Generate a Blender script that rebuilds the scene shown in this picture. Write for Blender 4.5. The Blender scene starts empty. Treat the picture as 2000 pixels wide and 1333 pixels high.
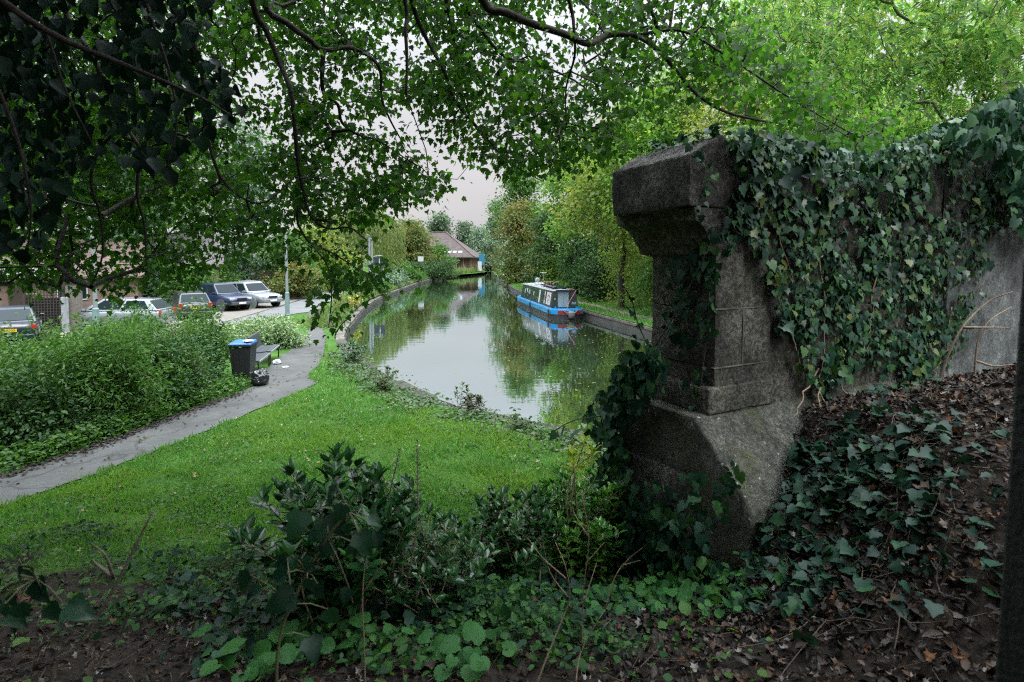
import bpy, bmesh, math, random
import numpy as np
from mathutils import Vector, Matrix, noise as mnoise

R = math.radians
PI = math.pi
scene = bpy.context.scene
rng = np.random.default_rng(7)
random.seed(7)

# ------------------------------------------------------------------ camera
FPX = 1111.0                 # focal length in photo pixels (2000 wide) = 20 mm
TILT = R(3.0)
HOR = 504.0                  # horizon row in the photo
CY = HOR + FPX * math.tan(TILT)
CAM = np.array([0.0, 0.0, 3.9])
cam_d = bpy.data.cameras.new('camera')
cam = bpy.data.objects.new('camera', cam_d)
scene.collection.objects.link(cam)
cam_d.sensor_width = 36.0
cam_d.lens = 20.0
cam_d.clip_start = 0.05
cam_d.clip_end = 3000
cam.location = CAM
cam.rotation_euler = (R(90) - TILT, 0, 0)
cam_d.shift_y = -(666.5 - CY) / 2000.0
cam_d.dof.use_dof = True
cam_d.dof.focus_distance = 11.0
cam_d.dof.aperture_fstop = 4.0
scene.camera = cam

# ------------------------------------------------------------------ world: overcast sky
SUN_EL, SUN_AZ = R(48), R(140)       # azimuth clockwise from +Y (view direction)
world = bpy.data.worlds.new('World')
scene.world = world
world.use_nodes = True
wn = world.node_tree
wn.nodes.clear()
def N(tree, typ, **kw):
    n = tree.nodes.new(typ)
    for k, v in kw.items():
        setattr(n, k, v)
    return n
w_out = N(wn, 'ShaderNodeOutputWorld')
w_bg = N(wn, 'ShaderNodeBackground')
w_bg.inputs['Strength'].default_value = 0.15
sky = N(wn, 'ShaderNodeTexSky', sky_type='NISHITA')
sky.sun_disc = False
sky.sun_elevation = SUN_EL
sky.sun_rotation = SUN_AZ
sky.dust_density = 3.0
sky.air_density = 1.0
hs = N(wn, 'ShaderNodeHueSaturation')
hs.inputs['Saturation'].default_value = 0.22
hs.inputs['Value'].default_value = 0.35
wn.links.new(sky.outputs[0], hs.inputs['Color'])
# cloud deck: brighter towards the zenith (overcast luminance), faint banks of cloud
tc = N(wn, 'ShaderNodeTexCoord')
sx = N(wn, 'ShaderNodeSeparateXYZ')
wn.links.new(tc.outputs['Generated'], sx.inputs[0])
zc = N(wn, 'ShaderNodeMath', operation='MAXIMUM')
zc.inputs[1].default_value = 0.0
wn.links.new(sx.outputs['Z'], zc.inputs[0])
zp = N(wn, 'ShaderNodeMath', operation='POWER')
zp.inputs[1].default_value = 3.3
wn.links.new(zc.outputs[0], zp.inputs[0])
mr = N(wn, 'ShaderNodeMath', operation='MULTIPLY_ADD')
mr.inputs[1].default_value = 15.5
mr.inputs[2].default_value = 1.0
wn.links.new(zp.outputs[0], mr.inputs[0])
mp = N(wn, 'ShaderNodeMapping')
mp.inputs['Scale'].default_value = (1.2, 1.2, 5.0)
wn.links.new(tc.outputs['Generated'], mp.inputs['Vector'])
nz = N(wn, 'ShaderNodeTexNoise')
nz.inputs['Scale'].default_value = 2.2
nz.inputs['Detail'].default_value = 5
wn.links.new(mp.outputs[0], nz.inputs['Vector'])
cr = N(wn, 'ShaderNodeValToRGB')
cr.color_ramp.elements[0].position = 0.3
cr.color_ramp.elements[0].color = (4.5, 4.36, 4.5, 1)
cr.color_ramp.elements[1].position = 0.75
cr.color_ramp.elements[1].color = (5.4, 5.2, 5.28, 1)
wn.links.new(nz.outputs['Fac'], cr.inputs['Fac'])
mul = N(wn, 'ShaderNodeMix', data_type='RGBA', blend_type='MULTIPLY')
mul.inputs['Factor'].default_value = 1.0
wn.links.new(cr.outputs['Color'], mul.inputs['A'])
tint = N(wn, 'ShaderNodeValToRGB')          # pinkish near the horizon, cooler above
tint.color_ramp.elements[0].position = .12
tint.color_ramp.elements[0].color = (1, 1, 1, 1)
tint.color_ramp.elements[1].position = .5
tint.color_ramp.elements[1].color = (.9, 1.0, 1.06, 1)
wn.links.new(sx.outputs['Z'], tint.inputs['Fac'])
cmb = N(wn, 'ShaderNodeVectorMath', operation='SCALE')
wn.links.new(tint.outputs['Color'], cmb.inputs[0])
wn.links.new(mr.outputs[0], cmb.inputs['Scale'])
wn.links.new(cmb.outputs[0], mul.inputs['B'])
mix = N(wn, 'ShaderNodeMix', data_type='RGBA')
mix.inputs['Factor'].default_value = 0.85
wn.links.new(hs.outputs['Color'], mix.inputs['A'])
wn.links.new(mul.outputs['Result'], mix.inputs['B'])
wn.links.new(mix.outputs['Result'], w_bg.inputs['Color'])
wn.links.new(w_bg.outputs[0], w_out.inputs[0])

sun_d = bpy.data.lights.new('sun', 'SUN')
sun_d.energy = 1.5
sun_d.angle = R(16)
sun_d.color = (1.0, 0.96, 0.9)
sun = bpy.data.objects.new('sun', sun_d)
scene.collection.objects.link(sun)
sd = Vector((math.sin(SUN_AZ) * math.cos(SUN_EL), math.cos(SUN_AZ) * math.cos(SUN_EL), math.sin(SUN_EL)))
sun.rotation_euler = sd.to_track_quat('Z', 'Y').to_euler()

scene.view_settings.view_transform = 'Standard'
scene.view_settings.look = 'None'
scene.view_settings.exposure = 0.12
scene.view_settings.gamma = 1.0
scene.view_settings.use_curve_mapping = False
scene.render.engine = 'CYCLES'
scene.cycles.use_denoising = False
scene.cycles.filter_width = 1.15
scene.cycles.sample_clamp_indirect = 4.0
scene.cycles.max_bounces = 6
scene.cycles.diffuse_bounces = 3
scene.cycles.glossy_bounces = 3
scene.cycles.transmission_bounces = 3
scene.cycles.caustics_reflective = False
scene.cycles.caustics_refractive = False

# ------------------------------------------------------------------ helpers
COL = scene.collection

def P(px, py, Y):
    """photo pixel -> world point at distance Y ahead of the camera (broadcasts)"""
    px = np.asarray(px, float); py = np.asarray(py, float); Y = np.asarray(Y, float)
    dx = (px - 1000.0) / FPX
    dy = (CY - py) / FPX
    fy = math.cos(TILT) + dy * math.sin(TILT)
    fz = -math.sin(TILT) + dy * math.cos(TILT)
    s = Y / fy
    return np.stack([dx * s, Y + 0 * px, CAM[2] + fz * s], -1)

def tag(o, label=None, cat=None, group=None, kind=None):
    if label: o['label'] = label
    if cat: o['category'] = cat
    if group: o['group'] = group
    if kind: o['kind'] = kind
    return o

def empty(name, loc=(0, 0, 0), rz=0.0, label=None, cat=None, group=None):
    o = bpy.data.objects.new(name, None)
    COL.objects.link(o)
    o.empty_display_size = 0.2
    o.location = loc
    o.rotation_euler = (0, 0, rz)
    return tag(o, label, cat, group)

def link(name, me, parent=None, mats=None):
    o = bpy.data.objects.new(name, me)
    COL.objects.link(o)
    if mats is not None:
        for m in (mats if isinstance(mats, (list, tuple)) else [mats]):
            me.materials.append(m)
    if parent is not None:
        o.parent = parent
    return o

def mesh_np(name, V, polys, smooth=False, midx=None):
    """polys: list of (m,k) int arrays"""
    me = bpy.data.meshes.new(name)
    V = np.asarray(V, np.float32)
    me.vertices.add(len(V))
    me.vertices.foreach_set('co', V.ravel())
    loops = np.concatenate([p.ravel() for p in polys]).astype(np.int32)
    tot = np.concatenate([np.full(len(p), p.shape[1], np.int32) for p in polys])
    start = np.concatenate([[0], np.cumsum(tot)[:-1]]).astype(np.int32)
    me.loops.add(len(loops))
    me.loops.foreach_set('vertex_index', loops)
    me.polygons.add(len(tot))
    me.polygons.foreach_set('loop_start', start)
    me.polygons.foreach_set('loop_total', tot)
    if smooth:
        me.polygons.foreach_set('use_smooth', np.ones(len(tot), bool))
    if midx is not None:
        me.polygons.foreach_set('material_index', np.asarray(midx, np.int32))
    me.update(calc_edges=True)
    me.validate()
    return me

def norm(v):
    return v / np.maximum(np.linalg.norm(v, axis=-1, keepdims=True), 1e-9)

# leaf templates: (verts, list of polys); x = width, y = length from the stalk, z = normal
def fan(outline, fold=0.12, cup=0.0):
    o = np.array(outline, float)
    z = fold * np.abs(o[:, 0]) - cup * (o[:, 1] - 0.3) ** 2
    v = np.column_stack([o, z])
    c = np.array([[0.0, 0.42, -0.02]])
    v = np.vstack([c, v])
    n = len(o)
    f = np.array([[0, 1 + i, 1 + (i + 1) % n] for i in range(n)])
    return v, [f]

def sym(half):
    right = [(x, y) for x, y in half]
    left = [(-x, y) for x, y in reversed(half) if x > 1e-6]
    return right + left

T_MAPLE = fan(sym([(0, 0), (.22, .02), (.5, .12), (.36, .3), (.56, .55), (.26, .52), (.2, .7), (0, 1.0)]), .18, .25)
T_IVY = fan(sym([(0, .06), (.2, -.05), (.45, .08), (.5, .22), (.36, .36), (.42, .55), (.22, .7), (0, 1.0)]), .15, .3)
T_IVY5 = fan(sym([(0, .1), (.14, -.06), (.32, -.02), (.42, .1), (.55, .2), (.44, .36), (.38, .46), (.4, .62), (.25, .65), (.14, .78), (0, 1.0)]), .1, .2)
T_OLDIVY = fan(sym([(0, 0), (.2, .08), (.38, .26), (.4, .42), (.24, .72), (0, 1.0)]), .22, .45)
T_OVAL = (np.array([[0, 0, 0], [.2, .25, .07], [.24, .55, .08], [.12, .85, .03], [0, 1, -.06], [-.12, .85, .03], [-.24, .55, .08], [-.2, .25, .07], [0, .5, 0]], float),
          [np.array([[0, 1, 8], [1, 2, 8], [2, 3, 8], [3, 4, 8], [4, 5, 8], [5, 6, 8], [6, 7, 8], [7, 0, 8]])])
T_LANCE = (np.array([[0, 0, 0], [.15, .4, .04], [0, 1, -.1], [-.15, .4, .04]], float), [np.array([[0, 1, 2], [0, 2, 3]])])
T_RHOMB = (np.array([[0, 0, 0], [.32, .42, .08], [0, 1, -.12], [-.32, .42, .08]], float), [np.array([[0, 1, 2], [0, 2, 3]])])
T_ROUND = fan(sym([(0, .14), (.16, .0), (.27, .02), (.33, -.0), (.42, .12), (.43, .2), (.52, .28), (.49, .38), (.54, .48), (.47, .56), (.48, .67), (.38, .72), (.34, .83), (.24, .83), (.17, .93), (.08, .9), (0, .97)]), .16, .35)
T_DEAD = (np.array([[0, 0, 0], [.22, .2, .12], [.3, .5, .2], [.16, .82, .1], [0, 1.0, .02], [-.16, .8, .16], [-.26, .5, .1], [-.2, .22, .02], [0, .5, -.04]], float),
          [np.array([[0, 1, 8], [1, 2, 8], [2, 3, 8], [3, 4, 8], [4, 5, 8], [5, 6, 8], [6, 7, 8], [7, 0, 8]])])
T_BLADE = (np.array([[-.5, 0, 0], [.5, 0, 0], [.35, .55, .08], [-.35, .55, .08], [0, 1, .3]], float),
           [np.array([[0, 1, 2], [0, 2, 3], [3, 2, 4]])])

def pinnate():
    """ash-like compound leaf of nine leaflets"""
    V, F = [], []
    lv, lf = T_LANCE
    k = 0
    for t, s in [(.25, 1), (.25, -1), (.45, 1), (.45, -1), (.65, 1), (.65, -1), (.83, 1), (.83, -1), (1.0, 0)]:
        a = s * R(58)
        c, si = math.cos(a), math.sin(a)
        l = lv * np.array([.42, .4, .4])
        x = l[:, 0] * c + l[:, 1] * si
        y = -l[:, 0] * si + l[:, 1] * c + t * .7
        V.append(np.column_stack([x, y, l[:, 2] - .12 * t * t - .25 * np.abs(x) ** 1.3]))
        F.append(lf[0] + k); k += len(lv)
    return np.vstack(V), [np.vstack(F)]
T_ASH = pinnate()

def leaf_frames(n, tip, up, jitter_n=.5, rg=None):
    """frames from tip directions and rough normals"""
    rg = rg or rng
    y = norm(tip)
    z = up + rg.normal(0, jitter_n, (n, 3))
    z = norm(z - (z * y).sum(1, keepdims=True) * y)
    x = np.cross(y, z)
    return x, y, z

def leaves_mesh(name, pos, x, y, z, size, tmpl, wide=1.0):
    T, F = tmpl
    n = len(pos)
    size = np.broadcast_to(np.asarray(size, float), (n,))
    wide = np.broadcast_to(np.asarray(wide, float), (n,))
    V = (pos[:, None, :] + size[:, None, None] * (
        wide[:, None, None] * T[None, :, 0, None] * x[:, None, :] + T[None, :, 1, None] * y[:, None, :] + T[None, :, 2, None] * z[:, None, :]))
    k = len(T)
    polys = []
    for f in F:
        polys.append((f[None] + (np.arange(n) * k)[:, None, None]).reshape(-1, f.shape[1]))
    return mesh_np(name, V.reshape(-1, 3), polys)

def edges_tubes(A, B, ra, rb, sides=5):
    A = np.asarray(A, float); B = np.asarray(B, float)
    d = norm(B - A)
    h = np.where(np.abs(d[:, 2:3]) < .9, np.array([[0, 0, 1.0]]), np.array([[1.0, 0, 0]]))
    u = norm(np.cross(d, h)); v = np.cross(d, u)
    an = np.arange(sides) * 2 * PI / sides
    ring = np.cos(an)[None, :, None] * u[:, None, :] + np.sin(an)[None, :, None] * v[:, None, :]
    ra = np.broadcast_to(np.asarray(ra, float), (len(A),)); rb = np.broadcast_to(np.asarray(rb, float), (len(A),))
    Va = A[:, None] + ring * ra[:, None, None]
    Vb = B[:, None] + ring * rb[:, None, None]
    V = np.concatenate([Va, Vb], 1).reshape(-1, 3)
    i = np.arange(sides); j = (i + 1) % sides
    q = np.column_stack([i, j, j + sides, i + sides])
    F = (q[None] + (np.arange(len(A)) * 2 * sides)[:, None, None]).reshape(-1, 4)
    return V, F

def smooth_path(pts, rad, sub=5):
    """Catmull-Rom through pts, radii interpolated"""
    p = np.asarray(pts, float); r = np.asarray(rad, float)
    q = np.vstack([2 * p[0] - p[1], p, 2 * p[-1] - p[-2]])
    out, ro = [], []
    for i in range(len(p) - 1):
        p0, p1, p2, p3 = q[i:i + 4]
        for s in range(sub):
            t = s / sub
            out.append(.5 * ((2 * p1) + (-p0 + p2) * t + (2 * p0 - 5 * p1 + 4 * p2 - p3) * t * t + (-p0 + 3 * p1 - 3 * p2 + p3) * t ** 3))
            ro.append(r[i] * (1 - t) + r[i + 1] * t)
    out.append(p[-1]); ro.append(r[-1])
    return np.array(out), np.array(ro)

class MB:
    """mesh builder; everything added ends in one mesh (one part)"""
    def __init__(self):
        self.v, self.f, self.m = [], [], []
    def add(self, V, F, mi=0):
        k = len(self.v)
        self.v += [tuple(map(float, a)) for a in V]
        self.f += [[int(i) + k for i in f] for f in F]
        self.m += [mi] * len(F)
        return self
    def box(self, c, s, rz=0.0, mi=0, rx=0.0, ry=0.0):
        x, y, z = s[0] / 2, s[1] / 2, s[2] / 2
        M = Matrix.Rotation(rz, 3, 'Z') @ Matrix.Rotation(ry, 3, 'Y') @ Matrix.Rotation(rx, 3, 'X')
        V = [tuple(M @ Vector(p) + Vector(c)) for p in [(-x, -y, -z), (x, -y, -z), (x, y, -z), (-x, y, -z), (-x, -y, z), (x, -y, z), (x, y, z), (-x, y, z)]]
        return self.add(V, [(0, 3, 2, 1), (4, 5, 6, 7), (0, 1, 5, 4), (1, 2, 6, 5), (2, 3, 7, 6), (3, 0, 4, 7)], mi)
    def hexa(self, lo, hi, mi=0):
        """lo, hi: four points each (counter-clockwise from above)"""
        return self.add(list(lo) + list(hi), [(0, 3, 2, 1), (4, 5, 6, 7), (0, 1, 5, 4), (1, 2, 6, 5), (2, 3, 7, 6), (3, 0, 4, 7)], mi)
    def tube(self, pts, r, sides=6, mi=0, cap=True, sub=0):
        p = np.asarray(pts, float)
        r = np.broadcast_to(np.asarray(r, float), (len(p),))
        if sub:
            p, r = smooth_path(p, r, sub)
        t = norm(np.gradient(p, axis=0))
        ref = np.array([0, 0, 1.0]) if abs(t[0][2]) < .9 else np.array([1.0, 0, 0])
        u = norm(np.cross(t[0], ref))
        V = []
        for i in range(len(p)):
            u = norm(u - t[i] * np.dot(u, t[i])); w = np.cross(t[i], u)
            for k in range(sides):
                a = 2 * PI * k / sides
                V.append(p[i] + r[i] * (math.cos(a) * u + math.sin(a) * w))
        F = []
        for i in range(len(p) - 1):
            for k in range(sides):
                k2 = (k + 1) % sides
                F.append((i * sides + k, i * sides + k2, (i + 1) * sides + k2, (i + 1) * sides + k))
        if cap:
            F.append(tuple(range(sides))[::-1])
            F.append(tuple((len(p) - 1) * sides + k for k in range(sides)))
        return self.add(V, F, mi)
    def lathe(self, prof, c=(0, 0, 0), axis='Z', sides=20, mi=0):
        V, F = [], []
        for r, h in prof:
            for k in range(sides):
                a = 2 * PI * k / sides
                p = (r * math.cos(a), r * math.sin(a), h)
                if axis == 'Y': p = (p[0], p[2], p[1])
                if axis == 'X': p = (p[2], p[0], p[1])
                V.append((p[0] + c[0], p[1] + c[1], p[2] + c[2]))
        for i in range(len(prof) - 1):
            for k in range(sides):
                k2 = (k + 1) % sides
                F.append((i * sides + k, i * sides + k2, (i + 1) * sides + k2, (i + 1) * sides + k))
        F.append(tuple(range(sides))[::-1])
        F.append(tuple((len(prof) - 1) * sides + k for k in range(sides)))
        return self.add(V, F, mi)
    def prism(self, poly, h0, h1, plane='XY', mi=0):
        n = len(poly)
        def pt(a, b, h):
            return {'XY': (a, b, h), 'XZ': (a, h, b), 'YZ': (h, a, b)}[plane]
        V = [pt(a, b, h0) for a, b in poly] + [pt(a, b, h1) for a, b in poly]
        F = [tuple(range(n))[::-1], tuple(range(n, 2 * n))] + [(i, (i + 1) % n, n + (i + 1) % n, n + i) for i in range(n)]
        return self.add(V, F, mi)
    def build(self, name, mats, parent=None, bevel=0, smooth=False, seg=2):
        me = bpy.data.meshes.new(name)
        me.from_pydata(self.v, [], self.f)
        bm = bmesh.new(); bm.from_mesh(me)
        bmesh.ops.recalc_face_normals(bm, faces=bm.faces)
        bm.to_mesh(me); bm.free()
        me.polygons.foreach_set('material_index', np.array(self.m, np.int32))
        if smooth:
            me.polygons.foreach_set('use_smooth', np.ones(len(me.polygons), bool))
        o = link(name, me, parent, mats)
        if bevel:
            b = o.modifiers.new('bevel', 'BEVEL')
            b.width = bevel; b.segments = seg; b.limit_method = 'ANGLE'; b.angle_limit = R(40)
            if smooth:
                b.harden_normals = False
        return o

def text_mesh(name, s, size, mat, parent, loc, rot, depth=0.002, align='CENTER'):
    cu = bpy.data.curves.new(name, 'FONT')
    cu.body = s; cu.size = size; cu.extrude = depth
    cu.align_x = align; cu.align_y = 'CENTER'
    t = bpy.data.objects.new(name + '_src', cu)
    COL.objects.link(t)
    bpy.context.view_layer.update()
    me = bpy.data.meshes.new_from_object(t.evaluated_get(bpy.context.evaluated_depsgraph_get()))
    bpy.data.objects.remove(t)
    o = link(name, me, parent, mat)
    o.location = loc; o.rotation_euler = rot
    return o

# ------------------------------------------------------------------ materials
def new_mat(name):
    m = bpy.data.materials.new(name)
    m.use_nodes = True
    nt = m.node_tree
    nt.nodes.clear()
    out = N(nt, 'ShaderNodeOutputMaterial')
    return m, nt, out

def plain(name, col, rough=.6, metal=0.0, spec=.5, var=.18, scale=6.0, bump=0.0, bscale=60.0, coat=0.0):
    m, nt, out = new_mat(name)
    b = N(nt, 'ShaderNodeBsdfPrincipled')
    b.inputs['Roughness'].default_value = rough
    b.inputs['Metallic'].default_value = metal
    b.inputs['Specular IOR Level'].default_value = spec
    b.inputs['Coat Weight'].default_value = coat
    t = N(nt, 'ShaderNodeTexCoord')
    n1 = N(nt, 'ShaderNodeTexNoise')
    n1.inputs['Scale'].default_value = scale
    n1.inputs['Detail'].default_value = 6
    nt.links.new(t.outputs['Object'], n1.inputs['Vector'])
    r = N(nt, 'ShaderNodeValToRGB')
    c = np.array(col)
    r.color_ramp.elements[0].position = .3
    r.color_ramp.elements[1].position = .7
    r.color_ramp.elements[0].color = (*np.clip(c * (1 - var), 0, 1), 1)
    r.color_ramp.elements[1].color = (*np.clip(c * (1 + var), 0, 1), 1)
    nt.links.new(n1.outputs['Fac'], r.inputs['Fac'])
    nt.links.new(r.outputs['Color'], b.inputs['Base Color'])
    if bump:
        n2 = N(nt, 'ShaderNodeTexNoise')
        n2.inputs['Scale'].default_value = bscale
        n2.inputs['Detail'].default_value = 8
        nt.links.new(t.outputs['Object'], n2.inputs['Vector'])
        bp = N(nt, 'ShaderNodeBump')
        bp.inputs['Strength'].default_value = bump
        bp.inputs['Distance'].default_value = .02
        nt.links.new(n2.outputs['Fac'], bp.inputs['Height'])
        nt.links.new(bp.outputs[0], b.inputs['Normal'])
    nt.links.new(b.outputs[0], out.inputs[0])
    return m

def leaf_mat(name, cols, transl=.35, rough=.45, spec=.4, patch=None, patch_scale=.35, tcol=None):
    """cols: colour stops picked per leaf; patch: colour of larger patches of turning leaves"""
    m, nt, out = new_mat(name)
    g = N(nt, 'ShaderNodeNewGeometry')
    r = N(nt, 'ShaderNodeValToRGB')
    el = r.color_ramp.elements
    for i, c in enumerate(cols):
        p = i / max(1, len(cols) - 1)
        e = el[i] if i < 2 else el.new(p)
        e.position = p
        e.color = (*c, 1)
    nt.links.new(g.outputs['Random Per Island'], r.inputs['Fac'])
    colour = r.outputs['Color']
    if patch is not None:
        t = N(nt, 'ShaderNodeTexCoord')
        n1 = N(nt, 'ShaderNodeTexNoise')
        n1.inputs['Scale'].default_value = patch_scale
        n1.inputs['Detail'].default_value = 3
        nt.links.new(t.outputs['Object'], n1.inputs['Vector'])
        mr_ = N(nt, 'ShaderNodeMapRange')
        mr_.inputs['From Min'].default_value = .5
        mr_.inputs['From Max'].default_value = .62
        mr_.inputs['To Max'].default_value = .75
        nt.links.new(n1.outputs['Fac'], mr_.inputs['Value'])
        mx = N(nt, 'ShaderNodeMix', data_type='RGBA')
        nt.links.new(mr_.outputs[0], mx.inputs['Factor'])
        nt.links.new(colour, mx.inputs['A'])
        mx.inputs['B'].default_value = (*patch, 1)
        colour = mx.outputs['Result']
    b = N(nt, 'ShaderNodeBsdfPrincipled')
    b.inputs['Roughness'].default_value = rough
    b.inputs['Specular IOR Level'].default_value = spec
    nt.links.new(colour, b.inputs['Base Color'])
    tr = N(nt, 'ShaderNodeBsdfTranslucent')
    gm = N(nt, 'ShaderNodeMix', data_type='RGBA', blend_type='MULTIPLY')
    gm.inputs['Factor'].default_value = 1.0
    nt.links.new(colour, gm.inputs['A'])
    gm.inputs['B'].default_value = (*(tcol or (1.5, 1.7, .7)), 1)
    nt.links.new(gm.outputs['Result'], tr.inputs['Color'])
    ms = N(nt, 'ShaderNodeMixShader')
    ms.inputs['Fac'].default_value = transl
    nt.links.new(b.outputs[0], ms.inputs[1])
    nt.links.new(tr.outputs[0], ms.inputs[2])
    nt.links.new(ms.outputs[0], out.inputs[0])
    return m

def ramp_noise(nt, vec, scale, stops, detail=6, rough=.6):
    n1 = N(nt, 'ShaderNodeTexNoise')
    n1.inputs['Scale'].default_value = scale
    n1.inputs['Detail'].default_value = detail
    n1.inputs['Roughness'].default_value = rough
    nt.links.new(vec, n1.inputs['Vector'])
    r = N(nt, 'ShaderNodeValToRGB')
    el = r.color_ramp.elements
    for i, (p, c) in enumerate(stops):
        e = el[i] if i < 2 else el.new(p)
        e.position = p; e.color = (*c, 1)
    nt.links.new(n1.outputs['Fac'], r.inputs['Fac'])
    return r.outputs['Color'], n1.outputs['Fac']

def mixc(nt, a, b, fac, mode='MIX'):
    mx = N(nt, 'ShaderNodeMix', data_type='RGBA', blend_type=mode)
    for s, v in (('A', a), ('B', b), ('Factor', fac)):
        if isinstance(v, (tuple, list)):
            mx.inputs[s].default_value = (*v, 1)
        elif isinstance(v, (int, float)):
            mx.inputs[s].default_value = v
        else:
            nt.links.new(v, mx.inputs[s])
    return mx.outputs['Result']

def stone_mat(name, base, dark, lichen, bump=.6, lich_amt=.62, courses=None, moss=None):
    m, nt, out = new_mat(name)
    t = N(nt, 'ShaderNodeTexCoord').outputs['Object']
    c1, f1 = ramp_noise(nt, t, 2.2, [(.3, tuple(np.array(base) * .7)), (.7, tuple(np.array(base) * 1.2))])
    c2, f2 = ramp_noise(nt, t, 30, [(.44, (0, 0, 0)), (.56, (1, 1, 1))], 8, .8)      # gritty speckle
    c = mixc(nt, mixc(nt, dark, c1, .12), c1, c2)
    c7, f7 = ramp_noise(nt, t, 9, [(.35, (.6, .58, .54)), (.65, (1.25, 1.25, 1.22))], 6, .7)      # blotches
    c = mixc(nt, c, c7, 1.0, 'MULTIPLY')
    c3, f3 = ramp_noise(nt, t, 1.4, [(.42, (0, 0, 0)), (.62, (1, 1, 1))], 5)         # soot / damp staining
    c = mixc(nt, c, mixc(nt, c, (.25, .25, .26), 1.0, 'MULTIPLY'), mixc(nt, (0, 0, 0), c3, .75))
    c4, f4 = ramp_noise(nt, t, 26, [(lich_amt, (0, 0, 0)), (lich_amt + .05, (1, 1, 1))], 4, .5)
    c5, f5 = ramp_noise(nt, t, 2.8, [(.45, (0, 0, 0)), (.6, (1, 1, 1))], 2)
    c = mixc(nt, c, lichen, mixc(nt, c4, c5, 1.0, 'MULTIPLY'))
    if moss is not None:
        c6, f6 = ramp_noise(nt, t, 3.3, [(.5, (0, 0, 0)), (.68, (1, 1, 1))], 6)
        c = mixc(nt, c, moss, mixc(nt, (0, 0, 0), c6, .6))
    b = N(nt, 'ShaderNodeBsdfPrincipled')
    b.inputs['Roughness'].default_value = .92
    b.inputs['Specular IOR Level'].default_value = .2
    nt.links.new(c, b.inputs['Base Color'])
    bp = N(nt, 'ShaderNodeBump')
    bp.inputs['Strength'].default_value = bump
    bp.inputs['Distance'].default_value = .035
    nt.links.new(f2, bp.inputs['Height'])
    nt.links.new(bp.outputs[0], b.inputs['Normal'])
    nt.links.new(b.outputs[0], out.inputs[0])
    return m

def brick_mat(name, c1, c2, mortar, scale=1.0, bw=.225, rh=.075, vec='XZ'):
    m, nt, out = new_mat(name)
    t = N(nt, 'ShaderNodeTexCoord').outputs['Object']
    s = N(nt, 'ShaderNodeSeparateXYZ'); nt.links.new(t, s.inputs[0])
    cx = N(nt, 'ShaderNodeCombineXYZ')
    ad = N(nt, 'ShaderNodeMath', operation='ADD')
    nt.links.new(s.outputs['X'], ad.inputs[0]); nt.links.new(s.outputs['Y'], ad.inputs[1])
    nt.links.new(ad.outputs[0], cx.inputs['X']); nt.links.new(s.outputs['Z'], cx.inputs['Y'])
    br = N(nt, 'ShaderNodeTexBrick')
    br.inputs['Scale'].default_value = scale
    br.inputs['Brick Width'].default_value = bw
    br.inputs['Row Height'].default_value = rh
    br.inputs['Mortar Size'].default_value = .012
    br.inputs['Color1'].default_value = (*c1, 1)
    br.inputs['Color2'].default_value = (*c2, 1)
    br.inputs['Mortar'].default_value = (*mortar, 1)
    nt.links.new(cx.outputs[0], br.inputs['Vector'])
    v, _ = ramp_noise(nt, t, 1.5, [(.3, (.7, .7, .7)), (.7, (1.15, 1.15, 1.15))])
    c = mixc(nt, br.outputs['Color'], v, 1.0, 'MULTIPLY')
    b = N(nt, 'ShaderNodeBsdfPrincipled')
    b.inputs['Roughness'].default_value = .9
    nt.links.new(c, b.inputs['Base Color'])
    nt.links.new(b.outputs[0], out.inputs[0])
    return m

BARK = plain('bark', (.035, .03, .025), .95, bump=.8, bscale=25, scale=9, var=.35)
BARK_L = plain('pale_bark', (.13, .115, .085), .95, bump=.6, bscale=30, scale=9, var=.3)
TWIG = plain('dry_twig', (.2, .15, .1), .9, var=.3, scale=20)
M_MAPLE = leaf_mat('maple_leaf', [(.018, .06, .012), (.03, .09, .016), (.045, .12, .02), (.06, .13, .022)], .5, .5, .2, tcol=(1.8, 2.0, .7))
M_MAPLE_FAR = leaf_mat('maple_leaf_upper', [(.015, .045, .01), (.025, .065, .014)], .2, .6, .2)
M_IVY = leaf_mat('ivy_leaf', [(.007, .028, .019), (.010, .042, .026), (.016, .056, .032), (.02, .065, .036), (.026, .08, .03), (.05, .13, .035)], .1, .45, .2)
M_IVY_DARK = leaf_mat('old_ivy_leaf', [(.004, .015, .010), (.007, .026, .016), (.012, .04, .02)], .08, .5, .16)
M_LAUREL = leaf_mat('laurel_leaf', [(.009, .045, .014), (.02, .08, .022), (.045, .13, .032)], .18, .25, .55)
M_LAUREL_LIT = leaf_mat('lit_laurel_leaf', [(.035, .14, .028), (.075, .23, .04), (.14, .3, .05)], .28, .25, .55)  # laurel leaf brightened so a bush in shade looks lit
M_LAUREL_Y = leaf_mat('young_laurel_leaf', [(.2, .3, .03), (.3, .36, .03)], .35, .35, .5)
M_ASH = leaf_mat('ash_leaf', [(.03, .09, .025), (.09, .21, .05), (.16, .32, .075), (.22, .36, .085), (.34, .38, .09)], .48, .5, .3, tcol=(1.5, 1.6, 1.0))

# ================================================================== GROUND
def sstep(a, b, x):
    t = np.clip((x - a) / (b - a), 0, 1)
    return t * t * (3 - 2 * t)

PR = np.array([0.875, 0.485]); PR /= np.linalg.norm(PR)      # along the parapet wall (to the right)
PD = np.array([-PR[1], PR[0]])                               # through the wall, away from the camera
PC = np.array([1.51, 4.2])                                   # near corner of the pier shaft

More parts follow.
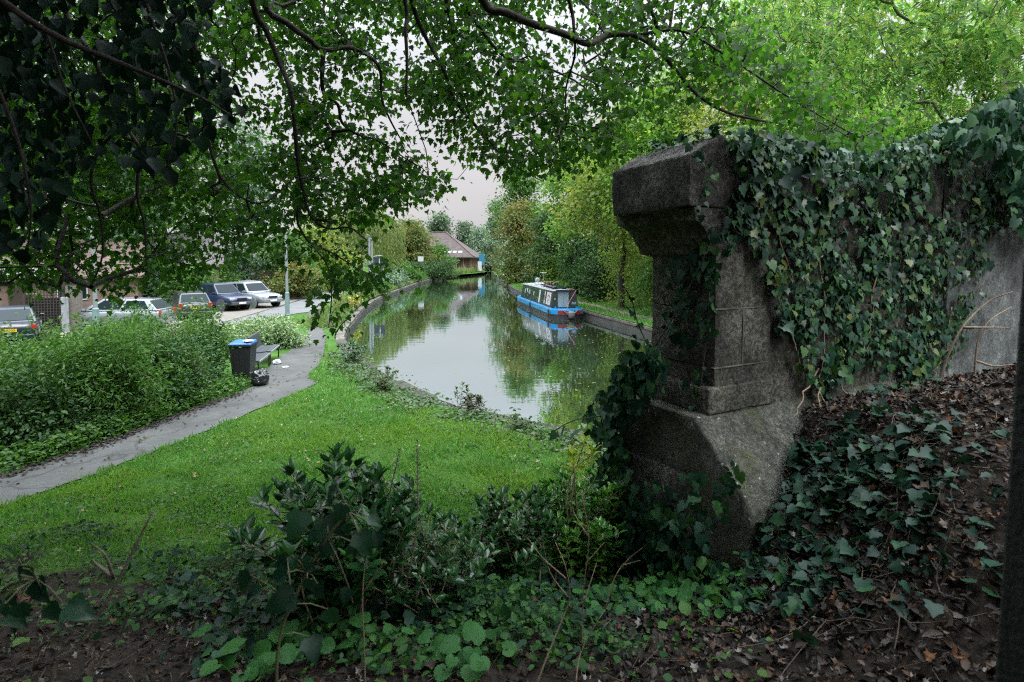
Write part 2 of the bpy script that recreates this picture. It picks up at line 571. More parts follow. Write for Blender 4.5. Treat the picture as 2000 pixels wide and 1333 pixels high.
def gz(x, y):
    x = np.asarray(x, float); y = np.asarray(y, float)
    t = np.clip((7.7 - y) / 6.7, 0, 1)
    base = .5 + 1.75 * (t - .12 * (1 - np.exp(-t * 8)) * (1 - t))
    b = np.interp(x, [.5, .9, 1.3, 1.57, 1.85, 2.05, 2.4, 3.5, 6, 9, 14], [0, .05, .17, .4, .74, 1.04, 1.4, 1.62, 2.0, 2.3, 2.6])
    v = (x - PC[0]) * PD[0] + (y - PC[1]) * PD[1]
    b = b * (.66 + .34 * sstep(2.0, 4.0, y))
    b = b * (1 - sstep(.7, 3.2, v))
    near = 1 - sstep(5, 9, y)
    und = (np.sin(x * 1.7 + y * .6) * np.sin(y * 1.9 - x * .4) * .04 + np.sin(x * 4.1 + 1) * np.sin(y * 3.7) * .018) * near
    lawn = .1 * np.exp(-((x + 1.5) / 2.5) ** 2 - ((y - 10.5) / 2.5) ** 2)
    bank = sstep(2.5, 12, x - np.interp(y, [12, 20, 27.8, 36.7, 48, 61, 77, 98, 120, 150], [9.5, 8.2, 6.9, 4.8, 2.6, .6, -.7, -2.2, -3.5, -5.5])) * 1.6 * sstep(13, 22, y) * (1 - sstep(160, 260, y))
    return base + b + und + lawn + bank

def G(px, py):
    """photo pixel -> point on the ground"""
    px = np.asarray(px, float); py = np.asarray(py, float)
    z = np.full(px.shape, .5)
    for _ in range(12):
        Y = (CAM[2] - z) * FPX / np.maximum(py - HOR, 1)
        p = P(px, py, Y)
        z = .5 * z + .5 * gz(p[..., 0], p[..., 1])
    p[..., 2] = gz(p[..., 0], p[..., 1])
    return p

LB = [(-5.8, 150), (-7.8, 127), (-13, 109), (-13.9, 92), (-13.4, 74.7), (-12.6, 57), (-11.8, 47.6), (-10.8, 40), (-9.4, 32.5), (-8.5, 27.8), (-7.4, 23.6), (-5.2, 18.4), (-2.95, 14.6), (-1.85, 13.05), (-.76, 12.2), (.33, 11.4), (1.5, 10.55), (4, 9.7), (7, 10.0), (9.6, 11.0)]
RB = [(9.4, 13), (8.3, 20), (6.9, 27.8), (4.9, 36.7), (2.7, 48), (.7, 61), (-.7, 77), (-2.2, 98), (-3.5, 120), (-5.4, 149)]
CANAL = np.array(LB + RB)

def in_poly(x, y, poly):
    x = np.asarray(x); y = np.asarray(y)
    c = np.zeros(x.shape, bool)
    j = len(poly) - 1
    for i in range(len(poly)):
        xi, yi = poly[i]; xj, yj = poly[j]
        cond = ((yi > y) != (yj > y)) & (x < (xj - xi) * (y - yi) / (yj - yi + 1e-12) + xi)
        c ^= cond
        j = i
    return c

def resample(pts, step):
    p = np.asarray(pts, float)
    s, _ = smooth_path(np.column_stack([p, np.zeros(len(p))]) if p.shape[1] == 2 else p, np.zeros(len(p)), 8)
    s = s[:, :p.shape[1]]
    d = np.concatenate([[0], np.cumsum(np.linalg.norm(np.diff(s, axis=0), axis=1))])
    n = max(2, int(d[-1] / step) + 1)
    q = np.linspace(0, d[-1], n)
    return np.column_stack([np.interp(q, d, s[:, k]) for k in range(s.shape[1])])

LBs = resample(LB, 1.0)
RBs = resample(RB, 1.2)
CANAL_S = np.vstack([LBs, RBs])

def make_ground():
    from mathutils.geometry import delaunay_2d_cdt
    pts = []
    for (x0, x1, y0, y1, st) in [(-11, 9, -4, 8, .28), (-13, 10, 8, 19, .6), (-50, 40, 19, 70, 3.0), (-90, 70, 70, 180, 9), (-60, 60, -40, 0, 5), (-900, 900, -200, 1200, 75)]:
        gx, gy = np.meshgrid(np.arange(x0, x1, st), np.arange(y0, y1, st))
        g = np.column_stack([gx.ravel(), gy.ravel()])
        if st < 2:
            g = g + rng.uniform(-.25, .25, g.shape) * st
        if st == 75:
            g = g[~((np.abs(g[:, 0]) < 60) & (g[:, 1] > -30) & (g[:, 1] < 175))]
        pts.append(g)
    pts = np.vstack(pts)
    loop = CANAL_S
    k = len(loop)
    allp = np.vstack([loop, pts])
    vs, es, fs, *_ = delaunay_2d_cdt([Vector(p) for p in allp], [(i, (i + 1) % k) for i in range(k)], [], 0, 1e-4)
    V = np.array([tuple(v) for v in vs])
    F = np.array([f for f in fs if len(f) == 3])
    c = V[F].mean(1)
    F = F[~in_poly(c[:, 0], c[:, 1], CANAL_S)]
    Z = gz(V[:, 0], V[:, 1])
    me = mesh_np('ground', np.column_stack([V, Z]), [F], smooth=True)
    # how bare the woodland floor is (leaf mould under the trees, turf beyond)
    x, y = V[:, 0], V[:, 1]
    vv = (x - PC[0]) * PD[0] + (y - PC[1]) * PD[1]
    edge = 5.6 + .35 * np.sin(x * 2.3) + .3 * np.sin(x * 5.1 + 2) - .35 * (x < -3) + np.clip(x - .2, 0, 1) * 1.2
    soil = 1 - sstep(-.8, .5, y - edge)
    soil = np.maximum(soil, sstep(.3, 1.0, x) * (vv < 1.2) * (y < 9))
    soil = np.maximum(soil, .6 * (y > 19) * (x < -18) * (y < 60))
    # damp weedy strip along the water
    a = me.attributes.new('soil', 'FLOAT', 'POINT')
    a.data.foreach_set('value', soil.astype(np.float32))
    return me

m, nt, out = new_mat('ground')
t = N(nt, 'ShaderNodeTexCoord').outputs['Object']
gr, _ = ramp_noise(nt, t, 1.6, [(.3, (.03, .085, .012)), (.55, (.05, .13, .015)), (.75, (.075, .15, .02))], 8)
gr2, _ = ramp_noise(nt, t, 45, [(.35, (.45, .45, .45)), (.7, (1.3, 1.3, 1.2))], 6, .7)
gr = mixc(nt, gr, gr2, 1.0, 'MULTIPLY')
so, _ = ramp_noise(nt, t, 14, [(.3, (.010, .007, .005)), (.5, (.02, .015, .011)), (.72, (.045, .032, .022))], 10, .75)
at = N(nt, 'ShaderNodeAttribute', attribute_name='soil')
nb = N(nt, 'ShaderNodeTexNoise'); nb.inputs['Scale'].default_value = 3.5; nb.inputs['Detail'].default_value = 6
nt.links.new(t, nb.inputs['Vector'])
ma = N(nt, 'ShaderNodeMath', operation='ADD'); nt.links.new(at.outputs['Fac'], ma.inputs[0]); nt.links.new(nb.outputs['Fac'], ma.inputs[1])
mrr = N(nt, 'ShaderNodeMapRange'); mrr.inputs['From Min'].default_value = .85; mrr.inputs['From Max'].default_value = 1.1
nt.links.new(ma.outputs[0], mrr.inputs['Value'])
b = N(nt, 'ShaderNodeBsdfPrincipled'); b.inputs['Roughness'].default_value = .95; b.inputs['Specular IOR Level'].default_value = .2
nt.links.new(mixc(nt, gr, so, mrr.outputs[0]), b.inputs['Base Color'])
bp = N(nt, 'ShaderNodeBump'); bp.inputs['Strength'].default_value = .8; bp.inputs['Distance'].default_value = .04
nn = N(nt, 'ShaderNodeTexNoise'); nn.inputs['Scale'].default_value = 22; nn.inputs['Detail'].default_value = 8
nt.links.new(t, nn.inputs['Vector']); nt.links.new(nn.outputs['Fac'], bp.inputs['Height']); nt.links.new(bp.outputs[0], b.inputs['Normal'])
nt.links.new(b.outputs[0], out.inputs[0])
M_GROUND = m
tag(link('ground', make_ground(), None, M_GROUND), kind='structure')

# ---- water
m, nt, out = new_mat('canal_water')
t = N(nt, 'ShaderNodeTexCoord').outputs['Object']
wc, _ = ramp_noise(nt, t, .35, [(.3, (.022, .03, .014)), (.7, (.036, .044, .02))])
df = N(nt, 'ShaderNodeBsdfDiffuse'); nt.links.new(wc, df.inputs['Color'])
gl = N(nt, 'ShaderNodeBsdfGlossy'); gl.inputs['Roughness'].default_value = .015; gl.inputs['Color'].default_value = (.84, .96, 1.0, 1)
mpp = N(nt, 'ShaderNodeMapping'); mpp.inputs['Scale'].default_value = (.9, 2.2, 1); nt.links.new(t, mpp.inputs['Vector'])
wn1 = N(nt, 'ShaderNodeTexNoise'); wn1.inputs['Scale'].default_value = .9; wn1.inputs['Detail'].default_value = 3
nt.links.new(mpp.outputs[0], wn1.inputs['Vector'])
bp = N(nt, 'ShaderNodeBump'); bp.inputs['Strength'].default_value = .03; bp.inputs['Distance'].default_value = .1
nt.links.new(wn1.outputs['Fac'], bp.inputs['Height']); nt.links.new(bp.outputs[0], gl.inputs['Normal'])
lw = N(nt, 'ShaderNodeFresnel'); lw.inputs['IOR'].default_value = 1.6
ms = N(nt, 'ShaderNodeMixShader')
wm = N(nt, 'ShaderNodeMapRange'); wm.inputs['To Min'].default_value = .7; wm.inputs['To Max'].default_value = 1.0
nt.links.new(lw.outputs[0], wm.inputs['Value']); nt.links.new(wm.outputs[0], ms.inputs['Fac']); nt.links.new(df.outputs[0], ms.inputs[1]); nt.links.new(gl.outputs[0], ms.inputs[2])
nt.links.new(ms.outputs[0], out.inputs[0])
M_WATER = m
w = MB(); w.add([(-60, 5, 0), (40, 5, 0), (40, 170, 0), (-60, 170, 0)], [(0, 1, 2, 3)])
tag(w.build('water', M_WATER), kind='structure')

# ---- draped strips: path, road, drive
def drape(name, left, right, mat, lift=.02, step=.5, cross=6, kind='structure'):
    a = resample(left, .1); c = resample(right, .1)
    n = max(6, int(max(len(a), len(c)) * .1 / step))
    s = np.linspace(0, 1, n)
    A = np.column_stack([np.interp(s, np.linspace(0, 1, len(a)), a[:, k]) for k in (0, 1)])
    B = np.column_stack([np.interp(s, np.linspace(0, 1, len(c)), c[:, k]) for k in (0, 1)])
    w = np.linspace(0, 1, cross)
    XY = A[:, None] * (1 - w)[None, :, None] + B[:, None] * w[None, :, None]
    jit = (rng.normal(0, .035, (n, 1)), rng.normal(0, .035, (n, 1)))
    XY[:, 0] += jit[0]; XY[:, -1] += jit[1]
    Z = gz(XY[..., 0], XY[..., 1]) + lift
    V = np.concatenate([XY, Z[..., None]], -1).reshape(-1, 3)
    i, j = np.meshgrid(np.arange(n - 1), np.arange(cross - 1), indexing='ij')
    k = (i * cross + j).ravel()
    F = np.column_stack([k, k + 1, k + cross + 1, k + cross])
    me = mesh_np(name, V, [F], smooth=True)
    o = link(name, me, None, mat)
    return tag(o, kind=kind)

def gpx(l):
    a = np.array(l, float)
    return G(a[:, 0], a[:, 1])[:, :2]

def tarmac(name, c0, c1, moss=True, cracks=True):
    m, nt, out = new_mat(name)
    t = N(nt, 'ShaderNodeTexCoord').outputs['Object']
    c, _ = ramp_noise(nt, t, .9, [(.3, c0), (.7, c1)], 8, .65)
    sp, f = ramp_noise(nt, t, 34, [(.35, (.5, .5, .5)), (.7, (1.6, 1.58, 1.52))], 8, .85)
    c = mixc(nt, c, sp, 1.0, 'MULTIPLY')
    if moss:
        mo, _ = ramp_noise(nt, t, 2.4, [(.56, (0, 0, 0)), (.7, (1, 1, 1))], 8, .7)
        c = mixc(nt, c, (.055, .065, .025), mixc(nt, (0, 0, 0), mo, .7))
    if cracks:
        vo = N(nt, 'ShaderNodeTexVoronoi', feature='DISTANCE_TO_EDGE'); vo.inputs['Scale'].default_value = .4
        wv = N(nt, 'ShaderNodeTexNoise'); wv.inputs['Scale'].default_value = 2.5
        nt.links.new(t, wv.inputs['Vector'])
        va = N(nt, 'ShaderNodeVectorMath', operation='MULTIPLY_ADD'); va.inputs[1].default_value = (.5, .5, .5)
        nt.links.new(wv.outputs['Color'], va.inputs[0]); nt.links.new(t, va.inputs[2]); nt.links.new(va.outputs[0], vo.inputs['Vector'])
        mm = N(nt, 'ShaderNodeMapRange'); mm.inputs['From Max'].default_value = .014; mm.inputs['To Min'].default_value = .8; mm.inputs['To Max'].default_value = 0
        nt.links.new(vo.outputs['Distance'], mm.inputs['Value'])
        c = mixc(nt, c, (.02, .02, .015), mm.outputs[0])
    b = N(nt, 'ShaderNodeBsdfPrincipled'); b.inputs['Roughness'].default_value = .85
    nt.links.new(c, b.inputs['Base Color'])
    bp = N(nt, 'ShaderNodeBump'); bp.inputs['Strength'].default_value = .4; bp.inputs['Distance'].default_value = .01
    nt.links.new(f, bp.inputs['Height']); nt.links.new(bp.outputs[0], b.inputs['Normal'])
    nt.links.new(b.outputs[0], out.inputs[0])
    return m
M_PATH = tarmac('worn_tarmac', (.034, .035, .034), (.088, .09, .088))
M_ROAD = tarmac('road_tarmac', (.105, .108, .115), (.145, .148, .155), False)
M_DRIVE = tarmac('driveway_paving', (.13, .12, .105), (.185, .17, .15), False, False)
M_DIRT = tarmac('trodden_earth', (.085, .07, .058), (.14, .118, .1), True, False)

PATH_L = [(-150, 990), (0, 942), (200, 872), (380, 803), (470, 770), (505, 752), (518, 728), (545, 702), (585, 672), (603, 648), (602, 625), (598, 613)]
PATH_R = [(-150, 1062), (0, 1005), (200, 930), (400, 850), (560, 780), (618, 752), (600, 738), (622, 716), (634, 685), (633, 650), (624, 622), (616, 610)]
drape('footpath', gpx(PATH_L), gpx(PATH_R), M_PATH, .022, .3, 7)
RD_N = [(250, 700), (430, 652), (560, 618), (612, 608), (640, 594), (668, 574), (705, 556), (745, 546)]
RD_F = [(200, 690), (430, 634), (520, 608), (600, 583), (632, 567), (655, 556), (690, 546), (725, 540)]
drape('road', gpx(RD_F), gpx(RD_N), M_ROAD, .03, 1.0, 6)
drape('driveway', gpx([(60, 640), (300, 614), (420, 596), (520, 580), (596, 572)]), gpx([(200, 690), (430, 634.5), (520, 608.5), (575, 590), (600, 583.4)]), M_DRIVE, .02, 1.0, 6)

# ---- dark gutter line between road and drives
mb = MB()
gl_ = gpx([(200, 689), (430, 633.4), (520, 607.4), (600, 582.4)])
g2 = resample(gl_, 1.0)
mb.tube(np.column_stack([g2, gz(g2[:, 0], g2[:, 1]) + .02]), .045, 4)
tag(mb.build('kerb', plain('gutter_stone', (.05, .05, .05), .9)), kind='structure')

# towpath on the right bank and its grass
tw = np.array(RBs)
def offset(pts, d):
    t = norm(np.gradient(pts, axis=0))
    return pts + d * np.column_stack([t[:, 1], -t[:, 0]])
drape('towpath', offset(tw, 1.1), offset(tw, 1.95), M_DIRT, .03, 1.2, 4)

# ---- canal walls
def strip_wall(name, pts, width, z0, z1, side, mat, parent=None, jitter=.0, gap=0.0, over=0.0, step=None):
    """one block per step along the line, from the water edge inland"""
    mb = MB()
    p = resample(pts, step or 1.2)
    for i in range(len(p) - 1):
        a, c = p[i], p[i + 1]
        t = norm(c - a); n = np.array([t[1], -t[0]]) * side
        a2 = a + t * gap; c2 = c - t * gap
        j = rng.normal(0, jitter) if jitter else 0
        jz = rng.normal(0, jitter * .5) if jitter else 0
        q = [a2 - n * (over - j), c2 - n * (over - j), c2 + n * (width + j), a2 + n * (width + j)]
        mb.hexa([(*k, z0) for k in q], [(*k, z1 + jz) for k in q])
    return mb.build(name, mat, parent, bevel=.02 if gap else 0)

M_WALLSTONE = stone_mat('canal_stone', (.11, .105, .095), (.05, .048, .042), (.35, .36, .33), .7, moss=(.04, .06, .015))
M_COPING = stone_mat('coping_stone', (.19, .18, .16), (.13, .12, .105), (.45, .46, .43), .5, moss=(.06, .08, .02))
M_BRICKDARK = brick_mat('towpath_brick', (.055, .048, .042), (.085, .072, .062), (.04, .038, .035), 1, .4, .12)
lw_pts = [p for p in LB if 23 < p[1] < 112]
cw = empty('canal_wall', (*lw_pts[-1], 0), 0, 'curving stone canal wall with pale coping on the far side of the lawn', 'canal wall')
o = strip_wall('wall_body', lw_pts, .4, -.6, .28, -1, M_WALLSTONE)
def adopt(o, root):
    o.parent = root
    o.matrix_parent_inverse = Matrix.LocRotScale(root.location, root.rotation_euler, None).inverted()
    return o
adopt(o, cw)
adopt(strip_wall('coping', lw_pts, .34, .26, .4, -1, M_COPING, None, .012, .008, .04, 1.5), cw)
nb_pts = [p for p in LB if p[1] <= 23.7]
ne = empty('bank_edging', (*nb_pts[2], 0), 0, 'weathered stone edging below the lawn, mostly hidden by weeds', 'canal wall')
adopt(strip_wall('edging_wall', nb_pts, .35, -.6, .3, -1, M_WALLSTONE), ne)
adopt(strip_wall('edging_slab', nb_pts, .5, .3, .46, -1, M_WALLSTONE, None, .05, .02, .04, 1.1), ne)
tww = empty('towpath_wall', (*RB[2], 0), 0, 'low brick wall with stone coping holding up the towpath by the narrowboat', 'canal wall')
adopt(strip_wall('wall_body', RB, .3, -.6, .3, 1, M_BRICKDARK), tww)
adopt(strip_wall('coping', RB, .45, .3, .46, 1, M_COPING, None, .012, .008, .05, 1.1), tww)

# ================================================================== PIER AND PARAPET WALL
M_PIER = stone_mat('pier_stone', (.25, .245, .22), (.05, .049, .043), (.55, .56, .55), .9, .7, moss=(.045, .06, .025))
M_CAP = stone_mat('cap_stone', (.2, .195, .178), (.05, .047, .044), (.5, .5, .5), 1.0, .75)
M_RENDER = stone_mat('weathered_render', (.165, .172, .15), (.06, .064, .055), (.55, .57, .55), .8, .66, moss=(.09, .1, .045))
M_PANEL = stone_mat('pale_wall_render', (.22, .24, .24), (.11, .12, .12), (.5, .5, .5), .6, .8)

def W(u, v, z):
    q = PC + PR * u + PD * v
    return (q[0], q[1], z)

def rough_build(mb, name, mats, parent, cut=.07, amp=.012, bevel=.015, seed=0):
    """subdivide and weather a stone mesh"""
    me = bpy.data.meshes.new(name)
    me.from_pydata(mb.v, [], mb.f)
    bm = bmesh.new(); bm.from_mesh(me)
    bmesh.ops.recalc_face_normals(bm, faces=bm.faces)
    if bevel:
        es = [e for e in bm.edges if len(e.link_faces) == 2 and e.calc_face_angle(0) > R(18)]
        bmesh.ops.bevel(bm, geom=es, offset=bevel, segments=2, affect='EDGES', profile=.6)
    for _ in range(6):
        es = [e for e in bm.edges if e.calc_length() > cut * 1.6]
        if not es: break
        bmesh.ops.subdivide_edges(bm, edges=es, cuts=1, use_grid_fill=True)
        if len(bm.verts) > 40000: break
    bm.normal_update()
    s = Vector((seed * 3.1, seed * 1.7, 0))
    for v in bm.verts:
        n = mnoise.fractal(v.co * 3.0 + s, .9, 2.0, 4) * amp + mnoise.noise(v.co * 22 + s) * amp * .35
        k = mnoise.noise(v.co * 7 + s)
        if k < -.45: n -= amp * 1.2 * (-.45 - k) * 4
        v.co += v.normal * n
    bmesh.ops.triangulate(bm, faces=[f for f in bm.faces if len(f.verts) > 4])
    bm.to_mesh(me); bm.free()
    me.polygons.foreach_set('use_smooth', np.ones(len(me.polygons), bool))
    o = link(name, me, None, mats)
    return adopt(o, parent)

def blockW(mb, u0, u1, v0, v1, z0, z1):
    mb.hexa([W(u0, v0, z0), W(u1, v0, z0), W(u1, v1, z0), W(u0, v1, z0)], [W(u0, v0, z1), W(u1, v0, z1), W(u1, v1, z1), W(u0, v1, z1)])

pier = empty('stone_pier', W(.15, .33, 1.2), 0, 'massive weathered stone pier with projecting gabled cap at the end of the ivy covered wall', 'stone pier')
# shaft in courses
courses = [(1.0, 3.05), (3.05, 3.505), (3.505, 3.98)]
for i, (a, c) in enumerate([(2.6, 3.076), (3.078, 3.516), (3.518, 3.955)]):
    mb = MB(); blockW(mb, -.002 * i, .62, 0, .67, a, c)
    rough_build(mb, 'shaft_course', M_PIER, pier, .07, .007, .004, i)
# pale mortar in the joints of the shaft
mb = MB()
for z in (3.077, 3.517): mb.hexa([W(-.012, -.0045, z - .0045), W(.6, -.0045, z - .0045), W(.6, .03, z - .0045), W(-.012, .03, z - .0045)], [W(-.012, -.0045, z + .0045), W(.6, -.0045, z + .0045), W(.6, .03, z + .0045), W(-.012, .03, z + .0045)])
for u, za, zb_ in ((.3, 3.08, 3.51),): mb.hexa([W(u - .004, -.0042, za), W(u + .004, -.0042, za), W(u + .004, .03, za), W(u - .004, .03, za)], [W(u - .004, -.0042, zb_), W(u + .004, -.0042, zb_), W(u + .004, .03, zb_), W(u - .004, .03, zb_)])
adopt(mb.build('mortar_joint', plain('lime_mortar', (.1, .098, .088), .95, var=.7, scale=9), None), pier)
# step under the shaft
mb = MB(); blockW(mb, -.075, .66, -.012, .7, 2.735, 2.93)
rough_build(mb, 'shaft_base', M_PIER, pier, .07, .01, .01, 7)
# cornice: moulded profile on the left face, cut flush on the camera face
prof = [(.02, 3.9), (-.035, 3.93), (-.05, 3.985), (-.075, 4.01), (-.1, 4.075), (-.145, 4.13), (-.2, 4.165), (-.225, 4.17), (-.235, 4.262), (.62, 4.262), (.62, 3.9)]
mb = MB()
n = len(prof)
Va = [W(u, .003, z) for u, z in prof]; Vb = [W(u, .70 + (.08 if u < 0 else 0) + max(0, -u) * .35, z) for u, z in prof]
mb.add(Va + Vb, [tuple(range(n)), tuple(range(n, 2 * n))[::-1]] + [(i, (i + 1) % n, n + (i + 1) % n, n + i) for i in range(n)])
rough_build(mb, 'cornice', M_PIER, pier, .08, .006, .004, 3)
# cap with a gable towards the camera
gp = [(-.3, 4.262), (.36, 4.262), (.40, 4.60), (.03, 4.80), (-.305, 4.635)]
mb = MB()
n = len(gp)
Va = [W(u, -.012, z) for u, z in gp]; Vb = [W(u, .84, z - .015) for u, z in gp]
mb.add(Va + Vb, [tuple(range(n)), tuple(range(n, 2 * n))[::-1]] + [(i, (i + 1) % n, n + (i + 1) % n, n + i) for i in range(n)])
rough_build(mb, 'cap', M_CAP, pier, .06, .02, .018, 5)
# plinth: block with a weathered (sloping) front, running on under the wall
mb = MB()
def plinth(u0, u1, zt):
    pr = [(.85, .6), (.85, zt), (.005, zt), (-.44, zt - .49), (-.47, zt - .55), (-.47, .6)]
    Va = [W(u0 + (.05 if v < -.1 else 0), v, z) for v, z in pr]; Vb = [W(u1, v, z) for v, z in pr]
    k = len(pr)
    mb.add(Va + Vb, [tuple(range(k)), tuple(range(k, 2 * k))[::-1]] + [(i, (i + 1) % k, k + (i + 1) % k, k + i) for i in range(k)])
plinth(-.2, 2.6, 2.735)
rough_build(mb, 'plinth', M_RENDER, pier, .08, .014, .02, 11)
mb = MB(); blockW(mb, -.225, .1, .0, .9, .6, 2.28)
rough_build(mb, 'footing', M_PIER, pier, .09, .025, .03, 13)

wall = empty('parapet_wall', W(2.5, .3, 2.6), 0, 'long stone parapet wall under hanging ivy running right from the pier', 'wall')
mb = MB(); blockW(mb, .6, 8.0, .012, .55, .6, 4.29)
rough_build(mb, 'wall_body', M_PIER, wall, .12, .015, .01, 17)
# rising coping
mb = MB()
tops = [(.37, 4.76), (1.1, 4.72), (2.0, 4.70), (2.3, 4.76), (3.2, 5.08), (5.2, 5.72), (8, 6.1)]
for (ua, za), (ub, zb) in zip(tops[:-1], tops[1:]):
    def sec(u, z):
        return [W(u, -.03, 4.27), W(u, .62, 4.27), W(u, .62, z - .17), W(u, .3, z), W(u, -.03, z - .17)]
    A, B = sec(ua + .004, za), sec(ub - .004, zb)
    mb.add(A + B, [(0, 1, 2, 3, 4), (9, 8, 7, 6, 5)] + [(i, (i + 1) % 5, 5 + (i + 1) % 5, 5 + i) for i in range(5)])
rough_build(mb, 'coping', M_CAP, wall, .1, .02, .012, 19)
mb = MB(); blockW(mb, 3.35, 7.5, -.02, .05, 2.0, 4.22)
rough_build(mb, 'render_panel', M_PANEL, wall, .12, .012, .01, 23)

# ================================================================== TREES
def grow(root, root_r, attr, bf=.35, wander=.12, sag=0.0, rg=None, mids=1):
    """greedy minimum-path tree from root polyline nodes to attractor points.
    returns arrays A, B, ra, rb of tapering segments (trunk not included)"""
    rg = rg or rng
    nodes = [np.asarray(p, float) for p in root]
    plen = [0.0] * len(root)
    parent = [-1] * len(root)
    attr = np.asarray(attr, float)
    n = len(attr)
    best = np.full(n, 1e9); bi = np.zeros(n, int); done = np.zeros(n, bool)
    def relax(k):
        nonlocal best, bi
        d = np.linalg.norm(attr - nodes[k], axis=1)
        c = d + bf * plen[k]
        mk = (c < best) & ~done
        best = np.where(mk, c, best); bi = np.where(mk, k, bi)
    for k in range(len(nodes)):
        relax(k)
    for _ in range(n):
        i = int(np.argmin(np.where(done, 1e9, best)))
        k = int(bi[i]); a = nodes[k]; c = attr[i]
        L = np.linalg.norm(c - a)
        m_ = mids if L > .25 else 0
        prev = k
        for q in range(m_):
            tt = (q + 1) / (m_ + 1)
            mid = a + (c - a) * tt + rg.normal(0, wander * L, 3) * np.array([1, 1, .8])
            mid[2] -= sag * L * 4 * tt * (1 - tt)
            nodes.append(mid); parent.append(prev); plen.append(plen[prev] + np.linalg.norm(mid - nodes[prev]))
            prev = len(nodes) - 1
            relax(prev)
        nodes.append(c); parent.append(prev); plen.append(plen[prev] + np.linalg.norm(c - nodes[prev]))
        done[i] = True
        relax(len(nodes) - 1)
    cnt = np.zeros(len(nodes))
    order = np.argsort(-np.array(plen))
    isleaf = np.ones(len(nodes), bool)
    for k, p in enumerate(parent):
        if p >= 0: isleaf[p] = False
    for k in range(len(nodes) - 1, -1, -1):
        if isleaf[k]: cnt[k] += 1
        if parent[k] >= 0: cnt[parent[k]] += cnt[k]
    nodes = np.array(nodes); parent = np.array(parent)
    return nodes, parent, cnt

def limb_mesh(nodes, parent, cnt, r_tip, power=.42, rmax=1, sides=5, nroot=0):
    k = np.where(parent >= 0)[0]
    r = np.minimum(r_tip * np.maximum(cnt, 1) ** power, rmax)
    ra = np.minimum(r[parent[k]], r[k] * 1.5)
    return edges_tubes(nodes[parent[k]], nodes[k], ra, r[k], sides)

def leaf_cloud(centres, per, spread, size, tmpl, rg, droop=.35, flat=.6, up=.8, jit=.7, size_var=.3, outward=None):
    n = len(centres) * per
    c = np.repeat(centres, per, 0)
    off = rg.normal(0, 1, (n, 3)) * np.array([spread, spread, spread * flat])
    pos = c + off
    tip = norm(off + rg.normal(0, spread * .6, (n, 3)) + np.array([0, 0, -droop * spread * 2]))
    upv = np.tile(np.array([0, 0, up]), (n, 1))
    if outward is not None:
        upv = upv + outward
    x, y, z = leaf_frames(n, tip, upv, jit, rg)
    s = size * np.clip(rg.normal(1, size_var, n), .45, 1.7)
    return pos, x, y, z, s

def blob_points(blobs, n, rg, shell=.55):
    """points through ellipsoids (cx,cy,cz,rx,ry,rz), denser near the outside"""
    vol = np.array([b[3] * b[4] * b[5] for b in blobs]) ** .75
    k = rg.choice(len(blobs), n, p=vol / vol.sum())
    d = norm(rg.normal(0, 1, (n, 3)))
    r = rg.uniform(shell ** 3, 1, n) ** (1 / 3)
    B = np.array(blobs)[k]
    return B[:, :3] + d * r[:, None] * B[:, 3:6]

def crown_blobs(x, y, zlo, ztop, r, rg, n=9, lean=(0, 0)):
    out = []
    h = ztop - zlo
    for i in range(n):
        t = (i + .5) / n
        rr = r * (math.sin(PI * min(.97, .18 + .8 * t)) ** .7)
        a = rg.uniform(0, 2 * PI)
        br = r * rg.uniform(.38, .6)
        d = max(0, rr - br) * rg.uniform(.6, 1.1)
        out.append((x + math.cos(a) * d + lean[0] * t, y + math.sin(a) * d + lean[1] * t, zlo + h * t * .86 + .08 * h * rg.uniform(-1, 1), br, br, min(br * .85, h * .3)))
    out.append((x + lean[0], y + lean[1], ztop - r * .45, r * .4, r * .4, r * .45))
    return out

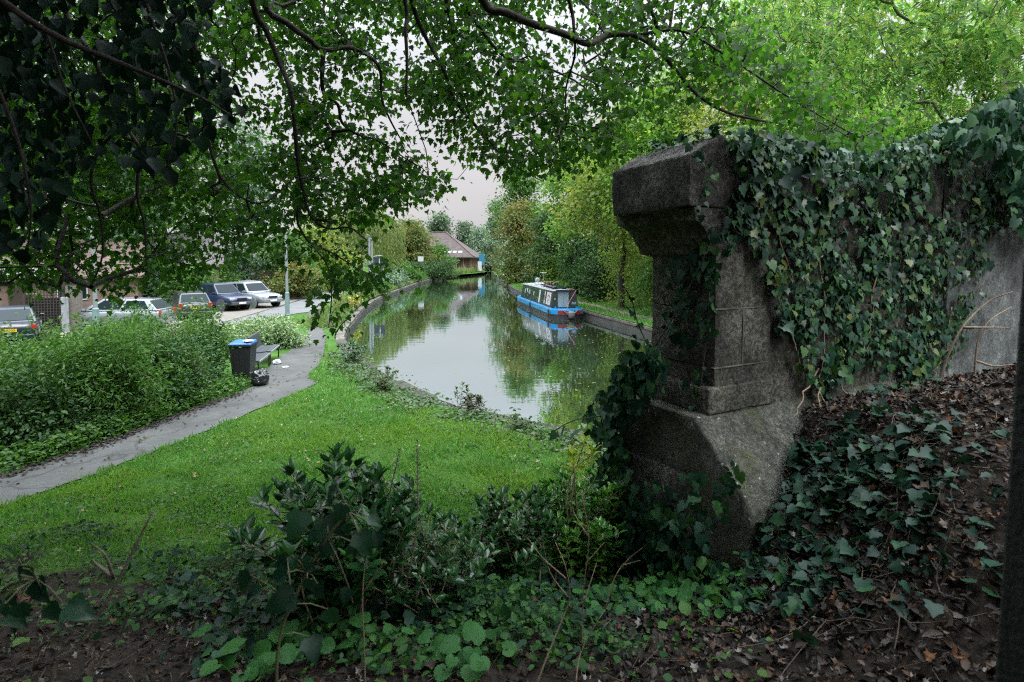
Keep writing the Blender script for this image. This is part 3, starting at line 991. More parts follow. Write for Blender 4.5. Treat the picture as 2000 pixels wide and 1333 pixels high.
def tree(name, label, x, y, ztop, r, zlo, mat, leaf=.26, n=150, per=45, seed=1, tmpl=None, trunk_r=.2, spread=.5, group=None, bark=None, lean=(0, 0), droop=.35, cat='tree', blobs=None, flat=.6, up=.8, shell=.5, stems=1, shoots=0):
    rg = np.random.default_rng(seed)
    g0 = float(gz(x, y))
    blobs = blobs or crown_blobs(x, y, zlo, ztop, r, rg, 9, lean)
    pts = blob_points(blobs, n, rg, shell)
    pts[:, 2] = np.maximum(pts[:, 2], g0 + .15)
    root = empty(name, (x, y, g0), 0, label, cat, group)
    h = max(1.0, ztop - g0)
    tz = np.linspace(g0 - .3, g0 + h * .72, 8)
    tx = x + lean[0] * np.linspace(0, 1, 8) ** 1.5 + rg.normal(0, .02 * h, 8) * np.linspace(0, 1, 8)
    ty = y + lean[1] * np.linspace(0, 1, 8) ** 1.5 + rg.normal(0, .02 * h, 8) * np.linspace(0, 1, 8)
    tp = np.column_stack([tx, ty, tz])
    nodes, par, cnt = grow(tp[2:], None, pts, .3, .1, 0, rg)
    V1, F1 = limb_mesh(nodes, par, cnt, trunk_r * .075, .5, trunk_r * .6, 4)
    t = MB(); t.tube(tp, trunk_r * np.linspace(1.15, .3, 8), 8, sub=3)
    V = np.vstack([np.array(t.v), V1])
    q4 = np.array([f for f in t.f if len(f) == 4])
    me = mesh_np('trunk', V, [q4, F1 + len(t.v)], smooth=True)
    adopt(link('trunk', me, None, bark or BARK), root)
    c = leaf_cloud(pts, per, spread, leaf, tmpl or T_RHOMB, rg, droop, flat, up)
    if shoots:
        hi = pts[pts[:, 2] > np.quantile(pts[:, 2], .45)]
        s0 = hi[rg.integers(0, len(hi), shoots)]
        d_ = norm(np.column_stack([rg.normal(0, .3, (shoots, 2)), np.ones(shoots)]))
        st_ = rg.uniform(.25, .95, shoots)
        sp = np.concatenate([s0 + d_ * (st_ * f)[:, None] for f in np.linspace(.2, 1, 8)])
        c2 = leaf_cloud(sp, 7, .055, leaf, tmpl or T_RHOMB, rg, -.3, flat, up)
        c = [np.concatenate([a_, b_]) for a_, b_ in zip(c, c2)]
    adopt(link('crown', leaves_mesh('crown', *c, tmpl or T_RHOMB), None, mat), root)
    return root

def pxX(px, Y): return (px - 1000) / FPX * Y
def pyZ(py, Y): return CAM[2] + (HOR - py) / FPX * Y

FOL = {}
def fol(key, *a, **k):
    FOL[key] = leaf_mat('foliage_' + key, *a, **k)
fol('lime', [(.09, .2, .05), (.13, .26, .055), (.19, .3, .07)], .45, patch=(.26, .3, .07), spec=.25, rough=.6)
fol('yellow', [(.1, .18, .045), (.15, .23, .055), (.22, .26, .06)], .42, patch=(.3, .28, .07), spec=.25, rough=.6)
fol('olive', [(.06, .1, .025), (.095, .13, .035), (.14, .15, .04)], .32, patch=(.19, .14, .05), spec=.25, rough=.6)
fol('green', [(.035, .09, .018), (.06, .14, .028), (.09, .18, .04)], .35, spec=.25, rough=.6)
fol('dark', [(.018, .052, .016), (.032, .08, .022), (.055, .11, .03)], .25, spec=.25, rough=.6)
fol('grey', [(.09, .15, .1), (.12, .19, .125), (.15, .22, .14)], .25)
fol('willow', [(.12, .17, .06), (.17, .22, .08), (.21, .24, .09)], .4)
fol('blue', [(.035, .09, .05), (.06, .13, .07), (.09, .16, .085)], .28, rough=.45)
fol('far', [(.07, .12, .075), (.09, .145, .085), (.11, .155, .085)], .2)  # distance haze put into the leaf colour as a paler green
fol('shrub', [(.015, .05, .016), (.026, .08, .022), (.045, .115, .03), (.08, .16, .04)], .28, rough=.5, spec=.3, patch=(.1, .17, .04), patch_scale=.8)
fol('shrub2', [(.02, .07, .018), (.04, .11, .025), (.07, .15, .03), (.12, .19, .04)], .32, rough=.5, spec=.3)
fol('varieg', [(.05, .12, .04), (.09, .17, .06), (.16, .24, .1), (.34, .38, .24)], .25)

# ---- right bank: the wooded side behind the narrowboat
RG = 'trees along the towpath'
def rt(label, px, yt, yb, Y, r, mat, seed, **k):
    return tree(k.pop('name', 'broadleaf_tree'), label, pxX(px, Y), Y, pyZ(yt, Y), r, pyZ(yb, Y), FOL[mat], seed=seed, group=RG, **k)
rt('bright lime green tree rising behind the narrowboat roof', 1125, 285, 450, 50, 4.6, 'lime', 11, n=240, per=60)
rt('olive tree turning brown, arching low over the water beyond the boat', 1018, 395, 545, 74, 4.3, 'olive', 12, n=190, per=50, leaf=.32, spread=.65)
rt('tall dusky green tree above the olive one at the bend', 1018, 318, 480, 90, 5.2, 'green', 13, n=200, per=45, leaf=.38, spread=.75)
rt('yellowing tree just left of the pier cap', 1215, 215, 450, 38, 4.6, 'yellow', 14, n=200, per=55, leaf=.24)
rt('lime and yellow tree standing directly behind the pier cap', 1300, 140, 420, 33, 4.3, 'lime', 15, n=220, per=55, leaf=.22)
rt('yellow green tree rising over the top of the pier', 1440, 60, 400, 29, 4.6, 'yellow', 16, n=240, per=55, leaf=.2)
rt('tall pale green tree behind the ivy covered wall', 1600, -60, 380, 26, 5.0, 'lime', 17, n=240, per=55, leaf=.2)
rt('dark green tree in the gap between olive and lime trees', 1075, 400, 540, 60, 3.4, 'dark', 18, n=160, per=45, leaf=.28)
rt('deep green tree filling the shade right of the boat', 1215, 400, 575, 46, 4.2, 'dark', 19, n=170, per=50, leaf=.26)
rt('mid green tree behind the pier shaft', 1400, 330, 620, 31, 3.2, 'green', 20, n=170, per=50, leaf=.22)
rt('broad green tree behind the wall, right of the pier', 1760, 60, 480, 27, 5.5, 'green', 21, n=200, per=50, leaf=.22)
BG = 'bushes along the towpath'
def bush(label, x, y, ztop, r, mat, seed, group=None, n=90, per=60, leaf=.16, spread=.35, tmpl=None, name='bush', cat='bush', zlo=None, droop=.35, up=.8, shoots=0):
    g0 = float(gz(x, y))
    rg = np.random.default_rng(seed)
    h = ztop - g0
    bl = [(x + math.cos(a) * r * .45 * q, y + math.sin(a) * r * .45 * q, g0 + h * z, r * s, r * s, h * .33) for a, q, z, s in
          [(rg.uniform(0, 6.28), 1, rg.uniform(.25, .7), rg.uniform(.45, .65)) for _ in range(7)] + [(0, 0, .62, .55), (2, 1.2, .25, .55), (4, 1.2, .28, .55)]]
    return tree(name, label, x, y, ztop, r, g0, mat if not isinstance(mat, str) else FOL[mat], leaf, n, per, seed, tmpl, .07, spread, group, TWIG, cat=cat, blobs=bl, droop=droop, up=up, shell=.35, shoots=shoots)
bush('pale arching bush with cascading sprays beside the towpath', 8.6, 38.5, 7.0, 2.9, 'yellow', 31, BG, 150, 70, .15, .4)
bush('green bush crowding the towpath left of the pier shaft', 9.3, 33.5, 5.0, 2.1, 'green', 32, BG, 120, 70, .14, .35)
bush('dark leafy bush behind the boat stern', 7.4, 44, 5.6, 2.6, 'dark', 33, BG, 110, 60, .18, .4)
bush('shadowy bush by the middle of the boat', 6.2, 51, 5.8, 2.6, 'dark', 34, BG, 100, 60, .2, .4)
bush('low olive bush leaning over the path at the bend', 4.6, 65, 4.8, 2.5, 'olive', 35, BG, 100, 55, .22, .45)
bush('yellow green bush behind the boat bow', 5.0, 59, 4.4, 2.0, 'lime', 36, BG, 80, 55, .2, .4)
bush('tall olive bush past the bend', 3.0, 96, 8.2, 3.2, 'olive', 37, BG, 110, 50, .32, .6)
bush('rounded mid green bush near the pier edge', 13.0, 34, 5.6, 2.6, 'green', 38, BG, 110, 60, .17, .4)

# ---- far end of the canal
FG = 'trees at the far end of the canal'
def ft(label, px, yt, yb, Y, r, mat, seed, **k):
    return tree(k.pop('name', 'distant_tree'), label, pxX(px, Y), Y, pyZ(yt, Y), r, pyZ(yb, Y), FOL[mat], seed=seed, group=k.pop('group', FG), **k)
ft('round topped oak above the boathouse roof', 858, 422, 480, 165, 4.8, 'far', 41, n=120, per=45, leaf=.55, spread=.8)
ft('smaller round topped tree right of the oak', 908, 431, 500, 165, 3.9, 'far', 42, n=110, per=45, leaf=.5, spread=.7)
ft('tall grey green poplar at the end of the canal', 970, 394, 540, 172, 4.2, 'grey', 43, n=150, per=45, leaf=.55, spread=.9)
ft('silvery willow at the water beyond the boathouse', 937, 440, 545, 158, 4.6, 'grey', 44, n=150, per=45, leaf=.5, spread=.8, droop=1.0)
ft('green tree left of the poplar behind the blue banner', 955, 470, 545, 150, 3.5, 'far', 45, n=110, per=45, leaf=.45, spread=.7)
ft('haze tinted tree behind the left end of the boathouse roof', 805, 436, 500, 165, 5, 'far', 46, n=110, per=45, leaf=.55, spread=.8)
ft('haze tinted tree beyond the willow', 745, 420, 500, 170, 5.5, 'far', 47, n=110, per=45, leaf=.55, spread=.8)

# ---- left side
LG = 'trees on the left bank'
# weeping willow: hanging strands
def willow(label, x, y, ztop, r, seed):
    rg = np.random.default_rng(seed)
    g0 = float(gz(x, y))
    root = empty('weeping_willow', (x, y, g0), 0, label, 'tree', LG)
    tp = np.column_stack([x + rg.normal(0, .15, 7), y + rg.normal(0, .15, 7), np.linspace(g0 - .3, ztop - 1.6, 7)])
    n = 190
    a = rg.uniform(0, 2 * PI, n); q = r * np.sqrt(rg.uniform(.05, 1, n))
    top = np.column_stack([x + q * np.cos(a), y + q * np.sin(a), ztop - .35 * (q / r) ** 2 * (ztop - g0) * .75 - rg.uniform(0, 1.2, n)])
    nodes, par, cnt = grow(tp[2:], None, top, .3, .08, -.1, rg)
    V1, F1 = limb_mesh(nodes, par, cnt, .02, .5, .25, 4)
    t = MB(); t.tube(tp, np.linspace(.42, .12, 7), 8, sub=3)
    q4 = np.array([f for f in t.f if len(f) == 4])
    adopt(link('trunk', mesh_np('trunk', np.vstack([np.array(t.v), V1]), [q4, F1 + len(t.v)], True), None, BARK), root)
    pos, tip = [], []
    for p in top:
        for _ in range(5):
            L = min(p[2] - g0 - .6, rg.uniform(2, 5.5)); k = int(L / .16)
            s = np.linspace(0, L, k)
            o = rg.normal(0, .35, 2); d = rg.normal(0, .06, 2)
            pos.append(np.column_stack([p[0] + o[0] + d[0] * s + rg.normal(0, .05, k), p[1] + o[1] + d[1] * s + rg.normal(0, .05, k), p[2] - s]))
    pos = np.vstack(pos); n = len(pos)
    tip = norm(np.column_stack([rg.normal(0, .35, n), rg.normal(0, .35, n), -np.ones(n)]))
    h = np.column_stack([rg.normal(0, 1, (n, 2)), np.full(n, .3)])
    xx, yy, zz = leaf_frames(n, tip, h, .3, rg)
    adopt(link('crown', leaves_mesh('crown', pos, xx, yy, zz, .34 * np.clip(rg.normal(1, .3, n), .5, 1.6), T_LANCE), None, FOL['willow']), root)
willow('weeping willow with hanging curtains on the left bank', pxX(705, 74), 74, 11.2, 5.4, 51)
def lt(label, px, yt, yb, Y, r, mat, seed, **k):
    return tree(k.pop('name', 'broadleaf_tree'), label, pxX(px, Y), Y, pyZ(yt, Y), r, pyZ(yb, Y), FOL[mat], seed=seed, group=LG, **k)
lt('yellowing tree between the willow and the lamp post', 615, 428, 545, 57, 3.9, 'yellow', 52, n=150, per=50, leaf=.28)
lt('brownish green tree left of the boathouse', 792, 430, 535, 100, 6.6, 'olive', 53, n=260, per=50, leaf=.4, spread=.65)
lt('small fresh green tree in front of the boathouse roof', 858, 476, 532, 106, 3.4, 'green', 54, n=130, per=45, leaf=.3, spread=.4, trunk_r=.1)
lt('large dark green tree behind the parked cars', 470, 240, 545, 52, 6.0, 'blue', 55, n=240, per=50, leaf=.3, spread=.6)
lt('tall leafy tree over the brick house roofs', 330, 190, 540, 46, 6.0, 'green', 56, n=240, per=50, leaf=.28, spread=.6)
lt('pale blue green tree at the left behind the lamp column', 200, 150, 560, 39, 5.2, 'blue', 57, n=240, per=50, leaf=.24, spread=.55)
lt('broad green tree at the far left edge', 30, 100, 540, 37, 6.0, 'green', 58, n=240, per=50, leaf=.25, spread=.55)
lt('leafy green tree right of the parked silver car', 560, 455, 580, 50, 3.2, 'green', 59, n=150, per=50, leaf=.24, spread=.4)
lt('rounded tree between the lamp post and the willow', 650, 470, 560, 64, 3.6, 'olive', 60, n=120, per=50, leaf=.28, spread=.5)
LBG = 'bushes on the left bank'
bush('round dark bush hanging over the water before the boathouse', pxX(848, 96), 97, 3.6, 3.6, 'dark', 61, LBG, 110, 50, .26, .4)
bush('dark bush left of the round one on the bank', pxX(812, 90), 89, 3.4, 2.2, 'dark', 62, LBG, 80, 50, .26, .4)
bush('mid green bush under the brownish tree', pxX(765, 80), 81, 4.3, 2.6, 'green', 63, LBG, 90, 50, .24, .4)
bush('pale green bank bush beside the dark sign board', pxX(755, 66), 65, 2.4, 1.9, 'grey', 64, LBG, 70, 50, .2, .35)
bush('green bush beside the road end', pxX(572, 47), 47, 3.6, 2.4, 'olive', 65, LBG, 90, 55, .2, .35)
bush('grey green bush spilling over the canal wall', pxX(772, 72), 72, 2.6, 2.0, 'grey', 67, LBG, 90, 50, .2, .35)
bush('low green bush on the wall before the dark round bush', pxX(800, 82), 82, 2.4, 2.0, 'green', 68, LBG, 90, 50, .2, .35)
bush('leafy green bush in front of the red brick house', -21.5, 38.5, 3.6, 1.8, 'green', 69, LBG, 110, 55, .16, .3)
bush('tall shrub between the two brick houses', -25.5, 40, 4.6, 2.0, 'blue', 70, LBG, 120, 55, .17, .35)
bush('shrub behind the roof of the navy four by four', -24.5, 46.5, 4.4, 2.2, 'green', 73, LBG, 120, 55, .18, .35)
bush('dark bush trailing over the curving wall beyond the yellow flowers', -12.9, 53, 2.0, 1.5, 'green', 74, LBG, 90, 50, .15, .28)
bush('low green bush under the lamp column', pxX(700, 60), 60, 2.6, 2.0, 'green', 66, LBG, 80, 50, .2, .35)

# distant wood that reads as one mass
rg = np.random.default_rng(99)
n = 900
wx = rg.uniform(-190, 130, n)
wy = 215 + rg.uniform(0, 25, n) - .25 * np.abs(wx)
wh = 9 + 3 * np.sin(wx * .09) + 2 * np.sin(wx * .31 + 1)
wc = np.column_stack([wx, wy, .5 + wh * rg.uniform(0, 1, n) ** .7])
c = leaf_cloud(wc, 22, 1.6, 1.2, T_RHOMB, rg)
tag(link('distant_woodland', leaves_mesh('distant_woodland', *c, T_RHOMB), None, FOL['far']), 'haze tinted line of woodland closing the horizon', 'woodland', kind='stuff')

# ---- ash at the upper right, its sprays hanging over the wall
def ash(label, x, y, blobs, n, per, seed, leaf=.34, trunk_to=None):
    rg = np.random.default_rng(seed)
    g0 = float(gz(x, y))
    root = empty('ash_tree', (x, y, g0), 0, label, 'tree', 'ash trees over the wall')
    pts = blob_points(blobs, n, rg, .3)
    top = max(b[2] for b in blobs)
    tp = np.column_stack([x + np.cumsum(rg.normal(0, .12, 9)), y + np.cumsum(rg.normal(0, .12, 9)), np.linspace(g0 - .4, top, 9)])
    nodes, par, cnt = grow(tp[2:], None, pts, .4, .08, -.08, rg, 2)
    V1, F1 = limb_mesh(nodes, par, cnt, .006, .5, .12, 5)
    t = MB(); t.tube(tp, np.linspace(.24, .08, 9), 8, sub=3)
    q4 = np.array([f for f in t.f if len(f) == 4])
    adopt(link('trunk', mesh_np('trunk', np.vstack([np.array(t.v), V1]), [q4, F1 + len(t.v)], True), None, BARK_L), root)
    c = leaf_cloud(pts, per, .26, leaf, T_ASH, rg, .8, .7, .9, .45)
    adopt(link('crown', leaves_mesh('crown', *c, T_ASH), None, M_ASH), root)
def at(px, py, Y): return P(px, py, Y)
bl = []
for (px, py, Y, r) in [(1480, 40, 11, .9), (1560, 150, 11, .9), (1660, 60, 10.5, 1.0), (1650, 230, 11, .8), (1780, 140, 10.5, 1.0), (1770, 20, 10, 1.1), (1900, 90, 10, 1.1), (1880, 220, 10.5, .7), (1980, 30, 9.5, 1.1), (1990, 160, 9.8, .9), (1700, -120, 10, 1.4), (1900, -150, 9.5, 1.4), (1550, -100, 11, 1.2), (2080, 60, 9, 1.3), (1790, 270, 11, .6), (1600, 300, 11.5, .7), (1720, 330, 11.5, .6)]:
    bl.append((*at(px, py, Y), r, r, r * .75))
ash('ash tree with hanging yellow green sprays above the ivy wall', 10.5, 12.5, bl, 190, 11, 71, .31)
bl = []
for (px, py, Y, r) in [(1520, -20, 15, 1.4), (1400, 120, 16, 1.3), (1500, 220, 16, 1.2), (1640, 130, 15.5, 1.3), (1740, 250, 16, 1.2), (1850, 300, 16, 1.2), (1860, 40, 15, 1.5), (2000, 260, 15, 1.4), (1680, -80, 15, 1.5), (1580, 320, 16, 1.1)]:
    bl.append((*at(px, py, Y), r, r, r * .8))
ash('second ash tree, further back behind the yellow green sprays', 9.5, 17, bl, 130, 12, 72, .38)

# ================================================================== OVERHANGING MAPLE
rg = np.random.default_rng(2024)
g0 = float(gz(-3.4, -1.6))
maple = empty('maple_tree', (-3.4, -1.6, g0), 0, 'dark overhanging maple, its leafy branches filling the top of the view against the sky', 'tree')
HUB = np.array([-1.4, 1.6, 7.9])
t = MB()
t.tube([(-3.4, -1.6, g0 - .4), (-3.3, -1.5, 3.6), (-2.9, -.9, 5.2), (-2.2, .4, 6.8), tuple(HUB)], [.34, .27, .23, .19, .14], 10, sub=6)
adopt(t.build('trunk', BARK, None, smooth=True), maple)
BR = [  # (pixel path, depth at start/end, thickness px at start/end)
    ([(492, 0), (520, 60), (545, 120), (568, 180), (576, 250), (582, 320), (592, 370), (606, 420), (640, 447), (682, 445), (716, 470)], 5.6, 6.6, 10, 2.2),
    ([(512, -5), (560, 45), (605, 78), (632, 98), (690, 95), (740, 130), (745, 190), (762, 235), (790, 285)], 5.8, 6.8, 11, 2),
    ([(632, 98), (629, 140), (633, 184), (660, 205), (668, 240), (700, 264), (740, 276), (795, 312)], 6.0, 6.9, 8, 2),
    ([(790, -5), (792, 60), (795, 120), (793, 186)], 5.4, 5.5, 7, 4),
    ([(802, -5), (830, 70), (868, 140), (890, 200), (930, 245), (975, 300)], 6.0, 7.0, 8, 2),
    ([(940, -5), (990, 25), (1040, 47), (1100, 66), (1150, 86), (1185, 70), (1240, 70), (1285, 98), (1322, 140), (1362, 185), (1420, 220), (1505, 240)], 6.2, 7.0, 14, 4),
    ([(1110, -5), (1121, 60), (1122, 112), (1106, 170), (1104, 240)], 6.2, 6.8, 6, 1.8),
    ([(905, -5), (935, 50), (985, 110), (1060, 130), (1140, 170), (1200, 240)], 6.6, 7.4, 7, 1.8),
    ([(870, -5), (885, 70), (895, 160), (930, 250), (1000, 320), (1060, 355)], 6.9, 7.6, 7, 1.6),
    ([(400, 250), (428, 340), (470, 385), (520, 395), (575, 345)], 5.8, 6.0, 6, 2),
    ([(275, 290), (268, 380), (282, 440), (286, 520)], 5.2, 5.6, 7, 2),
    ([(240, 240), (190, 300), (178, 360), (196, 420), (200, 500), (178, 560)], 5.2, 5.8, 7, 2),
    ([(582, 400), (583, 440), (610, 480), (640, 490), (690, 520), (725, 545)], 6.2, 6.6, 5, 1.6),
    ([(610, 480), (640, 520), (648, 570), (642, 640)], 6.3, 6.2, 3, 1.5),
    ([(1240, 70), (1330, 60), (1420, 110), (1540, 190), (1660, 260)], 6.8, 6.6, 6, 2),
    ([(330, -5), (380, 90), (400, 180), (400, 250)], 5.4, 5.8, 9, 6),
    ([(120, -5), (180, 110), (240, 240)], 5.0, 5.2, 9, 6),
    ([(240, 240), (275, 290)], 5.2, 5.2, 6, 6),
]
root_nodes = []
for path, y0, y1, t0, t1 in BR:
    a = np.array(path, float)
    s = np.linspace(0, 1, len(a))
    Y = y0 + (y1 - y0) * s + rg.normal(0, .06, len(a)) * (s > 0) * (s < 1)
    p3 = P(a[:, 0], a[:, 1], Y)
    r = (t0 + (t1 - t0) * s) * .6 / FPX * Y
    if path[0][1] < 0 or path[0][1] == 0:      # joins the crown out of frame above
        st = p3[0]
        m1 = HUB + (st - HUB) * .4 + np.array([0, 0, .55]); m2 = HUB + (st - HUB) * .75 + np.array([0, 0, .4])
        p3 = np.vstack([HUB, m1, m2, p3]); r = np.concatenate([[r[0] * 2.2, r[0] * 1.7, r[0] * 1.3], r])
    b_ = MB(); b_.tube(p3, r, 7, sub=4)
    adopt(b_.build('branch', BARK, None, smooth=True), maple)
    q, _ = smooth_path(p3, r, 4)
    root_nodes.append(q[2:])
root_nodes = np.vstack(root_nodes)

CE_X = [-200, 0, 100, 200, 300, 400, 480, 560, 610, 625, 655, 665, 700, 740, 770, 800, 840, 880, 900, 930, 960, 1000, 1050, 1100, 1150, 1190, 1225, 1260, 1300, 1340, 1420, 1500, 1600, 1700, 1760, 1800]
CE_Y = [560, 560, 575, 585, 575, 540, 520, 485, 470, 470, 465, 460, 450, 435, 425, 385, 395, 392, 360, 310, 325, 345, 345, 330, 330, 320, 290, 215, 200, 195, 215, 250, 315, 325, 300, 60]
HOLES = [(512, 155, 52), (600, 168, 34), (670, 162, 42), (490, 262, 46), (528, 278, 34), (700, 236, 50), (745, 250, 40), (812, 250, 56), (767, 92, 40), (812, 72, 46), (770, 145, 36), (785, 215, 36), (707, 330, 34), (516, 366, 34), (762, 300, 36), (1075, 24, 60), (1142, 112, 40), (1094, 124, 42), (1045, 68, 34), (944, 214, 28), (872, 308, 52), (1142, 18, 46), (560, 230, 28), (640, 330, 22), (455, 235, 30), (420, 20, 20), (1290, 200, 40), (640, 380, 25), (960, 350, 30)]
def canopy_ok(px, py):
    ok = py < np.interp(px, CE_X, CE_Y) - rg.uniform(0, 18, px.shape)
    ok &= py > np.interp(px, [1360, 1430, 1560, 1700, 1780], [-200, 10, 130, 215, 240])
    d = np.ones(px.shape)
    for hx, hy, hr in HOLES:
        d *= 1 - .99 * np.exp(-(((px - hx) ** 2 + (py - hy) ** 2) / (hr * .88) ** 2) ** 2)
    d *= np.where((px < 420), .95, 1)
    d *= np.where((py > 440) & (px < 600), .62, 1)
    d *= np.where((py > 420) & (px > 480) & (px < 780), .5, 1)
    d *= np.where((px > 1260), .75, 1)
    return ok & (rg.uniform(0, 1, px.shape) < d)
n = 4750
px = rg.uniform(-160, 1780, n); py = rg.uniform(-160, 640, n)
k = canopy_ok(px, py)
px, py = px[k], py[k]
Y = np.clip(rg.normal(7.4, .7, len(px)), 5.6, 9.0)
hx = np.concatenate([rg.uniform(638, 668, 7), rg.uniform(655, 735, 8), rg.uniform(560, 640, 4)]); hy = np.concatenate([rg.uniform(520, 640, 7), rg.uniform(490, 580, 8), rg.uniform(480, 530, 4)])
att = np.vstack([P(px, py, Y), P(hx, hy, rg.normal(6.5, .2, len(hx)))])
nodes, par, cnt = grow(root_nodes, None, att, .5, .09, .06, rg, 1)
keep = par >= 0
V1, F1 = limb_mesh(nodes, par, cnt, .005, .5, .028, 4)
adopt(link('fine_branching', mesh_np('fine_branching', V1, [F1], True), None, BARK), maple)
print('maple attractors', len(att))
c = leaf_cloud(att, 21, .135, .068, T_MAPLE, rg, .9, .75, .9, .55, .28)
adopt(link('crown', leaves_mesh('crown', *c, T_MAPLE), None, M_MAPLE), maple)
# unseen rest of the crown round the viewer, widened and thickened for shade
bl = [(-2, -1, 10.2, 3.6, 3.6, 1.9), (-4.5, 1.5, 9.6, 2.8, 2.8, 1.8), (.6, 1.5, 10.4, 2.6, 2.6, 1.5), (-2, 3.2, 10.6, 3.2, 2.4, 1.6), (-6.5, 1, 8.2, 2.4, 3.2, 2.4), (-5.5, -3, 8, 3, 2.6, 2.6), (-1.5, -4.2, 8.6, 3, 2.4, 2.2), (2.2, -1.5, 9.6, 2.2, 2.6, 1.4), (-7.5, 4, 7.2, 2.2, 2.2, 2.2), (-7, -1, 5.5, 1.8, 2.5, 2.0), (-2.5, -5, 5.5, 3.0, 1.6, 2.4), (.5, -5.5, 6.5, 2.6, 1.6, 2.2), (-9.5, 2.5, 5.5, 2.4, 3.0, 3.2), (-9, -2, 4.5, 2.5, 3, 3.0), (2.5, .8, 9.8, 2.2, 2.2, 1.3), (3.2, -2.2, 7.6, 2.0, 1.8, 1.6), (-5, -3.5, 4, 2.5, 1.5, 2)]
up_ = blob_points(bl, 900, rg, .2)
nodes, par, cnt = grow(np.linspace(np.array([-2.2, .4, 6.8]), HUB, 4), None, up_, .4, .08, 0, rg)
V1, F1 = limb_mesh(nodes, par, cnt, .008, .5, .12, 4)
adopt(link('shade_branching', mesh_np('shade_branching', V1, [F1], True), None, BARK), maple)
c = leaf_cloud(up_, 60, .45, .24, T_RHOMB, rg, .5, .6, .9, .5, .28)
adopt(link('shade_crown', leaves_mesh('shade_crown', *c, T_RHOMB), None, M_MAPLE_FAR), maple)

# ---- old ivy hanging close to the camera at the upper left
ivy1 = empty('hanging_ivy', (-3.0, 1.4, float(gz(-3.0, 1.4))), 0, 'nearly black old ivy with big leaves hanging close at the upper left', 'ivy')
st = MB()
for path, y0, y1, t0, t1 in [([(-160, -260), (-60, -60), (90, 60), (250, 130), (390, 190), (450, 225)], 1.7, 2.1, 34, 7), ([(250, -120), (290, 20), (330, 140), (345, 240), (325, 330)], 2.0, 2.2, 18, 5), ([(-160, -100), (-40, 100), (30, 260), (60, 400), (55, 480)], 1.7, 2.0, 20, 5), ([(90, 60), (130, 180), (180, 280)], 1.9, 2.0, 12, 5)]:
    a = np.array(path, float); s = np.linspace(0, 1, len(a))
    p3 = P(a[:, 0], a[:, 1], y0 + (y1 - y0) * s)
    st.tube(p3, (t0 + (t1 - t0) * s) * .26 / FPX * 1.9, 7, sub=4)
st.tube([(-3.0, 1.4, 2.0), (-3.1, 1.5, 3.4), (-2.9, 1.6, 4.6), tuple(P(-160, -260, 1.7))], [.05, .045, .04, .03], 8, sub=5)
adopt(st.build('stem', BARK, None, smooth=True), ivy1)
IVPOLY = np.array([(-200, -200), (440, -200), (420, 20), (395, 70), (455, 150), (478, 205), (440, 255), (350, 285), (330, 335), (300, 330), (210, 300), (140, 330), (105, 410), (90, 480), (30, 500), (-200, 470)])
px = rg.uniform(-200, 480, 9000); py = rg.uniform(-200, 510, 9000)
w_ = in_poly(px, py, IVPOLY)
dens = np.clip(1.25 - .0018 * np.hypot(px + 30, py + 30), .25, 1)
dens *= 1 - .9 * np.exp(-((px - 160) ** 2 + (py - 70) ** 2) / 55 ** 2)
dens *= 1 - .75 * np.exp(-((px - 60) ** 2 + (py - 190) ** 2) / 45 ** 2) 
dens *= 1 - .8 * np.exp(-((px - 175) ** 2 + (py - 215) ** 2) / 60 ** 2)
w_ &= rg.uniform(0, 1, 9000) < dens * .62
px, py = px[w_], py[w_]
Y = np.clip(rg.normal(2.6, .35, len(px)), 2.0, 3.4)
pos = P(px, py, Y); n = len(pos)
tip = norm(np.column_stack([rg.normal(0, .4, n), rg.normal(-.1, .4, n), -np.ones(n)]))
x, y, z = leaf_frames(n, tip, np.tile([0, -.7, .6], (n, 1)), .4, rg)
adopt(link('leaf_mass', leaves_mesh('leaf_mass', pos, x, y, z, (.052 * np.clip(rg.normal(1, .3, n), .4, 1.6)), T_OLDIVY), None, M_IVY_DARK), ivy1)

bl = [(-3.2, .7, 3.6, 1.1, 1.2, 1.4), (-3.4, .3, 5.6, 1.3, 1.5, 1.5), (-3.8, -1.2, 4.0, 1.3, 1.3, 1.8), (-2.9, 1.2, 6.6, 1.1, 1.0, .9), (-3.3, .6, 2.6, 1.0, 1.0, .7), (-3.0, -2.6, 4.2, 1.4, 1.2, 2.0)]  # unseen ivy out of frame, added to block light from the left
gp0 = blob_points(bl, 260, rg, .3)
gp0 = gp0[gp0[:, 0] < -.95 * np.maximum(gp0[:, 1], .1) - .75]
c = leaf_cloud(gp0, 30, .24, .13, T_OLDIVY, rg, 1.0, .8, .6, .5, .25)
m_ = c[0][:, 0] < -.95 * np.maximum(c[0][:, 1], .1) - .45
c = [q[m_] for q in c]
adopt(link('shade_growth', leaves_mesh('shade_growth', *c, T_OLDIVY), None, M_IVY_DARK), ivy1)

# ================================================================== IVY ON THE WALL
def on_wall(px, py, v):
    d = P(px, py, np.ones_like(px)) - CAM
    o = CAM[:2] - PC
    s = (v - (o @ PD)) / (d[:, :2] @ PD)
    return CAM + d * s[:, None]
def on_plane(px, py, p0, nrm):
    d = P(px, py, np.ones_like(px)) - CAM
    s = ((np.asarray(p0) - CAM) @ nrm) / (d @ nrm)
    return CAM + d * s[:, None]
ND = np.array([PD[0], PD[1], 0]); NR = np.array([PR[0], PR[1], 0])

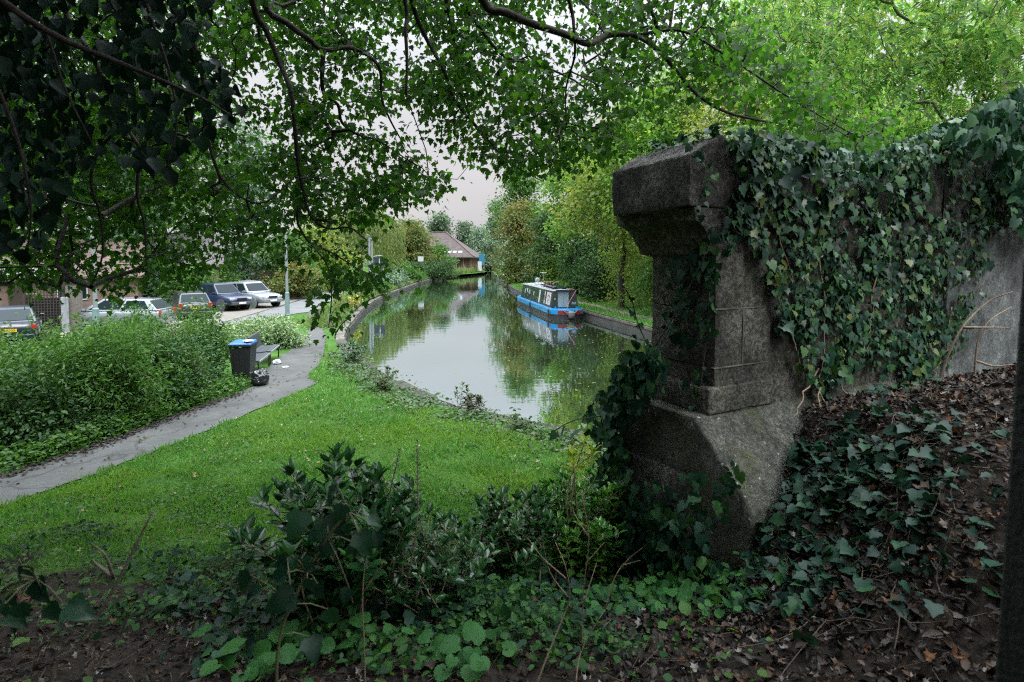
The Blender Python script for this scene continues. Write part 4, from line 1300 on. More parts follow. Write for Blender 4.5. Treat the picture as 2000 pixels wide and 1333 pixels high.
IV_WALL = np.array([(1425, 262), (1500, 262), (1600, 285), (1700, 300), (1760, 275), (1850, 245), (1960, 190), (2060, 150), (2060, 430), (1985, 440), (1930, 455), (1915, 560), (1890, 640), (1850, 690), (1800, 770), (1740, 735), (1700, 690), (1640, 745), (1585, 765), (1570, 690), (1535, 640), (1520, 570), (1500, 510), (1465, 455), (1435, 420), (1470, 330), (1450, 290)])
n = 60000
px = rg.uniform(1400, 2060, n); py = rg.uniform(150, 790, n)
w_ = in_poly(px + rg.normal(0, 9, n), py + rg.normal(0, 9, n), IV_WALL)
d = np.full(n, .33)
for hx, hy, rx, ry, a in [(1660, 440, 28, 70, .85), (1845, 380, 45, 70, .9), (1640, 330, 60, 25, .6), (1560, 340, 40, 28, .75), (1500, 440, 22, 40, .7), (1545, 500, 30, 60, .6), (1870, 530, 30, 90, .6), (1720, 380, 25, 40, .5), (1900, 300, 40, 40, .3)]:
    d *= 1 - a * np.exp(-((px - hx) / rx) ** 2 - ((py - hy) / ry) ** 2)
# hanging strands: denser in vertical bands
d *= .8 + .35 * np.sin(px * .085 + np.sin(py * .018) * 1.3)
d *= .35 + .95 * (.5 + .5 * np.sin(px * .043 + 1.3 * np.sin(py * .031 + 1)) * np.sin(py * .037 + np.sin(px * .029)))
w_ &= rg.uniform(0, 1, n) < d
px, py = px[w_], py[w_]; n = len(px)
vv = -.03 - rg.uniform(0, .07, n) - .08 * np.exp(-((py - 320) / 60) ** 2)
pos = on_wall(px, py, vv)
tip = norm(np.column_stack([rg.normal(0, .45, n), rg.normal(0, .3, n), -np.ones(n)]) - ND * .15)
x, y, z = leaf_frames(n, tip, np.tile(-ND * 1.0 + np.array([0, 0, .4]), (n, 1)), .38, rg)
sz = np.where(rg.uniform(0, 1, n) < .45, .036, .068) * np.clip(rg.normal(1, .3, n), .45, 1.8)
ne_ = 900
pe = np.interp(rg.uniform(0, 1, ne_), np.linspace(0, 1, 8), [1430, 1500, 1600, 1700, 1760, 1850, 1960, 2060])
ye = np.interp(pe, [1430, 1500, 1600, 1700, 1760, 1850, 1960, 2060], [262, 262, 285, 302, 280, 248, 195, 150]) + rg.normal(18, 10, ne_)
ve = -.05 + rg.uniform(-.05, .5, ne_)
pos = np.vstack([pos, on_wall(pe, ye, ve)]); sz = np.concatenate([sz, .075 * np.clip(rg.normal(1, .3, ne_), .5, 1.6)])
tip = norm(np.column_stack([rg.normal(0, .6, ne_), rg.normal(-.2, .5, ne_), rg.normal(-.5, .5, ne_)]))
nt_ = 700
ut = rg.uniform(.9, 5.6, nt_); vt = rg.uniform(-.08, .5, nt_)
zt = np.interp(ut, [.37, 2.0, 2.3, 3.2, 5.2, 8], [4.76, 4.70, 4.76, 5.08, 5.72, 6.1]) - .17 + .17 * np.clip(1 - np.abs(vt - .3) / .33, 0, 1) + rg.uniform(.01, .07, nt_)
pos = np.vstack([pos, np.array([W(a_, b_, c_) for a_, b_, c_ in zip(ut, vt, zt)])]); sz = np.concatenate([sz, .075 * np.clip(rg.normal(1, .3, nt_), .5, 1.6)])
tip = np.vstack([tip, norm(np.column_stack([rg.normal(0, .7, nt_), rg.normal(-.4, .5, nt_), rg.normal(-.2, .4, nt_)]))]); ne_ += nt_
xe, ye_, ze = leaf_frames(ne_, tip, np.tile(-ND * .5 + np.array([0, 0, .9]), (ne_, 1)), .4, rg)
x, y, z = np.vstack([x, xe]), np.vstack([y, ye_]), np.vstack([z, ze])
ivw = empty('ivy_curtain', W(1.6, -.05, 2.9), 0, 'dense curtain of ivy hanging down the right hand wall beside the pier', 'ivy')
yg = rg.uniform(0, 1, len(pos)) < .45
adopt(link('leaf_mass', leaves_mesh('leaf_mass', pos[~yg], x[~yg], y[~yg], z[~yg], sz[~yg], T_IVY), None, M_IVY), ivw)
M_IVY_Y = leaf_mat('young_ivy_leaf', [(.009, .036, .022), (.014, .052, .028), (.022, .072, .034), (.035, .1, .035), (.05, .12, .035), (.1, .13, .03)], .14, .36, .35)
adopt(link('young_leaf_mass', leaves_mesh('young_leaf_mass', pos[yg], x[yg], y[yg], z[yg], sz[yg] * 1.05, T_IVY5), None, M_IVY_Y), ivw)
st = MB()
for path in [[(1600, 480), (1612, 600), (1605, 700), (1598, 760), (1625, 810), (1660, 850)], [(1600, 720), (1570, 770), (1550, 815)], [(1605, 740), (1600, 800), (1605, 845)], [(1710, 520), (1700, 640), (1690, 700)], [(1480, 300), (1500, 400), (1540, 520), (1580, 640)], [(1800, 560), (1795, 640), (1770, 700)], [(1545, 640), (1560, 700), (1590, 740)], [(1860, 600), (1850, 680), (1820, 740)], [(1650, 700), (1640, 760), (1690, 790), (1800, 795)]]:
    a = np.array(path, float)
    a = np.column_stack([np.interp(np.linspace(0, 1, 12), np.linspace(0, 1, len(a)), a[:, k]) for k in (0, 1)])
    p3 = on_wall(a[:, 0] + rg.normal(0, 2.5, 12), a[:, 1], np.full(12, -.06) - np.maximum(0, a[:, 1] - 745) * .0028)
    st.tube(p3, np.linspace(.008, .004, 12), 5, sub=2)
adopt(st.build('stem', TWIG, None, smooth=True), ivw)

# heap over the right hand wall top: bigger, darker leaves standing proud
n = 1500
px = rg.uniform(1830, 2080, n); py = rg.uniform(130, 470, n)
hp = np.array([(1840, 262), (1900, 222), (1960, 185), (2080, 130), (2080, 470), (1985, 440), (1965, 380), (1950, 300), (1900, 280)])
w_ = in_poly(px, py, hp); px, py = px[w_], py[w_]; n = len(px)
pos = on_wall(px, py, -.12 - rg.uniform(0, .35, n))
tip = norm(np.column_stack([rg.normal(0, .5, n), rg.normal(0, .4, n), -np.ones(n)]))
x, y, z = leaf_frames(n, tip, np.tile(-ND * .8 + np.array([0, 0, .6]), (n, 1)), .45, rg)
iv2 = empty('ivy_heap', W(4.6, -.1, 3.0), 0, 'bushy heap of dark large leaved ivy over the top right wall corner', 'ivy')
adopt(link('leaf_mass', leaves_mesh('leaf_mass', pos, x, y, z, .11 * np.clip(rg.normal(1, .25, n), .5, 1.5), T_IVY), None, M_IVY), iv2)
st = MB()
for q in range(3):
    st.tube([W(4.2 + q * .35, -.02, 4.45), W(4.4 + q * .4, -.06, 4.8), W(4.5 + q * .5, -.12, 5.2), W(4.7 + q * .5, -.2, 5.6)], [.02, .018, .015, .01], 6, sub=4)
adopt(st.build('stem', BARK, None, smooth=True), iv2)

# ivy creeping on the pier: cap strands, dark face, foot
pos, sz = [], []
tips, nrm = [], []
def add_iv(p, s, tipdir, n_):
    pos.append(p); sz.append(s); tips.append(tipdir); nrm.append(n_)
def strand(path, count, plane, wid, size):
    a = np.array(path, float); t_ = rg.uniform(0, 1, count)
    u = np.linspace(0, 1, len(a))
    px = np.interp(t_, u, a[:, 0]) + rg.normal(0, wid, count); py = np.interp(t_, u, a[:, 1]) + rg.normal(0, wid, count)
    if plane == 'front':
        p = on_wall(px, py, -.03 - rg.uniform(0, .05, count)); nn = -ND
    elif plane == 'side':
        p = on_plane(px, py, W(-.03, 0, 3), NR) - NR * rg.uniform(0, .08, (count, 1)); nn = -NR
    else:
        p = on_plane(px, py, W(-.27, 0, 3), NR) - NR * rg.uniform(0, .12, (count, 1)); nn = -NR
    add_iv(p, size * np.clip(rg.normal(1, .3, count), .5, 1.6), norm(np.column_stack([rg.normal(0, .5, count), rg.normal(0, .4, count), -np.ones(count)])), np.tile(nn * .9 + np.array([0, 0, .4]), (count, 1)))
strand([(1345, 268), (1375, 300), (1385, 335), (1375, 380), (1360, 425)], 26, 'front', 6, .05)
strand([(1440, 262), (1465, 310), (1460, 380), (1435, 440), (1420, 480)], 90, 'front', 14, .06)
strand([(1395, 440), (1395, 500), (1390, 560), (1388, 620), (1385, 660)], 60, 'side', 9, .065)
strand([(1370, 480), (1340, 540), (1330, 610), (1320, 660)], 70, 'side', 20, .075)
strand([(1380, 690), (1370, 750), (1360, 800), (1355, 850)], 30, 'side', 7, .06)
strand([(1275, 690), (1240, 740), (1215, 800), (1205, 880), (1215, 980), (1235, 1090)], 520, 'foot', 20, .08)
strand([(1330, 960), (1320, 1040), (1350, 1100)], 170, 'foot', 38, .08)
strand([(1260, 1000), (1280, 1080), (1300, 1120)], 160, 'foot', 30, .08)
strand([(1440, 905), (1435, 960), (1425, 1000)], 24, 'foot', 8, .06)
strand([(1195, 760), (1180, 800), (1185, 850)], 34, 'foot', 14, .085)
strand([(1300, 700), (1290, 730), (1260, 720)], 60, 'foot', 16, .08)
# along the ridge of the cap
cnt_ = 260
u = rg.uniform(-.05, .75, cnt_); v = rg.uniform(-.02, .8, cnt_)
q = np.array([W(a, b_, 4.86 - abs(a - .03) * .28) for a, b_ in zip(u, v)])
add_iv(q + rg.normal(0, .012, q.shape), .06 * np.clip(rg.normal(1, .3, cnt_), .5, 1.6), norm(np.column_stack([rg.normal(0, .8, (cnt_, 2)), rg.normal(-.3, .3, cnt_)])), np.tile([0, -.2, 1.0], (cnt_, 1)))
pos = np.vstack(pos); sz = np.concatenate(sz); tips = np.vstack(tips); nrm = np.vstack(nrm)
x, y, z = leaf_frames(len(pos), tips, nrm, .4, rg)
iv3 = empty('climbing_ivy', W(-.3, .4, 1.2), 0, 'thin ivy climbing the dark left face and cap of the stone pier', 'ivy')
adopt(link('leaf_mass', leaves_mesh('leaf_mass', pos, x, y, z, sz, T_IVY), None, M_IVY), iv3)
st = MB()
for path, pl in [([(1250, 1100), (1215, 950), (1210, 820), (1270, 700), (1330, 600), (1390, 480)], -.2), ([(1340, 1090), (1330, 960), (1360, 820), (1380, 690), (1390, 560)], -.05)]:
    a = np.array(path, float)
    st.tube(on_plane(a[:, 0], a[:, 1], W(pl, 0, 3), NR) - NR * .02, np.linspace(.012, .003, len(a)), 5, sub=4)
adopt(st.build('stem', BARK, None, smooth=True), iv3)

# ================================================================== FOREGROUND PLANTS
def shoot_plant(name, label, cat, base, shoots, leaf, mat, tmpl, seed, group=None, step=.05, stem_r=.007, spread=.5, young=None, stem_mat=None, rosette=5, droop=.25):
    """stems with leaves set along them; shoots = list of tip points"""
    rg = np.random.default_rng(seed)
    root = empty(name, base, 0, label, cat, group)
    st = MB(); pp, tt, uu, ss, yy_ = [], [], [], [], []
    for tip in shoots:
        b_ = np.array(base) + np.array([*rg.normal(0, .1, 2), -.03])
        tip = np.array(tip, float)
        mid = b_ * .5 + tip * .5 + np.array([*rg.normal(0, .06, 2), .05 * np.linalg.norm(tip - b_)])
        q, r = smooth_path([b_, mid, tip], [stem_r, stem_r * .8, stem_r * .4], 6)
        st.tube(q, r, 5)
        L = np.linalg.norm(np.diff(q, axis=0), axis=1).sum()
        k = max(4, int(L * spread / step)); a0 = rg.uniform(0, 6.28)
        for i in range(k):
            f = 1 - spread + spread * (i + .5) / k
            p = np.array([np.interp(f, np.linspace(0, 1, len(q)), q[:, j]) for j in range(3)])
            d = norm(q[min(len(q) - 1, int(f * len(q)))] - q[max(0, int(f * len(q)) - 1)])
            a = a0 + i * 2.4
            o = norm(np.array([math.cos(a), math.sin(a), 0]) + d * (.25 + .8 * f ** 3) + np.array([0, 0, -droop * (1 - f)]))
            pp.append(p); tt.append(o); uu.append(np.array([0, 0, 1]) + d * .5); ss.append(leaf * rg.uniform(.6, 1.1) * (1 if f < .9 else .75)); yy_.append(False)
        for i in range(rosette):
            a = rg.uniform(0, 6.28)
            pp.append(q[-1]); tt.append(norm(np.array([math.cos(a) * .6, math.sin(a) * .6, .8]))); uu.append(np.array([-math.cos(a) * .6, -math.sin(a) * .6, .8])); ss.append(leaf * rg.uniform(.5, .85)); yy_.append(True)
    n = len(pp)
    x, y, z = leaf_frames(n, np.array(tt), np.array(uu), .25, rg)
    adopt(st.build('stem', stem_mat or TWIG, None, smooth=True), root)
    me = leaves_mesh('foliage', np.array(pp), x, y, z, np.array(ss), tmpl)
    o = link('foliage', me, None, [mat, young or mat])
    if young:
        per = len(tmpl[1][0])
        mi = np.repeat(np.array(yy_, np.int32), per)
        me.polygons.foreach_set('material_index', mi)
    adopt(o, root)
    return root

def dome(cx, cy, zb, r, h, n, seed, tall=.35):
    rg = np.random.default_rng(seed)
    out = []
    for i in range(n):
        a = rg.uniform(0, 6.28); q = r * math.sqrt(rg.uniform(0, 1))
        out.append((cx + q * math.cos(a), cy + q * math.sin(a), zb + h * (1 - tall * (q / r) ** 2) * rg.uniform(.72, 1.08)))
    return out
def gpt(x, y): return (x, y, float(gz(x, y)))
LGp = 'laurel bushes at the foot of the pier'
b0 = gpt(-1.15, 3.7)
shoot_plant('laurel_bush', 'dark laurel bush in the middle foreground with upright leafy tips', 'bush', b0, dome(-1.2, 3.7, b0[2], .62, 1.02, 74, 1), .15, M_LAUREL, T_OVAL, 1, LGp, .035, spread=.75)
b0 = gpt(-.55, 3.9)
shoot_plant('laurel_bush', 'low tangled laurel bush right of the dark one', 'bush', b0, dome(-.6, 3.9, b0[2], .5, .62, 60, 2), .1, M_LAUREL, T_OVAL, 2, LGp, .035, spread=.8)
b0 = gpt(.0, 4.5)
shoot_plant('laurel_bush', 'glossy laurel bush between lawn and yellow tipped laurel', 'bush', b0, dome(.02, 4.5, b0[2], .42, .78, 64, 3), .11, M_LAUREL, T_OVAL, 3, LGp, .035, spread=.75)
b0 = gpt(.55, 4.75)
shoot_plant('laurel_bush', 'laurel bush with a bright yellow new shoot beside the pier foot', 'bush', b0, dome(.62, 4.75, b0[2], .45, .98, 80, 4), .115, M_LAUREL_LIT, T_OVAL, 4, LGp, .035, spread=.75, young=M_LAUREL_LIT)
# its bright new shoot
b1 = P(1130, 985, 4.5)
shoot_plant('laurel_shoot', 'single bright yellow green laurel shoot by the pier foot', 'plant', tuple(b1), [P(1140, 868, 4.3), P(1120, 890, 4.25), P(1160, 885, 4.3)], .12, M_LAUREL_Y, T_OVAL, 5, None, .022, spread=.45)
# small leaved sprig against the lawn
b0 = gpt(-.75, 3.8)
shoot_plant('privet_sprig', 'slender small leaved sprigs rising against the lawn', 'plant', b0, [P(780, 880, 3.75), P(815, 862, 3.8), P(800, 935, 3.75), P(745, 925, 3.8)], .035, M_LAUREL, T_RHOMB, 6, None, .012, spread=.6)
# close ivy shoots, out of focus
T_NEARIVY = fan(sym([(0, .04), (.14, -.03), (.3, .04), (.44, .2), (.38, .3), (.3, .42), (.3, .52), (.2, .7), (.08, .88), (0, 1.0)]), .3, .5)
def ivy_shoot(label, pts, Yd, leaf, seed, leaves, extra=()):
    rg = np.random.default_rng(seed)
    a = np.array(pts, float)
    p3 = P(a[:, 0], a[:, 1], Yd)
    g = p3[0].copy(); g[2] = float(gz(g[0], g[1])) - .02
    root = empty('ivy_shoot', tuple(g), 0, label, 'plant', 'ivy shoots close to the viewer')
    st = MB(); st.tube(np.vstack([g, p3]) if g[2] < p3[0][2] else p3, .005, 6, sub=4)
    leaves = list(leaves) + [(q[0] + rg.normal(0, 38), q[1] + rg.normal(0, 34), q[2] + rg.normal(0, .5)) for q in leaves]
    lp = np.array([P(q[0], q[1], Yd + rg.normal(0, .06)) for q in leaves]); n = len(lp)
    tip = norm(np.column_stack([[math.sin(q[2]) for q in leaves], rg.normal(-.15, .25, n), [-math.cos(q[2]) for q in leaves]]))
    x, y, z = leaf_frames(n, tip, np.tile([0, -.7, .7], (n, 1)), .35, rg)
    for l in lp:
        k = np.argmin(np.linalg.norm(p3 - l, axis=1))
        st.tube([p3[k], (p3[k] + l) / 2 + np.array([0, 0, .01]), l], .0022, 4)
    adopt(st.build('stem', plain('ivy_stalk', (.09, .1, .045), .7), None, smooth=True), root)
    adopt(link('foliage', leaves_mesh('foliage', lp, x, y, z, leaf * np.clip(rg.normal(1, .25, n), .6, 1.5), T_NEARIVY), None, M_IVYNEAR), root)
M_IVYNEAR = leaf_mat('near_ivy_leaf', [(.006, .028, .016), (.01, .042, .02), (.014, .055, .023)], .12, .35, .3)
ivy_shoot('large leaved ivy shoot close up, left of centre, with pale stalk', [(540, 1345), (548, 1240), (570, 1180), (600, 1120), (640, 1050), (680, 1000)], 1.75, .072, 5,
          [(600, 1130, .5), (560, 1120, -1.2), (510, 1150, -1.0), (620, 1140, .3), (640, 1190, .4), (655, 1000, .3), (700, 1040, .5), (690, 1060, -.4), (720, 1010, 1.0), (650, 1060, -.9), (610, 1090, -.6), (670, 985, -.3)])
ivy_shoot('dark ivy leaves poking in at the lower left edge', [(-60, 1345), (-30, 1230), (10, 1150), (70, 1130)], 1.5, .06, 6, [(0, 1130, .1), (25, 1160, .2), (70, 1130, .6), (45, 1110, -.4), (10, 1180, 0), (80, 1140, .3), (35, 1180, .1)])

# brambles at the left edge of the pier, dark against the water
def bramble(label, paths, seed, leaf=.06):
    rg = np.random.default_rng(seed)
    root = empty('bramble', tuple(P(*paths[0][0][0], paths[0][1])), 0, label, 'plant', 'bramble stems by the pier')
    st = MB(); lp = []
    for path, Yd in paths:
        a = np.array(path, float); p3 = P(a[:, 0], a[:, 1], Yd)
        q, _ = smooth_path(p3, np.zeros(len(p3)), 6)
        st.tube(q, .0045, 5)
        for k in range(2, len(q), 3):
            lp.append(q[k] + rg.normal(0, .012, 3))
    lp = np.array(lp); n = len(lp)
    tip = norm(rg.normal(0, .7, (n, 3)) + np.array([0, 0, -.5]))
    x, y, z = leaf_frames(n, tip, np.tile([0, -.6, .6], (n, 1)), .5, rg)
    adopt(st.build('stem', BARK, None, smooth=True), root)
    adopt(link('foliage', leaves_mesh('foliage', lp, x, y, z, leaf * np.clip(rg.normal(1, .3, n), .5, 1.5), T_IVY), None, M_IVY), root)
bramble('thin bramble stem curving up beside the pier shaft against the water', [([(1275, 705), (1262, 670), (1245, 630), (1235, 590), (1222, 565)], 4.6), ([(1240, 620), (1225, 600)], 4.6)], 3)
bramble('thin bramble stem trailing left from the pier foot above the water', [([(1200, 800), (1180, 812), (1120, 822), (1070, 850)], 4.5), ([(1185, 790), (1172, 800), (1180, 850)], 4.5)], 4, .08)

# dead stems and sticks
def dead_stems(name, label, paths, Yd, seed, r=.006, cat='dead stem', mat=None):
    rg = np.random.default_rng(seed)
    b_ = P(*paths[0][0], Yd)
    root = empty(name, tuple(b_), 0, label, cat)
    st = MB()
    for i, path in enumerate(paths):
        a = np.array(path, float)
        p3 = P(a[:, 0], a[:, 1], Yd + .05 * np.sin(a[:, 0] * .09 + a[:, 1] * .05))
        if i == 0 or path[0][1] > 1300:
            g = p3[0].copy(); g[2] = min(g[2], float(gz(g[0], g[1]))) - .03
            p3 = np.vstack([g, p3])
        st.tube(p3, np.linspace(r, r * .35, len(p3)) * (1 if i < 2 else .6), 5, sub=4)
    adopt(st.build('stem', mat or TWIG, None, smooth=True), root)
dead_stems('dead_shrub', 'spindly pale dead shrub in front of the pier foot', [
    [(1050, 1333), (1090, 1230), (1112, 1170), (1105, 1110), (1085, 1060)], [(1125, 1333), (1136, 1270), (1182, 1190)], [(1136, 1270), (1140, 1150), (1150, 1050), (1135, 960)], [(1150, 1050), (1120, 1000), (1118, 965)],
    [(1182, 1190), (1200, 1130), (1225, 1095), (1255, 1070)], [(1215, 1105), (1250, 1095)], [(1145, 1100), (1180, 1060)], [(1105, 1130), (1060, 1090), (1030, 1050)], [(1140, 1180), (1165, 1100)], [(1135, 1040), (1165, 1010)], [(1112, 1170), (1075, 1120), (1060, 1060)]], 2.85, 1)
dead_stems('dead_twig', 'single bare pale twig beside the close ivy shoot', [[(712, 1290), (708, 1180), (712, 1110), (722, 1060)], [(712, 1155), (735, 1120), (755, 1100)], [(735, 1120), (748, 1100)]], 2.3, 2, .004)
dead_stems('fallen_stick', 'long blurred stick leaning across the lower left corner', [[(100, 1340), (150, 1265), (200, 1190), (235, 1125), (268, 1060), (298, 1000)], [(222, 1130), (180, 1095)], [(222, 1130), (205, 1085), (175, 1060)]], 1.55, 3, .0085, 'stick', BARK_L)
dead_stems('dead_branch', 'thin bent dead branch arching from the leaf litter at the right wall', [[(1830, 765), (1850, 700), (1880, 640), (1930, 590), (1978, 570)], [(1880, 640), (1920, 640), (1970, 640)]], 4.6, 5, .012)
dead_stems('dead_branch', 'forked dead branch near the dark post', [[(1905, 705), (1912, 660), (1935, 625), (1975, 600)], [(1905, 705), (1940, 715), (1980, 712)]], 4.9, 6, .011)

# ================================================================== SCATTERED COVER
def scatter(xy, lift=0.0):
    z = gz(xy[:, 0], xy[:, 1])
    return np.column_stack([xy, z + lift])
def wall_v(xy): return (xy[:, 0] - PC[0]) * PD[0] + (xy[:, 1] - PC[1]) * PD[1]
def wall_u(xy): return (xy[:, 0] - PC[0]) * PR[0] + (xy[:, 1] - PC[1]) * PR[1]
def soil_edge(xy):
    x = xy[:, 0]
    return 5.3 + .35 * np.sin(x * 2.3) + .3 * np.sin(x * 5.1 + 2) - .35 * (x < -3) + np.clip(x - .2, 0, 1) * 1.2
def rect(n, x0, x1, y0, y1): return np.column_stack([rg.uniform(x0, x1, n), rg.uniform(y0, y1, n)])
def clear_pier(xy):
    v, u = wall_v(xy), wall_u(xy)
    return ~((v > -.5) & (u > -.3) & ((v > -.02) | (gz(xy[:, 0], xy[:, 1]) < 2.735 + 1.09 * v)))

# dead leaves
xy = np.vstack([rect(26000, -5, 7, 1.2, 6.6), rect(14000, .5, 5.5, 1.2, 5.5)])
edge = soil_edge(xy)
pr = np.where(xy[:, 0] > .9, 1.0, np.where(xy[:, 1] < edge - 1.0, .75, np.where(xy[:, 1] < edge, .25, .03)))
k = (rg.uniform(0, 1, len(xy)) < pr) & clear_pier(xy) & (np.abs(xy[:, 0]) < xy[:, 1] * 1.0 + .4)
xy = xy[k]; n = len(xy)
p = scatter(xy, .008 + rg.uniform(0, .03, n)[:, None][:, 0])
tip = norm(np.column_stack([rg.normal(0, 1, (n, 2)), rg.normal(0, .3, n)]))
x, y, z = leaf_frames(n, tip, np.tile([0, 0, 1.0], (n, 1)), .45, rg)
M_DEAD = leaf_mat('dead_leaf', [(.006, .0048, .0042), (.012, .0095, .008), (.02, .0155, .012), (.01, .0085, .0078), (.03, .023, .018), (.016, .013, .011), (.075, .067, .06), (.07, .034, .016), (.024, .02, .017)], .08, .75, .3, tcol=(1.2, 1, .8))
tag(link('leaf_litter', leaves_mesh('leaf_litter', p, x, y, z, .048 * np.clip(rg.normal(1, .35, n), .35, 1.8), T_DEAD, rg.uniform(.5, 1.1, n)), None, M_DEAD), 'carpet of brown dead leaves over the shaded slope', 'leaf litter', kind='stuff')
# fallen twigs in the litter
xy = rect(1500, -4, 6, 1.4, 6); k = clear_pier(xy) & ((xy[:, 0] > .8) | (xy[:, 1] < 4.2)); xy = xy[k]; n = len(xy)
a = rg.uniform(0, PI, n); L = rg.uniform(.06, .3, n)
A = scatter(xy, .025); Bp = np.column_stack([xy + np.column_stack([np.cos(a), np.sin(a)]) * L[:, None]]); Bq = scatter(Bp, .03 + rg.uniform(0, .03, n))
V1, F1 = edges_tubes(A, Bq, rg.uniform(.0015, .004, n), .0015, 4)
tag(link('twig_litter', mesh_np('twig_litter', V1, [F1]), None, plain('rotten_twig', (.07, .055, .042), .9, var=.5, scale=9)), 'small dry twigs strewn through the leaf litter', 'twigs', kind='stuff')

# ground ivy
M_GIVY = leaf_mat('ground_ivy_leaf', [(.006, .026, .018), (.01, .038, .025), (.015, .05, .03), (.022, .07, .026)], .08, .5, .22)
def patchy(xy, sc, ph): return .5 + .5 * np.sin(xy[:, 0] * sc + ph + 1.3 * np.sin(xy[:, 1] * sc * .8)) * np.sin(xy[:, 1] * sc * 1.1 + ph * 2 + np.sin(xy[:, 0] * sc))
cl = []
for (px, py, r, m_) in [(1560, 805, .14, 40), (1600, 785, .16, 50), (1565, 850, .12, 40), (1553, 920, .12, 40), (1540, 985, .14, 50), (1650, 775, .2, 50), (1720, 775, .2, 40), (1790, 770, .2, 30), (1860, 740, .2, 20), (1560, 860, .22, 40), (1600, 930, .3, 70), (1660, 900, .35, 90), (1720, 930, .35, 80), (1600, 1010, .3, 80), (1680, 1020, .4, 110), (1760, 1000, .35, 60), (1540, 1080, .35, 110), (1640, 1110, .4, 110), (1480, 1100, .3, 110), (1800, 860, .3, 40), (1740, 860, .3, 60), (1720, 1110, .35, 50), (1850, 1150, .25, 18), (1580, 1180, .3, 50), (1400, 1130, .3, 110),
                        (1000, 1120, .5, 220), (900, 1150, .5, 240), (1080, 1170, .45, 200), (800, 1120, .45, 200), (960, 1200, .45, 200), (1150, 1120, .4, 150), (760, 1200, .4, 120), (860, 1230, .4, 130), (650, 1160, .4, 110), (1180, 1220, .35, 90), (560, 1230, .35, 60), (430, 1240, .35, 50), (480, 1300, .3, 50), (340, 1180, .3, 30), (1060, 1060, .4, 130), (1250, 1120, .35, 120), (1330, 1150, .35, 120), (1240, 1060, .3, 100)]:
    c0 = G(np.array(float(px)), np.array(float(py)))
    q = c0[:2] + rg.normal(0, r * .55, (int(m_ * (.85 if px > 1350 else 1.15)), 2))
    cl.append(q)
xy = np.vstack(cl); xy = xy[clear_pier(xy)]; n = len(xy)
p = scatter(xy, rg.uniform(.02, .11, n))
tip = norm(np.column_stack([rg.normal(0, 1, (n, 2)), rg.normal(-.25, .3, n)]))
x, y, z = leaf_frames(n, tip, np.tile([0, -.15, 1.0], (n, 1)), .5, rg)
tag(link('ground_ivy', leaves_mesh('ground_ivy', p, x, y, z, .068 * np.clip(rg.normal(1, .3, n), .4, 1.5), T_IVY), None, M_GIVY), 'dark ivy creeping over the woodland floor round the pier', 'ivy', kind='stuff')
# trailing stems creeping over the right hand bank
V_, F_, k_ = [], [], 0
mbt = MB()
for q in range(22):
    px = rg.uniform(1480, 1930); py = rg.uniform(800, 1280)
    c0 = G(np.array(px), np.array(py))[:2]
    a0 = rg.uniform(0, 2 * PI); pts_ = [c0]
    for w_ in range(6):
        a0 += rg.normal(0, .45); pts_.append(pts_[-1] + .13 * np.array([math.cos(a0), math.sin(a0)]))
    pts_ = np.array(pts_); pts_ = pts_[clear_pier(pts_)]
    if len(pts_) < 4: continue
    mbt.tube(scatter(pts_, .02 + rg.uniform(0, .05, len(pts_))), .0024, 4, sub=2)
tag(mbt.build('trailing_stems', plain('ivy_runner', (.09, .07, .05), .9, var=.4, scale=9)), 'thin bare stems trailing over the leaf litter of the bank', 'stems', kind='stuff')
# low green weeds and moss between leaf litter and lawn
M_WEED = leaf_mat('weed_leaf', [(.03, .085, .015), (.05, .125, .018), (.08, .17, .025)], .35, .5, .3)
xy = rect(17000, -7, 1.5, 2.2, 6.6)
ed = soil_edge(xy)
pr = np.exp(-((xy[:, 1] - ed + .5) / .8) ** 2) * .8 + .1
pr *= sstep(.35, .75, patchy(xy, 3.1, .7)) * .9 + .1
k = (rg.uniform(0, 1, len(xy)) < pr) & clear_pier(xy); xy = xy[k]; n = len(xy)
p = scatter(xy, rg.uniform(.01, .06, n))
tip = norm(np.column_stack([rg.normal(0, 1, (n, 2)), rg.uniform(0, .7, n)]))
x, y, z = leaf_frames(n, tip, np.tile([0, 0, 1.0], (n, 1)), .4, rg)
tag(link('low_weeds', leaves_mesh('low_weeds', p, x, y, z, .04 * np.clip(rg.normal(1, .4, n), .4, 2), T_OVAL, 1.5), None, M_WEED), 'bright low weeds and moss where the lawn meets the leaf litter', 'weeds', kind='stuff')

# mixed low undergrowth round the laurels and in front of the pier
cl = []
for (px, py, r, m_) in [(520, 1130, .5, 700), (700, 1180, .6, 900), (880, 1180, .6, 1000), (1050, 1150, .6, 1000), (1180, 1150, .45, 700), (1280, 1190, .4, 500), (620, 1260, .5, 500), (820, 1280, .5, 500), (1000, 1270, .5, 500), (1180, 1290, .4, 250), (420, 1180, .5, 450), (280, 1130, .5, 450), (120, 1080, .6, 450), (240, 1230, .4, 200), (1100, 1060, .5, 700), (940, 1060, .5, 600), (740, 1060, .5, 500), (1420, 1200, .3, 150)]:
    c0 = G(np.array(float(px)), np.array(float(py)))
    cl.append(c0[:2] + rg.normal(0, r * .55, (int(m_ * 1.6), 2)))
xy = np.vstack(cl); xy = xy[clear_pier(xy)]; xy = xy[patchy(xy, 4.3, 2.0) > rg.uniform(.15, .6, len(xy))]; n = len(xy)
p = scatter(xy, rg.uniform(.01, .2, n) * (.3 + .9 * patchy(xy, 3.0, 1.0)))
tip = norm(np.column_stack([rg.normal(0, 1, (n, 2)), rg.uniform(-.3, .7, n)]))
x, y, z = leaf_frames(n, tip, np.tile([0, -.1, 1.0], (n, 1)), .45, rg)
